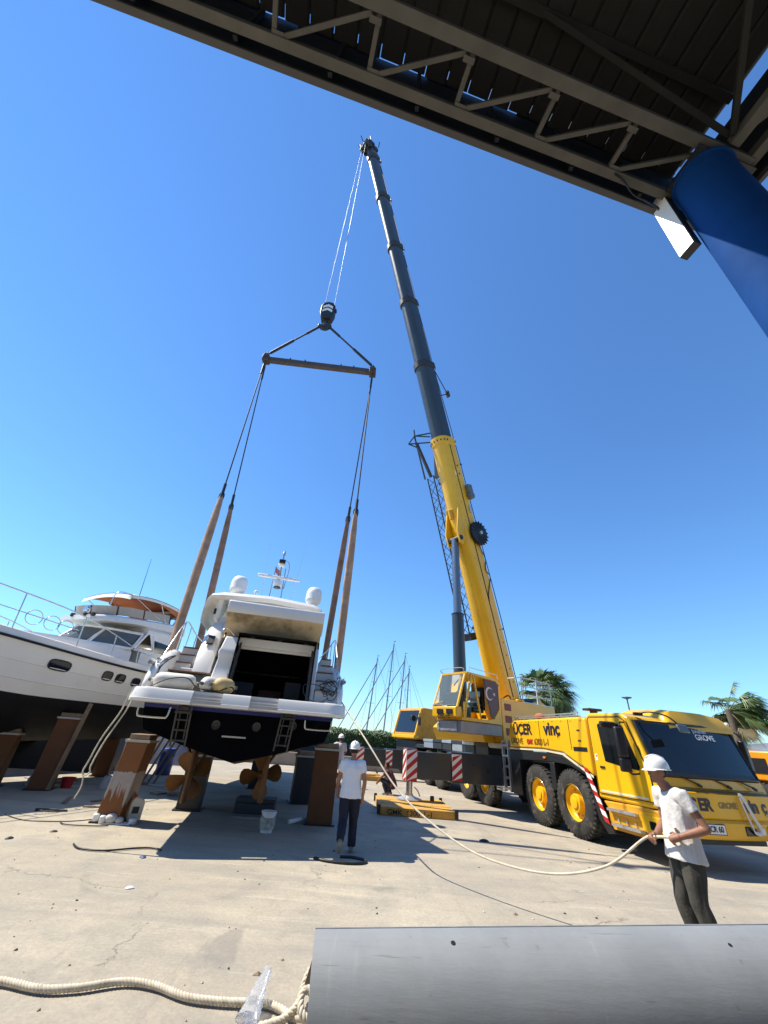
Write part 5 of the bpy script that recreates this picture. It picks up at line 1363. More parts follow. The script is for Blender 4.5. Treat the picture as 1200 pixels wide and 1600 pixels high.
def worn_paint():
    m = bpy.data.materials.new('scraped_orange_paint'); m.use_nodes = True; N, L = m.node_tree.nodes, m.node_tree.links; b = N['Principled BSDF']
    tc = N.new('ShaderNodeTexCoord'); mp = N.new('ShaderNodeMapping'); mp.inputs['Rotation'].default_value = (0, R(-28), 0); mp.inputs['Scale'].default_value = (9,2,1.6); L.new(tc.outputs['Object'], mp.inputs[0])
    n = N.new('ShaderNodeTexNoise'); n.inputs['Scale'].default_value = 1.1; n.inputs['Detail'].default_value = 7; L.new(mp.outputs[0], n.inputs['Vector'])
    sx = N.new('ShaderNodeSeparateXYZ'); L.new(tc.outputs['Object'], sx.inputs[0])
    z = N.new('ShaderNodeMapRange'); z.inputs[1].default_value = .25; z.inputs[2].default_value = .72; z.inputs[3].default_value = 0; z.inputs[4].default_value = .33; L.new(sx.outputs[2], z.inputs[0])
    z2 = N.new('ShaderNodeMapRange'); z2.inputs[1].default_value = .85; z2.inputs[2].default_value = 1.0; z2.inputs[3].default_value = 1; z2.inputs[4].default_value = 0; L.new(sx.outputs[2], z2.inputs[0])
    ad = N.new('ShaderNodeMath'); ad.operation = 'ADD'; L.new(n.outputs[0], ad.inputs[0]); L.new(z.outputs[0], ad.inputs[1])
    mu = N.new('ShaderNodeMath'); mu.operation = 'MULTIPLY'; L.new(ad.outputs[0], mu.inputs[0]); L.new(z2.outputs[0], mu.inputs[1])
    rp = N.new('ShaderNodeMapRange'); rp.interpolation_type = 'SMOOTHSTEP'; rp.inputs[1].default_value = .60; rp.inputs[2].default_value = .66; L.new(mu.outputs[0], rp.inputs[0])
    n2 = N.new('ShaderNodeTexNoise'); n2.inputs['Scale'].default_value = 5; L.new(tc.outputs['Object'], n2.inputs['Vector'])
    mo = N.new('ShaderNodeMix'); mo.data_type = 'RGBA'; L.new(n2.outputs[0], mo.inputs[0]); mo.inputs[6].default_value = (.17,.058,.013,1); mo.inputs[7].default_value = (.23,.085,.02,1)
    mw = N.new('ShaderNodeMix'); mw.data_type = 'RGBA'; L.new(n2.outputs[0], mw.inputs[0]); mw.inputs[6].default_value = (.26,.22,.20,1); mw.inputs[7].default_value = (.46,.41,.38,1)
    mx = N.new('ShaderNodeMix'); mx.data_type = 'RGBA'; L.new(rp.outputs[0], mx.inputs[0]); L.new(mo.outputs[2], mx.inputs[6]); L.new(mw.outputs[2], mx.inputs[7])
    L.new(mx.outputs[2], b.inputs['Base Color']); b.inputs['Roughness'].default_value = .65
    return m
stand('boat_stand', -5.27, 10.62, .46, .62, 1.44, .12, R(8), 'scraped orange stand post under left side of the yacht', worn_paint())
stand('boat_stand', -1.0, 12.05, .60, .6, 1.52, .0, R(8), 'orange stand post under right side of yacht, behind man in jeans')
stand('boat_stand', -4.4, 12.6, .55, .7, 1.15, 0, R(13), 'dark block stand under the yacht behind its left propeller', DARK)
stand('boat_stand', -1.9, 15.0, .6, .7, 1.2, 0, R(13), 'dark block stand under the yacht far beyond right propeller', DARK)
stand('boat_stand', -3.9, 17.6, .6, .7, 1.15, 0, R(13), 'dark keel block stand farthest forward under the yacht', DARK)
stand('boat_stand', -9.05, 13.7, .52, .5, 1.75, .05, R(20), 'orange stand post under the cream cruiser, beside slanting timber', RUST)
stand('boat_stand', -10.9, 13.3, 1.6, .4, 1.25, 0, R(20), 'broad orange stand wall under the cream cruiser at left edge', RUST)
stand('boat_stand', -9.6, 17.5, .5, .5, 1.5, 0, R(20), 'orange stand post farther aft under the cream cruiser', RUST)
m = MB(); m.bar((-8.72,13.55,0),(-8.45,13.5,2.2),.09,.09); o = m.build('shoring_timber', WOOD, bevel=.008); tag(o, 'slanting pale timber prop leaning against cream cruiser hull', 'timber')
m = MB(); m.tube([V((-2.9,10.9,1.42)), V((-.95,11.7,1.70))], .025, 8); o = m.build('steel_pole', DARK, smooth=50); tag(o, 'dark pole reaching from yacht stern to right stand', 'pole')

def simple(name, label, cat, mb, mat, loc, rz=0, bevel=0, smooth=0, group=None, rx=0, ry=0):
    o = mb.build(name, mat, None, smooth=smooth, bevel=bevel); o.location = loc; o.rotation_euler = (rx, ry, rz)
    return tag(o, label, cat, group)
# bucket
t = root('plastic_bucket', (-1.98,10.67,0), .3, 'white plastic bucket in the shade under the yacht', 'bucket')
m = MB(); m.lathe([(.0,.0),(.125,.0),(.155,.36),(.165,.36),(.165,.34),(.15,.34),(.12,.02),(0,.02)], n=28); m.build('pail', WHITE, t, smooth=40)
m = MB(); m.tube([(.165*math.cos(a),-.02-.12*math.sin(a),.34-.10*math.sin(a)) for a in [math.pi*k/14 for k in range(15)]], .006, 6); m.build('handle', STEEL, t)
m = MB(); m.lathe([(.150,.06),(.1615,.26)], n=28, cap=False); m.build('paper_label', pm('bucket_label', (.45,.45,.40), .7, var=.6, scale=12), t, smooth=60)
def jerry(loc, rz, label):
    t = root('jerrycan', loc, rz, label, 'jerrycan')
    m = MB(); m.prism([(-.13,0),(.13,0),(.14,.04),(.14,.32),(.10,.40),(.02,.42),(-.06,.44),(-.13,.36),(-.14,.05)], -.085, .085, 'y'); m.build('can', pm('translucent_white_plastic', (.66,.66,.60), .45, var=.12, scale=6), t, bevel=.025)
    m = MB(); m.cyl((-.08,0,.42),(-.08,0,.47),.03); m.build('cap', RED, t)
    m = MB(); m.prism([(-.07,.14),(.06,.14),(.06,.26),(-.07,.26)], -.0885, -.086, 'y'); m.build('label_print', BLACK, t)
jerry((-4.87,10.72,0), .5, 'white jerrycan leaning beside scraped orange stand')
simple('white_board', 'flat white board lying in front of scraped orange stand', 'board', MB().bx(-.26,.26,-.12,.12,.004,.022), WHITE, (-4.98,10.36,0), .12, .004)
CANS = [(-5.42,10.30,.07,.16,'small white cup left of the scraped stand'),(-5.26,10.25,.06,.14,'white tin lying at foot of the scraped stand'),(-4.72,10.42,.08,.10,'white lump of rag by jerrycan')]
for x, y, r, h, lb in CANS:
    m = MB(); m.lathe([(0,0),(r*.8,0),(r,h*.2),(r,h*.85),(r*.7,h),(0,h)], n=18); simple('paint_tin', lb, 'tin', m, WHITE, (x,y,.0), 0, 0, 40)
m = MB(); m.ell((0,0,.09),(.12,.10,.09),14,8); m.ell((.16,.04,.06),(.08,.09,.06),12,8); simple('white_rag', 'crumpled white rag beside the scraped stand', 'rag', m, CLOTHW, (-5.12,10.30,0), 0, 0, 60)
random.seed(21)
# hoses and wires on the ground
def hose(name, pts, r, mat, label, cat='hose'):
    m = MB(); m.tube(cr([(x,y,z) for x, y, z in pts],7), r, 7); return tag(m.build(name, mat, smooth=60), label, cat)
hose('black_hose', [(-4.75,8.60,.02),(-4.5,8.38,.02),(-4.1,8.36,.02),(-3.75,8.62,.02),(-3.5,8.72,.02),(-3.3,8.66,.02)], .013, BLACK, 'thin black hose curving on sunlit concrete left of yacht shadow')
hose('black_hose', [(-.75,8.92,.02),(-.55,8.78,.02),(-.2,8.72,.02),(.1,8.80,.02),(.16,8.98,.02),(-.05,9.12,.02),(-.3,9.10,.02)], .022, BLACK, 'thick black hose loop by feet of man in jeans')
hose('black_hose', [(-6.0,10.10,.02),(-5.8,9.9,.02),(-5.5,9.88,.02),(-5.15,9.95,.02),(-5.0,10.05,.02)], .010, DARK, 'thin wire loop on concrete left of scraped stand')
hose('black_hose', [(-7.1,10.9,.02),(-6.8,10.95,.02),(-6.55,11.1,.02),(-6.7,11.15,.02),(-7.2,11.05,.02)], .015, BLACK, 'black hose end in shade at left edge')
hose('thin_cable', [(-7.3,10.35,.01),(-6.6,10.0,.01),(-5.9,10.2,.01),(-5.6,10.55,.01)], .008, DARK, 'faint thin wire at the edge of cruiser shadow', 'cable')
# clutter under the cruiser
BLUEP = pm('blue_plastic', (.03,.07,.30), .5, var=.2, scale=4)
for (x, y, lb) in ((-10.2,18.6,'blue plastic drum under cream cruiser, nearest the orange stand'),(-9.0,19.0,'blue plastic drum under cream cruiser, next to stacked boards'),(-8.2,19.4,'blue plastic drum farthest right under cream cruiser')):
    m = MB(); m.lathe([(.0,0),(.27,0),(.29,.03),(.29,.28),(.305,.30),(.29,.32),(.29,.60),(.305,.62),(.29,.64),(.29,.88),(.26,.92),(0,.92)], n=28); simple('plastic_drum', lb, 'drum', m, BLUEP, (x,y,0), 0, 0, 40, 'blue drums under the cruiser')
m = MB(); m.lathe([(0,0),(.13,0),(.17,.26),(.185,.26),(.185,.24),(.165,.24),(.12,.02),(0,.02)], n=24); simple('red_bucket', 'red plastic bucket beside orange stand under cruiser', 'bucket', m, pm('red_plastic', (.42,.02,.03), .45), (-8.72,14.3,0), 0, 0, 40)
for i in range(9):
    x, y = -10.4+.62*i+random.uniform(-.2,.2), 14.6+random.uniform(-.5,1.6)
    w_, d_ = random.uniform(.3,.9), random.uniform(.12,.4)
    lbs = ['grey plank','pale board','brown plank','white panel','short plank','grey offcut','wide board','narrow batten','dirty white panel']
    pos_ = ['at far left of the litter under the cruiser','second from left in the litter under cruiser','left of the orange stand under cruiser','just behind orange cruiser stand','beside the red bucket under cruiser','right of the red bucket under cruiser','in the middle of litter right of red bucket','near the scraped stand in cruiser shade','at right end of litter under cruiser']
    simple('loose_board', lbs[i]+' lying '+pos_[i], 'board', MB().bx(-w_/2,w_/2,-d_/2,d_/2,.004,.03+.02*(i % 3)), WOOD if i % 3 else pm('dirty_white', (.45,.44,.41), .8, var=.3), (x,y,0), random.uniform(-.6,.6), .004)
for i in range(4):
    x = -7.7+.16*i
    m = MB(); m.bar((0,0,0),(.32+.05*i,.5,1.5),.10,.03); simple('leaning_plank', ['leftmost','second','third','rightmost'][i]+' of four planks leaning under the cruiser near yacht', 'plank', m, WOOD, (x,16.3+.1*i,0), 0, .004, 0, 'planks leaning under the cruiser')
for i, (x, y) in enumerate(((-7.9,14.9),(-7.3,15.2),(-9.6,14.2))):
    m = MB(); rings = []
    for k in range(7):
        z = .05*k; rr = .22*(1-.5*(k/6)**2); rings.append([V((rr*(1+.3*mnoise.noise(V((j*.9,k*.7,i*5))))*math.cos(2*math.pi*j/14), rr*(1+.3*mnoise.noise(V((j*.9,k*.7,i*5+3))))*math.sin(2*math.pi*j/14), z)) for j in range(14)])
    m.loft(rings); simple('crumpled_sack', ['crumpled white sack in cruiser shade left of leaning planks','crumpled white sack right under the leaning planks','crumpled pale sack left of the red bucket'][i], 'sack', m, pm('dirty_white', (.45,.44,.41), .8), (x,y,0), 0, 0, 50)
m = MB(); m.bx(-.5,.5,-.3,.3,.004,.22); m.bx(-.5,.5,-.28,.28,.225,.32); simple('battery_box', 'low dark box under the yacht between propellers', 'box', m, pm('grey_blue_box', (.06,.08,.10), .6), (-2.75,12.8,0), .1, .01)
m = MB(); m.cyl((0,0,.05),(.32,.16,.09),.045,n=16); simple('white_tube', 'white cartridge tube lying under the yacht beside right stand', 'tube', m, WHITE, (-1.66,11.6,0), .3, 0, 50)
m = MB(); m.bx(-.45,.45,-.05,.05,.004,.03); simple('pale_batten', 'pale batten lying under yacht between its propellers', 'batten', m, pm('dirty_white', (.45,.44,.41), .8), (-2.6,11.9,0), .1)
m = MB(); m.ell((0,0,.2),(.24,.2,.2)); m.bx(-.2,.2,-.15,.15,.004,.1); simple('plastic_float', 'pale round float on the ground far behind right propeller', 'float', m, pm('pale_green_plastic', (.45,.55,.50), .5), (-3.0,24.5,0), 0, 0, 50)
# mooring debris lumps on the open floor
SPOT = [(2.9,11.44,.085,'dark lump of rag on concrete in front of crane wheels'),(-5.6,9.35,.045,'small dark scrap on concrete left of black hose'),(-5.9,8.7,.05,'dark leafy scrap near left edge of sunlit concrete'),(-3.4,8.25,.05,'tiny blue scrap beside end of black hose'),(1.1,6.3,.03,'tiny dark pebble on open concrete left of pipe'),(-2.9,6.9,.04,'tiny white scrap on concrete at left')]
for i, (x, y, r, lb) in enumerate(SPOT):
    m = MB(); rings = []
    for k in range(4):
        rr = r*(1-.22*k*k/3); rings.append([V((rr*(1+.5*mnoise.noise(V((j*1.3,k,i*7))))*math.cos(2*math.pi*j/11)*1.4, rr*(1+.5*mnoise.noise(V((j*1.3,k+9,i*7))))*math.sin(2*math.pi*j/11), .004+k*r*.16)) for j in range(11)])
    m.loft(rings); simple('ground_scrap', lb, 'debris', m, {3: TARP, 5: WHITE}.get(i, DARK), (x,y,0), i*.7, 0, 50)
# ================================================================== people
def remesh(mb, name, mat, parent, voxel, smooth_it=4, fs=0.5, wr=0, wseed=0):
    """fuse overlapping closed pieces into one continuous skin"""
    me = mb.mesh(name + '_raw', weld=False)
    o = bpy.data.objects.new(name, me); COL.objects.link(o)
    rm = o.modifiers.new('r', 'REMESH'); rm.mode = 'VOXEL'; rm.voxel_size = voxel; rm.adaptivity = 0
    sm = o.modifiers.new('s', 'SMOOTH'); sm.factor = fs; sm.iterations = smooth_it
    bpy.context.view_layer.update()
    dg = bpy.context.evaluated_depsgraph_get()
    me2 = bpy.data.meshes.new_from_object(o.evaluated_get(dg))
    bpy.data.objects.remove(o); bpy.data.meshes.remove(me)
    if wr:
        nrm = [v.normal.copy() for v in me2.vertices]
        for v, n_ in zip(me2.vertices, nrm):
            p = v.co
            k = mnoise.noise(V((p.x*9+wseed, p.y*9, p.z*3.2))) + .6*mnoise.noise(V((p.x*16, p.y*16+wseed, p.z*7-p.x*9)))
            v.co = p + n_*wr*k
    me2.name = name
    me2.materials.clear()
    for mm in (mat if isinstance(mat, list) else [mat]): me2.materials.append(mm)
    me2.polygons.foreach_set('use_smooth', [True]*len(me2.polygons))
    o = bpy.data.objects.new(name, me2); COL.objects.link(o); o.parent = parent
    return o
def limb(m, pts, rs, n=14): 
    m.tube(pts, rs, n)
    for p, r in ((pts[0], rs[0]), (pts[-1], rs[-1])):
        rr = r if not isinstance(r, tuple) else (r[0]+r[1])/2
        m.ell(p, (rr*.98,)*3, 12, 8)
def hand(m, w, d, palm_n, curl, side, s=1.0):
    """w wrist, d direction along the hand, palm_n palm normal, curl 0..1; side = direction towards the thumb"""
    d = V(d).normalized(); palm_n = V(palm_n); palm_n = (palm_n - d*palm_n.dot(d)).normalized(); t = V(side); t = (t - d*t.dot(d) - palm_n*t.dot(palm_n)).normalized()
    w = V(w)
    for k in range(5):
        c = w + d*(.02+.018*k)*s
        m.ell(c + t*.0, (.036*s,.036*s,.036*s), 10, 6)
    for k, (off, ln) in enumerate(((.030,.074),(.010,.084),(-.010,.078),(-.029,.060))):
        b = w + d*.088*s + t*off*s
        pts = [b - d*.03*s, b]; dirv = d.copy(); p = b
        for j, f in enumerate((.45,.32,.23)):
            ang = curl*(R(62), R(75), R(50))[j]
            axis = d.cross(palm_n)
            dirv = (MX.Rotation(-ang, 3, axis) @ dirv) if (MX.Rotation(-ang, 3, axis) @ dirv).dot(palm_n) > (MX.Rotation(ang, 3, axis) @ dirv).dot(palm_n) else (MX.Rotation(ang, 3, axis) @ dirv)
            p = p + dirv*ln*f*s; pts.append(p)
        m.tube(cr(pts,3), [.0095*s]*(len(pts)*3-2), 8); m.ell(pts[-1], (.0095*s,)*3, 8, 6)
    b = w + d*.03*s + t*.03*s; p1 = b + (t*.7+d*.6+palm_n*.3).normalized()*.045*s; p2 = p1 + (d*.8+palm_n*.6*max(.3,curl)+t*.1).normalized()*.04*s
    m.tube([b, p1, p2], [.014*s,.0115*s,.009*s], 8); m.ell(p2, (.009*s,)*3, 8, 6)
def head_mesh(m, c, fwd, up, s=1.0, hair=True):
    """c = centre of the skull; fwd = looking direction"""
    fwd = V(fwd).normalized(); up = V(up); up = (up-fwd*up.dot(fwd)).normalized(); rt_ = fwd.cross(up)
    q = MX((rt_, fwd, up)).transposed()
    def P(x, y, z): return V(c) + q @ V((x*s, y*s, z*s))
    rings = []
    # (z, half width, back y, front y)
    for z, w_, yb, yf in ((.118,.02,-.03,.02),(.108,.052,-.07,.055),(.085,.068,-.092,.080),(.05,.076,-.100,.092),(.015,.077,-.100,.094),(-.02,.074,-.092,.094),(-.05,.068,-.075,.092),(-.08,.058,-.045,.088),(-.105,.042,-.02,.084),(-.118,.02,.01,.070)):
        ring = []
        for k in range(18):
            a = 2*math.pi*k/18
            y = math.sin(a); yy = (yf if y > 0 else -yb)*y
            ring.append(P(w_*math.cos(a), yy, z))
        rings.append(ring)
    m.loft(rings)
    m.tube([P(0,.088,.018),P(0,.104,-.010),P(0,.116,-.034),P(0,.098,-.042)], [.008*s,.011*s,.014*s,.010*s], 8)      # nose
    m.ell(P(0,.090,-.066), (.024*s,.010*s,.007*s), 10, 6, rot=q); m.ell(P(0,.088,-.076), (.020*s,.010*s,.007*s), 10, 6, rot=q)   # lips
    m.ell(P(0,.078,-.103), (.022*s,.016*s,.016*s), 10, 6, rot=q)                                                     # chin
    for sx in (-1, 1):
        m.ell(P(sx*.080,-.008,-.012), (.010*s,.020*s,.034*s), 10, 8, rot=q)                                          # ear
        m.ell(P(sx*.030,.086,.026), (.022*s,.010*s,.007*s), 8, 6, rot=q)                                            # brow
    return P, q
def eyes(P, parent):
    for sx in (-1, 1):
        m = MB(); m.ell(P(sx*.031,.090,.008), (.012,.006,.008), 10, 8); m.build('eye', pm('eye_dark', (.03,.02,.015), .2), parent, smooth=60)
def helmet(P, q, parent, s=1.0):
    m = MB(); rings = []
    for z, f in ((.028,1.12),(.05,1.12),(.09,1.05),(.125,.88),(.150,.58),(.162,.25),(.165,.03)):
        ring = []
        for k in range(28):
            a = 2*math.pi*k/28; ring.append(P(.098*f*math.cos(a), -.004+.126*f*math.sin(a), z))
        rings.append(ring)
    m.loft(rings, cap=True)
    rim = []
    for f, z in ((1.10,.030),(1.22,.022),(1.22,.016),(1.08,.020)):
        rim.append([P(.098*f*math.cos(2*math.pi*k/28), -.004+.126*f*math.sin(2*math.pi*k/28)*(1+.24*max(0,math.sin(2*math.pi*k/28))**3*(1 if f > 1.15 else 0)), z - (.012 if (math.sin(2*math.pi*k/28) > .6 and f > 1.15) else 0)) for k in range(28)])
    m.loft(rim, cap=False)
    o = m.build('hard_hat', HELM, parent, smooth=50)
    m = MB(); m.tube([P(0,-.115+.23*t/8,.118+.050*math.sin(math.pi*(t+1)/10)) for t in range(9)], .010*s, 8); m.build('hat_ridge', HELM, o, smooth=60)
    return o

def build_person(label, loc, rz, J, fwd, shirt, trouser, skin=SKIN, hat=True, voxel=.011, wr=.006, sleeve=.5, hands=None, hairm=HAIR, headup=(0,0,1), hem=None, shoe=SHOE, s=1.0, group=None, belly=1.0):
    """J: joints in the person's own frame (metres), facing +Y by default"""
    t = root('person', loc, rz, label, 'person', group); t.scale = (s,s,s)
    J = {k: V(v) for k, v in J.items()}
    m = MB()
    limb(m, [J['pelvis'], J['spine'], J['chest'], J['neck']], [(.155,.10),(.145,.10),(.170,.108),(.062,.06)], 18)
    limb(m, [J['neck']-V((0,0,.02)), J['head']-V((0,0,.03))], [.056,.054])
    for k in 'LR':
        sh = J['sh'+k]; 
        limb(m, [J['chest'].lerp(J['neck'],.45), sh], [.07,.062]); limb(m, [sh, sh.lerp(J['el'+k],.35), J['el'+k]], [.056,.052,.041]); limb(m, [J['el'+k], J['el'+k].lerp(J['wr'+k],.3), J['wr'+k]], [.041,.043,.029])
        limb(m, [J['hip'+k], J['hip'+k].lerp(J['kn'+k],.35), J['kn'+k]], [.088,.080,.056]); limb(m, [J['kn'+k], J['kn'+k].lerp(J['an'+k],.3), J['an'+k]], [.054,.058,.038])
        if hands: d, pn, cu, th = hands[k]; hand(m, J['wr'+k], d, pn, cu, th)
        else: hand(m, J['wr'+k], J['wr'+k]-J['el'+k], V((1 if k == 'L' else -1,0,0)), .35, fwd)
    P, q = head_mesh(m, J['head']+V((0,0,.06)), fwd, headup)
    body = remesh(m, 'body', skin, t, voxel if hands is None else min(voxel,.0075), 2)
    eyes(P, t)
    # hair: cap fitted to the back of the skull
    m = MB(); rings = []
    for z, w_, yb, yf in ((.126,.02,-.03,.01),(.116,.056,-.075,.045),(.09,.073,-.098,.062),(.05,.081,-.107,.040),(.01,.082,-.107,.0),(-.03,.079,-.098,-.02),(-.055,.068,-.080,-.03)):
        rings.append([P(w_*math.cos(2*math.pi*k/18), (yf if math.sin(2*math.pi*k/18) > 0 else -yb)*abs(math.sin(2*math.pi*k/18))*(1 if math.sin(2*math.pi*k/18) > 0 else -1) if yf > 0 or math.sin(2*math.pi*k/18) < 0 else yf*math.sin(2*math.pi*k/18), z) for k in range(18)])
    m.loft(rings); m.build('hair', hairm, t, smooth=60)
    if hat: helmet(P, q, t)
    # shirt
    hz = hem if hem is not None else -.10
    m = MB(); pe = J['pelvis']+V((0,0,hz)); ax = (J['spine']-J['pelvis']).normalized()
    limb_pts = [J['pelvis']+ax*hz, J['pelvis']+ax*(hz+.1), J['spine'], J['chest'], J['chest'].lerp(J['neck'],.55), J['neck']-V((0,0,.025))]
    m.tube(limb_pts, [(.220,.166*belly),(.210,.158*belly),(.188,.140*belly),(.202,.140),(.150,.108),(.074,.070)], 20)
    for k in 'LR':
        sh = J['sh'+k]; el = J['el'+k]
        m.tube([J['chest'].lerp(J['neck'],.35), sh.lerp(J['chest'],.15), sh, sh.lerp(el,.25), sh.lerp(el,sleeve)], [.085,.086,.078,.074,.072], 14)
    remesh(m, 'shirt', shirt, t, max(.009, voxel*.9), 2, wr=wr, wseed=len(label))
    # trousers
    m = MB(); m.tube([J['pelvis']+ax*.06, J['pelvis'], J['pelvis']-ax*.09], [(.150,.100),(.165,.112),(.165,.115)], 18)
    for k in 'LR':
        hp, kn, an = J['hip'+k], J['kn'+k], J['an'+k]
        m.tube([hp+V((0,0,.05)), hp, hp.lerp(kn,.35), kn, kn.lerp(an,.35), kn.lerp(an,.99)], [.098,.110,.106,.088,.084,.074], 16)
        m.ell(kn, (.086,)*3, 12, 8)
    remesh(m, 'trousers', trouser, t, max(.009, voxel*.9), 2, wr=wr*1.2, wseed=3+len(label))
    for k in 'LR':
        an, to = J['an'+k], J['to'+k]
        d = (to-an); d.z = 0; d = d.normalized() if d.length > .01 else V((0,1,0)); full = (to-an)
        m = MB(); n_ = V((0,0,1))
        heel = an - d*.05 + V((0,0,-.035)); 
        m.tube([heel, an+V((0,0,-.015)), an.lerp(to,.5)+V((0,0,.0)), to], [(.050,.042),(.058,.046),(.042,.048),(.028,.042)], 14); m.ell(heel, (.044,)*3, 10, 8); m.ell(to, (.036,.036,.028), 10, 8)
        m.build('shoe', shoe, t, smooth=60)
    return t, P
STANDJ = dict(pelvis=(0,0,.94), spine=(0,.0,1.13), chest=(0,.0,1.33), neck=(0,.0,1.49), head=(0,.03,1.585),
              shL=(-.185,0,1.42), elL=(-.25,-.03,1.13), wrL=(-.25,.06,.89), shR=(.185,0,1.42), elR=(.25,-.03,1.13), wrR=(.25,.06,.89),
              hipL=(-.095,0,.90), knL=(-.11,.02,.50), anL=(-.11,0,.085), toL=(-.12,.16,.035), hipR=(.095,0,.90), knR=(.11,.02,.50), anR=(.11,0,.085), toR=(.12,.16,.035))

# 1 man holding the rope, right foreground: faces left (rz turns +Y to -X), his left side towards us
J = dict(STANDJ); J.update(pelvis=(0,-.02,.95), spine=(0,-.03,1.14), chest=(0,-.04,1.34), neck=(0,.02,1.50), head=(0,.07,1.585),
         shL=(-.19,-.03,1.43), elL=(-.30,-.14,1.15), wrL=(-.20,.10,1.055), shR=(.19,.0,1.43), elR=(.24,.0,1.14), wrR=(.10,.20,1.02),
         hipL=(-.095,-.02,.91), hipR=(.095,-.02,.91), knL=(-.12,.03,.50), anL=(-.12,-.06,.085), toL=(-.13,.10,.035), knR=(.10,.06,.50), anR=(.10,.0,.085), toR=(.10,.16,.035))
manr, PR = build_person('man in white t-shirt and hard hat holding the rope, right foreground', (3.90, 5.92, 0), R(86), J, (-.08,1,-.02), CLOTHW, OLIVE, SKIND, True, .010, .014, .52,
    hands=dict(L=((.55,.75,-.35),(.75,-.2,-.5),.75,(0,.3,1)), R=((-.25,.8,-.3),(-.7,.1,-.5),.8,(0,.3,1))), hem=-.12, belly=1.08, s=1.075)
# 2 man walking away in front of the yacht
J = dict(STANDJ); J.update(elL=(-.27,.02,1.13), wrL=(-.26,.16,.92), elR=(.26,-.06,1.12), wrR=(.24,.0,.87), knL=(-.10,-.02,.50), anL=(-.12,-.34,.24), toL=(-.12,-.30,.08), knR=(.10,.10,.50), anR=(.10,.10,.085), toR=(.10,.26,.035))
build_person('man in white shirt, jeans and hard hat walking towards yacht', (-.22, 9.45, 0), R(2), J, (.05,1,0), pm('pale_shirt', (.74,.76,.80), .9, var=.08, scale=8), DENIM, SKIN, True, .012, .010, .55)
# 3 crouching man by the outrigger pad
J = dict(pelvis=(0,-.16,.30), spine=(0,-.12,.48), chest=(0,.0,.66), neck=(0,.07,.80), head=(0,.13,.885), shL=(-.19,.03,.74), elL=(-.24,.26,.55), wrL=(-.20,.40,.40), shR=(.19,.03,.74), elR=(.24,.28,.56), wrR=(.12,.46,.42),
         hipL=(-.10,-.14,.28), knL=(-.18,.22,.46), anL=(-.16,.02,.085), toL=(-.18,.17,.035), hipR=(.10,-.14,.28), knR=(.18,.22,.46), anR=(.16,.02,.085), toR=(.18,.17,.035))
build_person('man in dark clothes crouching beyond the near outrigger mat', (1.05, 18.6, 0), R(62), J, (0,1,-.15), pm('maroon_navy_shirt', (.10,.03,.03), .9, var=.3), NAVYC, SKIND, False, .014, .004, .5, hem=-.05)
# 4 man standing by the bow of the yard, arm out to the hull
J = dict(STANDJ); J.update(elL=(-.42,.08,1.28), wrL=(-.64,.20,1.26), elR=(.26,.02,1.13), wrR=(.16,.2,1.0))
build_person('man in white overalls and hard hat reaching out beside yacht hull', (-1.1, 20.0, .12), R(15), J, (-.5,.8,0), CLOTHW, pm('white_work_trousers', (.6,.58,.54), .9), SKIND, True, .014, .005, .9)
m = MB(); m.bx(-.5,.5,-.4,.4,.004,.12); simple('low_pallet', 'low timber pallet under the man in white overalls', 'pallet', m, WOOD, (-1.1,20.0,0), .2, .01)
# 5 operator in the crane cab
JO = dict(pelvis=(0,-.02,.14), spine=(0,-.05,.32), chest=(0,-.05,.52), neck=(0,-.03,.68), head=(0,.0,.765), shL=(-.19,-.04,.61), elL=(-.24,.06,.36), wrL=(-.20,.28,.34), shR=(.19,-.04,.61), elR=(.24,.06,.36), wrR=(.20,.28,.34),
          hipL=(-.10,.0,.12), knL=(-.12,.40,.16), anL=(-.12,.46,-.22), toL=(-.12,.62,-.27), hipR=(.10,0,.12), knR=(.12,.40,.16), anR=(.12,.46,-.22), toR=(.12,.62,-.27))
oloc = SXM @ V((U1-1.50, (V0+V1)/2+.10, 3.02))
build_person('crane operator in pale shirt seated in the open yellow cab', oloc, math.atan2(FU.y, FU.x)-math.pi/2, JO, (0,1,0), pm('pale_teal_shirt', (.42,.60,.58), .9), pm('teal_grey_trousers', (.10,.17,.17), .9), SKIND, False, .014, .004, .55, hem=-.03)

# ------------------------------------------------------------------ the hand line to the yacht
def twisted(m, path, r, pitch, strands=3, n=7, amp=.52):
    """laid rope: helical strands round a path"""
    pts = [V(p) for p in path]; L_ = 0; acc = [0]
    for a, b in zip(pts[:-1], pts[1:]): L_ += (b-a).length; acc.append(L_)
    ref = V((0,0,1))
    frames = []
    for i, p in enumerate(pts):
        d = (pts[min(i+1,len(pts)-1)]-pts[max(i-1,0)]).normalized()
        a = ref-d*ref.dot(d)
        if a.length < 1e-4: a = d.orthogonal()
        a.normalize(); ref = a; frames.append((a, d.cross(a)))
    for s_ in range(strands):
        sp_ = []
        for i, p in enumerate(pts):
            t = 2*math.pi*(acc[i]/pitch + s_/strands); a, b = frames[i]
            sp_.append(p + (a*math.cos(t)+b*math.sin(t))*r*amp)
        m.tube(sp_, r*.56, n)
def resample(path, step):
    pts = [V(p) for p in path]; out = [pts[0]]; carry = 0
    for a, b in zip(pts[:-1], pts[1:]):
        l_ = (b-a).length
        if l_ == 0: continue
        x = step-carry
        while x <= l_: out.append(a.lerp(b, x/l_)); x += step
        carry = (carry + l_) % step
    return out
MRM = mat_of((3.90,5.92,0), R(86)) @ MX.Scale(1.075, 4)
hl = MRM @ V((-.16,.16,1.04)); hr = MRM @ V((.06,.26,1.0))
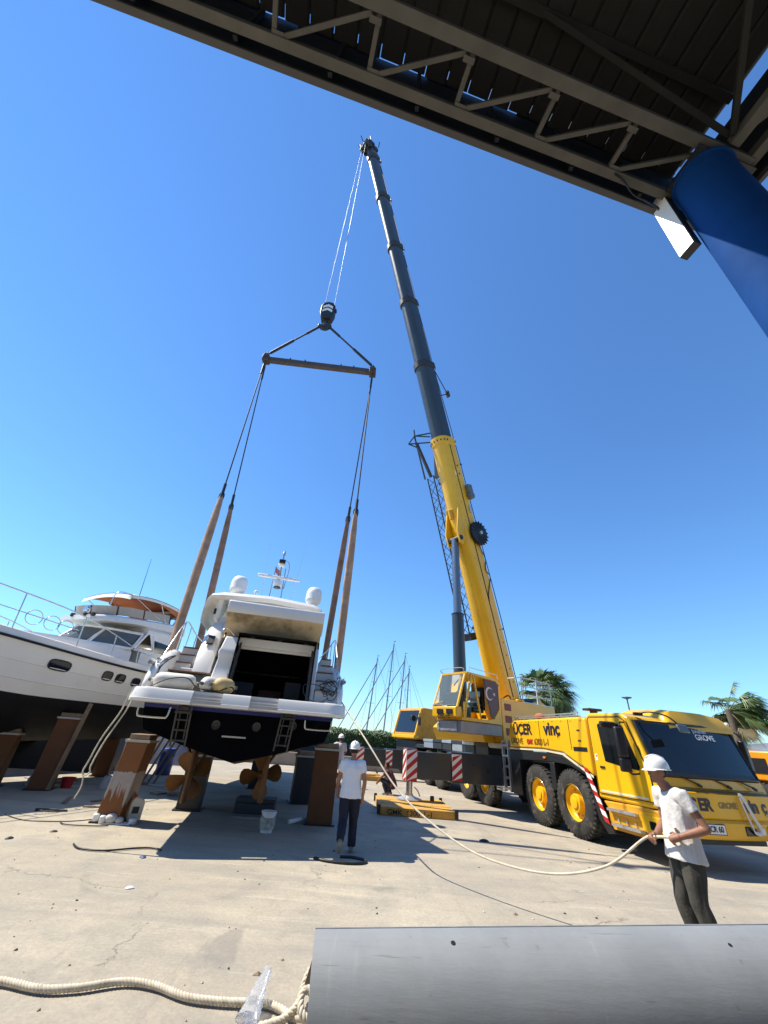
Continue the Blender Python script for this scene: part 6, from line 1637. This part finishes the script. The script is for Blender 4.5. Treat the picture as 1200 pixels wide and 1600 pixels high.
line = cr([YM @ V((2.16,.9,2.62)), V((.05,9.15,1.78)), V((.55,8.68,1.20)), V((.98,8.28,.86)), V((1.60,7.72,.55)), V((2.10,7.25,.46)), V((2.65,6.76,.50)), V((3.15,6.35,.70)), hr+V((-.10,.06,-.04)), hr, hl, hl+V((.10,.05,-.02)), hl+V((.14,.06,-.10)), hl+V((.13,.08,-.02)), hl+V((.06,.02,.10))],10)
m = MB(); m.tube(line, .015, 8); tag(m.build('hand_line', ROPE, smooth=60), 'long white rope from yacht stern across the yard to man\'s hands', 'rope')
# thick laid rope in the foreground, with a knotted heap at the pipe
pathf = resample(cr([(-3.1,4.66,.034),(-2.72,4.64,.034),(-2.38,4.58,.034),(-2.12,4.63,.034),(-1.83,4.76,.034),(-1.56,4.74,.034),(-1.25,4.62,.034),(-.94,4.60,.034),(-.66,4.62,.034),(-.50,4.56,.036),(-.38,4.46,.04),(-.26,4.42,.06)],14), .014)
m = MB(); twisted(m, pathf, .0245, .09); tag(m.build('thick_rope', ROPE, smooth=60), 'thick laid rope snaking along the bottom left foreground', 'rope')
knot = resample(cr([(-.62,4.33,.03),(-.46,4.42,.04),(-.36,4.48,.10),(-.33,4.52,.20),(-.28,4.56,.27),(-.23,4.54,.24),(-.25,4.50,.12),(-.30,4.46,.06),(-.22,4.40,.05),(-.12,4.42,.12),(-.08,4.48,.17),(-.13,4.52,.15),(-.20,4.44,.07),(-.12,4.36,.05),(-.30,4.36,.09),(-.34,4.44,.16),(-.29,4.47,.18),(-.22,4.42,.14),(-.18,4.36,.06),(-.05,4.40,.05)],10), .012)
m = MB(); twisted(m, knot, .026, .10); tag(m.build('rope_knot', ROPE, smooth=60), 'knotted heap of thick rope at the end of the pipe', 'rope')
# clear plastic bag on the thick rope
m = MB(); rings = []
for k in range(15):
    t = k/14; w_ = .07*(1-.75*t)+.012; c = V((-.72+.02*t*3, 4.40+.30*t, .03+.16*t))
    rings.append([c + V((w_*(1+.5*mnoise.noise(V((j*1.7,k*.9,2))))*math.cos(2*math.pi*j/14), .01, .55*w_*(1+.6*mnoise.noise(V((j*1.3,k,8))))*math.sin(2*math.pi*j/14))) for j in range(14)])
m.loft(rings); tag(m.build('plastic_bag', pm('clear_plastic', (.85,.87,.90), .12, var=0, tr=.75, alpha=.75), smooth=25), 'crumpled clear plastic bag lying over the thick rope', 'bag')
# ================================================================== outrigger mats
def outmat(c, rz, w_, d_, h, label, txt=None):
    t = root('outrigger_mat', c, rz, label, 'mat', 'outrigger mats')
    nb = 6
    for i in range(nb):
        m = MB(); x0 = -d_/2+d_*i/nb
        m.bx(-w_/2, w_/2, x0+.006, x0+d_/nb-.006, .004, h-(.01 if i % 2 else 0)); m.build('timber', MATY, t, bevel=.012)
    for sx in (-1, 1):
        for sy in (-1, 1):
            m = MB(); m.bx(sx*w_/2-.05, sx*w_/2+.05, sy*(d_/2+.012)-.02, sy*(d_/2+.012)+.02, .03, h+.05); m.build('steel_bracket', DARK, t)
    if txt: text('lettering', txt, .17, BLK, frame((-.88,-d_/2+.004,.03), (1,0,0), (0,0,1)), t, .004, bold=.004, sx=1.18)
    return t
jm = TM @ V((-3.35,3.95,0)); jm.z = 0
outmat((1.62, 15.15, 0), R(1), 2.25, 2.5, .20, 'near yellow timber outrigger mat lettered on its front edge', 'GMK  6300  L-1')
jf = TM @ V((-3.3,13.0,0)); outmat((jf.x, jf.y, 0), R(6), 2.3, 2.2, .20, 'far yellow outrigger mat under the rear outrigger jack')
m = MB(); m.bx(-.5,.5,-.08,.08,0,.05); simple('loose_board', 'board lying on top of the far outrigger mat', 'board', m, WOOD, (jf.x+.4, jf.y-.9, .205), .3)
m = MB(); m.lathe([(.07,0),(.07,.12),(.05,.14),(0,.14)], n=14); simple('small_tin', 'small rusty tin on the near outrigger mat', 'tin', m, BRONZE, (2.35,15.9,.2), 0, 0, 40)

# ================================================================== other yellow vehicles
v2 = root('yellow_truck', (3.3,27.6,0), R(118), 'yellow truck cab with black windscreen behind crane, facing left', 'truck')
# local: +y is forward (to the left of the picture)
m = MB(); m.prism([(-1.0,1.9),(-1.0,3.62),(.55,3.66),(.75,3.60),(1.15,2.2),(1.0,1.95)], -1.2, 1.2, 'x'); m.build('cab', YELD, v2, bevel=.05)
m = MB(); m.add([(-1.05,.80,3.50),(1.05,.80,3.50),(1.05,1.145,2.32),(-1.05,1.145,2.32)], [(0,1,2,3)]); m.build('windscreen', GLASS, v2)
m = MB(); m.prism([(.70,3.60),(.80,3.60),(1.22,2.15),(1.10,2.12)], -1.24, -1.13, 'x'); m.prism([(.70,3.60),(.80,3.60),(1.22,2.15),(1.10,2.12)], 1.13, 1.24, 'x'); m.build('pillar', YEL, v2, bevel=.02)
m = MB(); m.bx(-1.24,1.24,.9,1.28,2.0,2.18); m.build('cab_sill', YEL, v2, bevel=.03)
m = MB(); m.bx(-1.1,1.1,-4.5,1.0,.8,1.9); m.build('chassis', DARK, v2, bevel=.03)
for y in (.1,-2.4,-3.8):
    for x in (-1.25, .83):
        w = bpy.data.objects.new('wheel', WHEEL[0]); COL.objects.link(w); w.parent = v2; w.location = (x,y,.755)
m = MB(); m.tube(cr([(-1.2,.85,3.3),(-1.45,1.05,3.3),(-1.5,1.1,3.1)],4), .03, 6); m.build('mirror_arm', BLACK, v2)
m = MB(); m.box((-1.5,1.1,2.9),(.2,.12,.45)); m.build('side_mirror', BLACK, v2, bevel=.03)
m = MB(); m.box((-.6,1.0,3.1),(.25,.2,.25)); m.build('work_lamp', BLACK, v2, bevel=.04)
v3 = root('yellow_loader', (13.6,14.6,0), R(12), 'yellow machine at the right edge behind crane cab', 'vehicle')
m = MB(); m.bx(-1.4,1.4,-1.2,2.5,1.55,2.35); m.build('hood', pm('orange_yellow', (.70,.27,.008), .4), v3, bevel=.05)
m = MB(); m.bx(-1.3,1.3,-1.1,2.5,.7,1.54); m.build('body', YELD, v3, bevel=.04)
m = MB(); m.bx(-1.42,-1.401,-.6,.2,1.75,2.15); m.build('dark_panel', BLACK, v3)
m = MB(); m.tube([(-1.35,-1.22,.7),(-1.2,-1.22,2.3)], .03, 6); m.build('hand_rail', ALU, v3)
for x in (-1.45, 1.0):
    for y in (-.2, 1.8):
        w = bpy.data.objects.new('wheel', WHEEL[0]); COL.objects.link(w); w.parent = v3; w.location = (x,y,.755)

# ================================================================== wall, hedge
WALL = pm('rendered_wall', (.30,.25,.19), .85, var=.2, scale=1.5, dirt=((.16,.13,.10), .2, 2))
m = MB(); m.bx(-30,14,-.15,.15,0,.72); o = m.build('low_wall', WALL, bevel=.02); o.location = (0,30,0); o.rotation_euler = (0,0,R(4)); tag(o, 'low beige wall across the back of the yard', 'wall')
m = MB(); m.bx(-30,9,-.15,.15,0,1.30); o = m.build('dark_fence', pm('dark_green_net', (.012,.02,.022), .9, var=.3), bevel=.01); o.location = (0,31.2,0); o.rotation_euler = (0,0,R(4)); tag(o, 'dark netted fence under the green hedge', 'fence')
LEAF = pm('hedge_leaf', (.085,.15,.025), .55, var=.5, scale=1.2)
LEAF2 = pm('hedge_leaf_dark', (.035,.075,.018), .6, var=.4, scale=1.2)
random.seed(11)
h = root('hedge', (-3,32,0), R(4), 'clipped green hedge above the dark fence behind man in jeans', 'hedge')
m = MB()
for i in range(17000):
    x = random.uniform(-13,10.5); 
    top = 2.30 + .12*mnoise.noise(V((x*.9,0,0))) + .10*mnoise.noise(V((x*3.1,3,0)))
    z = 1.1 + (top-1.1)*random.random()**.55; y = random.uniform(-.55,.75)
    r = random.uniform(.05,.11); a = V((random.gauss(0,1),random.gauss(0,1),random.gauss(0,.6))).normalized(); b = a.orthogonal().normalized()
    p = V((x,y,z))
    m.add([p-a*r, p+b*r*.5, p+a*r*1.3, p-b*r*.5], [(0,1,2,3)], random.randint(0,1))
o = m.build('foliage', [LEAF, LEAF2], h, weld=False); o['kind'] = 'stuff'
m = MB(); m.bx(-13,10.5,-.35,.6,.2,2.0); m.build('inner_twigs', LEAF2, h)

# ================================================================== sailing boats in the marina
MASTM = pm('mast_alloy', (.20,.23,.27), .4, .4, var=.1)
def sailboat(x, y, zt, lean, fx, label, hull_h=.9):
    t = root('sailing_boat', (x,y,0), 0, label, 'sailing boat', 'sailing boats in the marina')
    top = V((lean*zt,0,zt))
    m = MB(); m.tube([(0,0,1.2), top], [.085,.06], 8); m.build('mast', MASTM, t, smooth=50)
    m = MB(); 
    for f in (.45,.7): c = V((0,0,1.2)).lerp(top,f); m.tube([c-V((.7*(1.1-f),0,0)), c+V((.7*(1.1-f),0,0))], .02, 5)
    m.build('spreader', MASTM, t)
    m = MB(); m.tube([(0,0,2.2),(3.2,.2,2.25)], .09, 8); m.build('boom', pm('sail_cover', (.05,.07,.16), .8), t, smooth=50)
    m = MB(); m.tube([(fx,0,1.3), V((0,0,1.2)).lerp(top,.93)], .045, 6); m.build('furled_forestay', pm('furled_sail', (.10,.13,.20), .8), t)
    m = MB()
    for q_ in ((3.8,0,1.2),(.9,-1,1.2),(-.9,1,1.2)): m.tube([q_, top], .012, 4)
    m.build('rigging', WIRE, t)
    m = MB(); m.tube([top, top+V((0,0,.35))], .012, 5); m.box(top+V((.1,0,.2)), (.25,.02,.06)); m.build('masthead', BLACK, t)
    m = MB(); rings = []
    for k in range(9):
        u = k/8; xx = fx*1.05+(4.2-fx*1.05)*u; hb = 1.35*math.sin(math.pi*min(1,.15+u*.8))**.8*(1 if u > 0 else .05)
        rings.append([V((xx,-hb,1.15)), V((xx,-hb*.75,.4)), V((xx,0,.05)), V((xx,hb*.75,.4)), V((xx,hb,1.15))])
    m.loft(rings); m.build('hull', WHITE, t, smooth=40)
    m = MB(); m.bx(fx*.3,2.0,-.7,.7,1.16,1.55); m.build('coachroof', WHITE, t, bevel=.08)
sailboat(-.15,48,10.0,.075,-3.6,'sailing boat with leftmost mast above the hedge')
sailboat(1.75,49,12.0,.062,-4.2,'sailing boat with tallest mast above the hedge')
sailboat(3.35,50,10.9,.060,-4.6,'sailing boat with third mast from left above hedge')
sailboat(4.35,51,9.6,.03,-4.2,'sailing boat with rightmost short mast beside yellow truck cab')
t = root('motor_boat', (4.6,40,0), R(80), 'white motor boat partly hidden behind crane deck', 'motor boat')
m = MB(); rings = [[V((-hb,y,1.5)), V((-hb*.8,y,.7)), V((0,y,.3)), V((hb*.8,y,.7)), V((hb,y,1.5))] for y, hb in ((-3,1.3),(0,1.4),(2,1.2),(3.4,.6),(4,.08))]; m.loft(rings); m.build('hull', WHITE, t, smooth=40)
m = MB(); m.bx(-.9,.9,-1.5,1.0,1.5,1.95); m.build('cabin', WHITE, t, bevel=.15)
m = MB(); m.bx(-.92,.92,-1.2,.9,1.62,1.85); m.build('cabin_window', GLASS, t, bevel=.02)
m = MB(); m.lathe([(.0,0),(.25,0),(.3,.5),(.0,.6)], (0,-3.2,1.2), n=10); m.bx(-.3,.3,-3.4,-2.9,1.9,2.3); m.build('outboard', BLACK, t, bevel=.05)

# dark boat hull added to block light and darken the ground under the cruiser
t = root('shade_boat', (-13.5,20.6,0), R(158.3), 'dark boat hull added for shade behind the cream cruiser', 'boat')
r3 = [(y,)+hull_station(y, 13, 2.1, .35, .9, 2.6) for y in [13*i/16 for i in range(17)]]
band(r3, [0,.5,1.0,1.5,2.0], 'hull', ANTIB, t)
m = MB(); m.loft([[side_pt(r,2,-1), side_pt(r,2,1)] for r in r3], closed=False); m.build('deck', pm('dirty_white', (.45,.44,.41), .8), t)
m = MB(); m.bx(-1.2,1.2,1.5,6.5,2.6,3.6); m.build('cabin', pm('dirty_white', (.45,.44,.41), .8), t, bevel=.2)
for y in (3, 8):
    m = MB(); m.bx(-.5,.5,y-.2,y+.2,.004,.4); m.build('keel_block', WOOD, t)

m = MB(); rows_ = []
for j in range(9):
    rows_.append([V((-7+14*i/16, -1.8+3.6*j/8, max(.0, 2.1*math.sin(math.pi*j/8)**.6*math.sin(math.pi*i/16)**.4*(1+.12*mnoise.noise(V((i*.6,j*.8,1))))))) for i in range(17)])
m.loft(rows_, closed=False); simple('tarpaulin_heap', 'low heap under dark blue tarpaulin behind the cream cruiser', 'tarpaulin', m, pm('navy_tarp', (.012,.02,.05), .6, var=.3, scale=2), (-15.6,24.5,0), R(8), 0, 40)
# ================================================================== palms, lamp
PALM = pm('palm_frond', (.10,.155,.045), .5, var=.5, scale=1.0)
PALMD = pm('palm_dry_frond', (.26,.20,.10), .8, var=.3, scale=1.5)
TRUNK = pm('palm_trunk', (.12,.09,.06), .9, var=.4, scale=4, bump=.5, bscale=12)
def palm(x, y, h_, r, wind, label, seed, n=46, nl=25):
    random.seed(seed)
    t = root('palm_tree', (x,y,0), 0, label, 'palm tree', 'palms behind the crane')
    m = MB(); m.tube([(0,0,0),(.02,0,h_*.5),(0,0,h_)], [.30,.24,.22], 12); m.build('trunk', TRUNK, t, smooth=50)
    m = MB()
    for i in range(n):
        az = random.uniform(0,2*math.pi); el = random.uniform(-.75,1.25); 
        d = V((math.cos(az)*math.cos(el), math.sin(az)*math.cos(el), math.sin(el)))
        d = (d + V(wind)*random.uniform(.5,1.3)).normalized()
        L_ = r*random.uniform(.55,.75); mi = 1 if el < -.45 and random.random() < .7 else 0
        base = V((0,0,h_-.1)); tip = base + d*L_ + V((0,0,-.10*L_))
        mid_ = base + d*L_*.5 + V((0,0,.05))
        m.tube([base, mid_, tip], [.025,.018,.012], 4, mi)
        # fan of folded leaflets
        dd = (tip-mid_).normalized(); sd = dd.cross(V((0,0,1)));
        if sd.length < .05: sd = V((1,0,0))
        sd.normalize(); nn = sd.cross(dd)
        fl = r*random.uniform(.48,.66)
        for k in range(nl):
            a = R(-95+190*k/(nl-1))
            ld = (dd*math.cos(a)+sd*math.sin(a)).normalized(); ll = fl*(1-.25*abs(math.sin(a)))*random.uniform(.85,1.1)
            w_ = .034*r/1.6; p1 = tip + ld*ll*.55 + nn*.02; p2 = tip + ld*ll + V(wind)*ll*.22 + V((0,0,-ll*random.uniform(.18,.5)))
            side = ld.cross(nn).normalized()*w_
            m.add([tip, p1+side, p2, p1-side], [(0,1,2,3)], mi)
    o = m.build('crown', [PALM, PALMD], t, weld=False)
    return t
palm(14.0, 34.0, 5.9, 2.3, (.40,.0,-.05), 'bushy palm tree behind the crane superstructure', 4, 80)
palm(27.3, 32.0, 5.55, 2.3, (1.05,-.1,-.20), 'wind-blown palm tree above crane cab at right edge', 9, 70)
t = root('street_lamp', (27.6,45,0), 0, 'dark street lamp above the crane cab roof', 'street lamp')
m = MB(); m.tube([(0,0,0),(0,0,7.3)], [.10,.06], 10); m.build('pole', pm('lamp_green', (.05,.09,.085), .5), t, smooth=50)
m = MB(); m.lathe([(.06,0),(.10,.12),(.45,.22),(.50,.27),(.46,.32),(.0,.34)], (0,0,7.15), n=20); m.build('lamp_head', _mats['lamp_green'], t, smooth=40)

# ================================================================== town on the far hillside, breakwater
random.seed(31)
TOWN = [pm('town_white', (.62,.60,.56), .8, var=.1), pm('town_cream', (.52,.46,.36), .8, var=.1)]
hb_ = None
for i in range(24):
    x = random.uniform(1900, 2450); d = random.uniform(2310,2520); z = max(0,(d-2310)*.16); w_ = random.uniform(14,34); hh = random.uniform(10,26)
    m = MB(); m.bx(-w_/2,w_/2,-8,8,-6,hh); m.prism([(-w_/2-1,hh+.01),(w_/2+1,hh+.01),(0,hh+4)], -9, 9, 'y')
    o = m.build('far_house', TOWN[i % 2]); o.location = (x,d,z); tag(o, 'pale house on the hillside far across the bay', 'house', 'houses on the far hillside')
t = root('sky_block_shed', (0,-9,0), R(10.9), 'unseen shed added behind the canopy to cut sky fill', 'shed')  # unseen building mass added behind the camera to dim the sky fill
m = MB(); m.bx(-32,26,-14,0,0,10.5); m.build('blocker_wall', pm('blocker_cladding', (.16,.17,.18), .7, var=.15), t)
m = MB(); m.prism([(-14.6,10.51),(.6,10.51),(-7,13.2)], -32.5, 26.5, 'x'); m.build('blocker_roof', pm('blocker_roof', (.12,.12,.13), .6), t)
for x in (-22,-10,2,14):
    m = MB(); m.bx(x-3.4,x+3.4,.004,.10,0,7.0); m.build('blocker_door', pm('blocker_door', (.05,.09,.16), .6), t, bevel=.02)
# ================================================================== small fittings
# locker contents and deck fittings on the yacht
for k, (x, y, w_, d_, h_, c) in enumerate(((-.2,2.4,.5,.5,.42,(.05,.06,.08)),(.5,2.7,.6,.4,.3,(.12,.05,.03)),(1.05,2.2,.4,.5,.5,(.06,.06,.055)))):
    m = MB(); m.bx(x-w_/2,x+w_/2,y-d_/2,y+d_/2,2.485,2.485+h_); m.bx(x-w_/2+.03,x+w_/2-.03,y-d_/2-.012,y-d_/2,2.6,2.62)
    o = m.build('stowage_box', pm('stowage_%d' % k, c, .7), None, bevel=.015); o.location = YO; o.rotation_euler = (0,0,YR)
    tag(o, ['dark blue stowage box in left of the open stern locker','reddish stowage box at back of open stern locker','grey stowage box in right of the open stern locker'][k], 'box', 'boxes in the stern locker')
for x in (-1.85, 1.85):
    m = MB(); m.bx(x-.12,x+.12,.30,.50,PZ1+.001,PZ1+.022); m.build('platform_hatch', GELC, yacht, bevel=.008)
for x in (-.2, .5, 1.2):
    m = MB(); m.bx(x-.05,x+.05,1.43,1.455,3.88,3.94); m.build('lid_latch', STEEL, yacht, bevel=.006)
m = MB(); m.tube(cr([(-1.95,.9,2.5),(-2.02,1.1,2.9),(-2.0,1.5,3.15),(-1.9,1.7,3.3),(-2.02,1.5,3.2),(-2.06,1.2,3.0),(-1.9,.8,2.6)],6), .014, 6)
o = m.build('stern_line', pm('dark_braid', (.05,.05,.06), .9), smooth=60); o.location = YO; o.rotation_euler = (0,0,YR); tag(o, 'dark stern line looped over left quarter of the yacht', 'rope')
for sx in (-1, 1):
    m = MB(); m.lathe([(.0,.02),(.05,.02),(.06,0)], (sx*2.265,1.7,2.95), (sx,0,0), 14); m.build('fairlead', STEEL, yacht, smooth=40)
# panel gaps, bolts and hoses on the crane carrier
for y in (-.22, 1.22):
    m = MB(); m.bx(.010,.0195,y-.006,y+.006,1.98,2.72); m.build('panel_gap', BLACK, eng)
for k in range(9):
    m = MB(); m.cyl((.012,-.75+k*.42,2.68),(.0195,-.75+k*.42,2.68),.016,n=8); m.build('panel_bolt', DARK, eng)
m = MB(); m.bx(.012,.0195,-.85,-.30,1.95,2.05); m.build('data_label', BLACK, eng)
for y, z in ((-.6,2.2),(-.6,2.45)):
    m = MB(); m.bx(.006,.0195,y-.06,y+.06,z-.015,z+.015); m.build('cover_latch', BLACK, eng, bevel=.004)
for (y0, z0) in ((3.5,1.5),(4.6,1.45),(7.6,1.5),(8.6,1.5)):
    m = MB(); m.tube(cr([(.5,y0,z0),(.42,y0+.2,z0-.25),(.45,y0+.5,z0-.35),(.5,y0+.8,z0-.1)],5), .025, 6); m.build('hydraulic_hose', BLACK, crane, smooth=60)
for y in (4.4, 7.9, 8.6):
    m = MB(); m.cyl((.18,y-.35,1.05),(.18,y+.35,1.05),.20,n=18); m.build('air_tank', DARK, crane, smooth=40)
m = sb(); m.tube(cr([(1.2,.6,3.2),(1.6,.7,3.7),(2.0,.6,3.9),(2.3,.3,3.5)],6), .03, 6); m.tube(cr([(.2,.9,3.3),(.6,1.0,3.8),(1.0,.9,3.6),(1.1,.8,3.2)],6), .03, 6); m.build('turntable_hose', BLACK, sup, smooth=60)
for k in range(12):
    z = .9+k*1.05
    m = bb(); m.box((.515,.18,z),(.03,.03,.05)); m.build('rivet', YELD, bbase)
# belts on the workers are left to their shirts; extra cups and cable reel by the stands
for k, (x, y, rz) in enumerate(((-6.1,11.9,.3),(-6.6,12.9,1.1),(-7.4,12.4,2.0))):
    simple('loose_board', ['pale batten in shade just behind the scraped stand','pale batten farther back between the two orange stands','pale batten nearest the slanting timber prop'][k], 'board', MB().bx(-.5,.5,-.045,.045,.004,.03), WOOD, (x,y,0), rz, .004)

random.seed(77)
m = MB()
for i in range(240):
    x, y = random.uniform(-9,5.5), 4.3+9.5*random.random()**1.3
    if -.3 < x and y < 4.7: continue
    r = random.uniform(.006,.022)*(1.8 if random.random() < .08 else 1); a0 = random.uniform(0,6.28)
    b_ = [V((x+r*math.cos(a0+k*1.57)*random.uniform(.6,1.4), y+r*math.sin(a0+k*1.57)*random.uniform(.6,1.4), .003)) for k in range(4)]
    m.add(b_+[V((x+r*.2,y,.003+r*.6))], [(0,1,4),(1,2,4),(2,3,4),(3,0,4)], random.choice((0,0,1,2)))
o = m.build('yard_grit', [DARK, pm('pale_grit', (.5,.47,.42), .9), WOOD], weld=False)
tag(o, 'fine grit and chips scattered over the concrete', 'grit', kind='stuff')

for k, (x, y, w_, h_, lb) in enumerate(((-12.7,18.6,5.2,1.75,'dark stack added for shade under far side of cream cruiser'),(-16.6,17.6,4.0,1.9,'second dark stack added for shade at far left behind cruiser stands'))):  # dark masses added to cast shade and cover the lit ground
    m = MB(); rings = []
    for j in range(13):
        u = j/12; hh = h_*(.86+.16*mnoise.noise(V((j*.6,k*4,0))))*(1 if 0 < j < 12 else .75); dd = .75+.08*mnoise.noise(V((j*.8,k*3,5)))
        rings.append([V((-w_/2+w_*u,-dd,.0)), V((-w_/2+w_*u,-dd*.96,hh*.55)), V((-w_/2+w_*u,-dd*.8,hh*.95)), V((-w_/2+w_*u,0,hh*1.06)), V((-w_/2+w_*u,dd*.8,hh*.95)), V((-w_/2+w_*u,dd,0))])
    m.loft(rings); simple('shade_stack', lb, 'covered stack', m, pm('shade_stack_black', (.010,.011,.014), .6, var=.3, scale=2), (x,y,0), R(12), 0, 35)
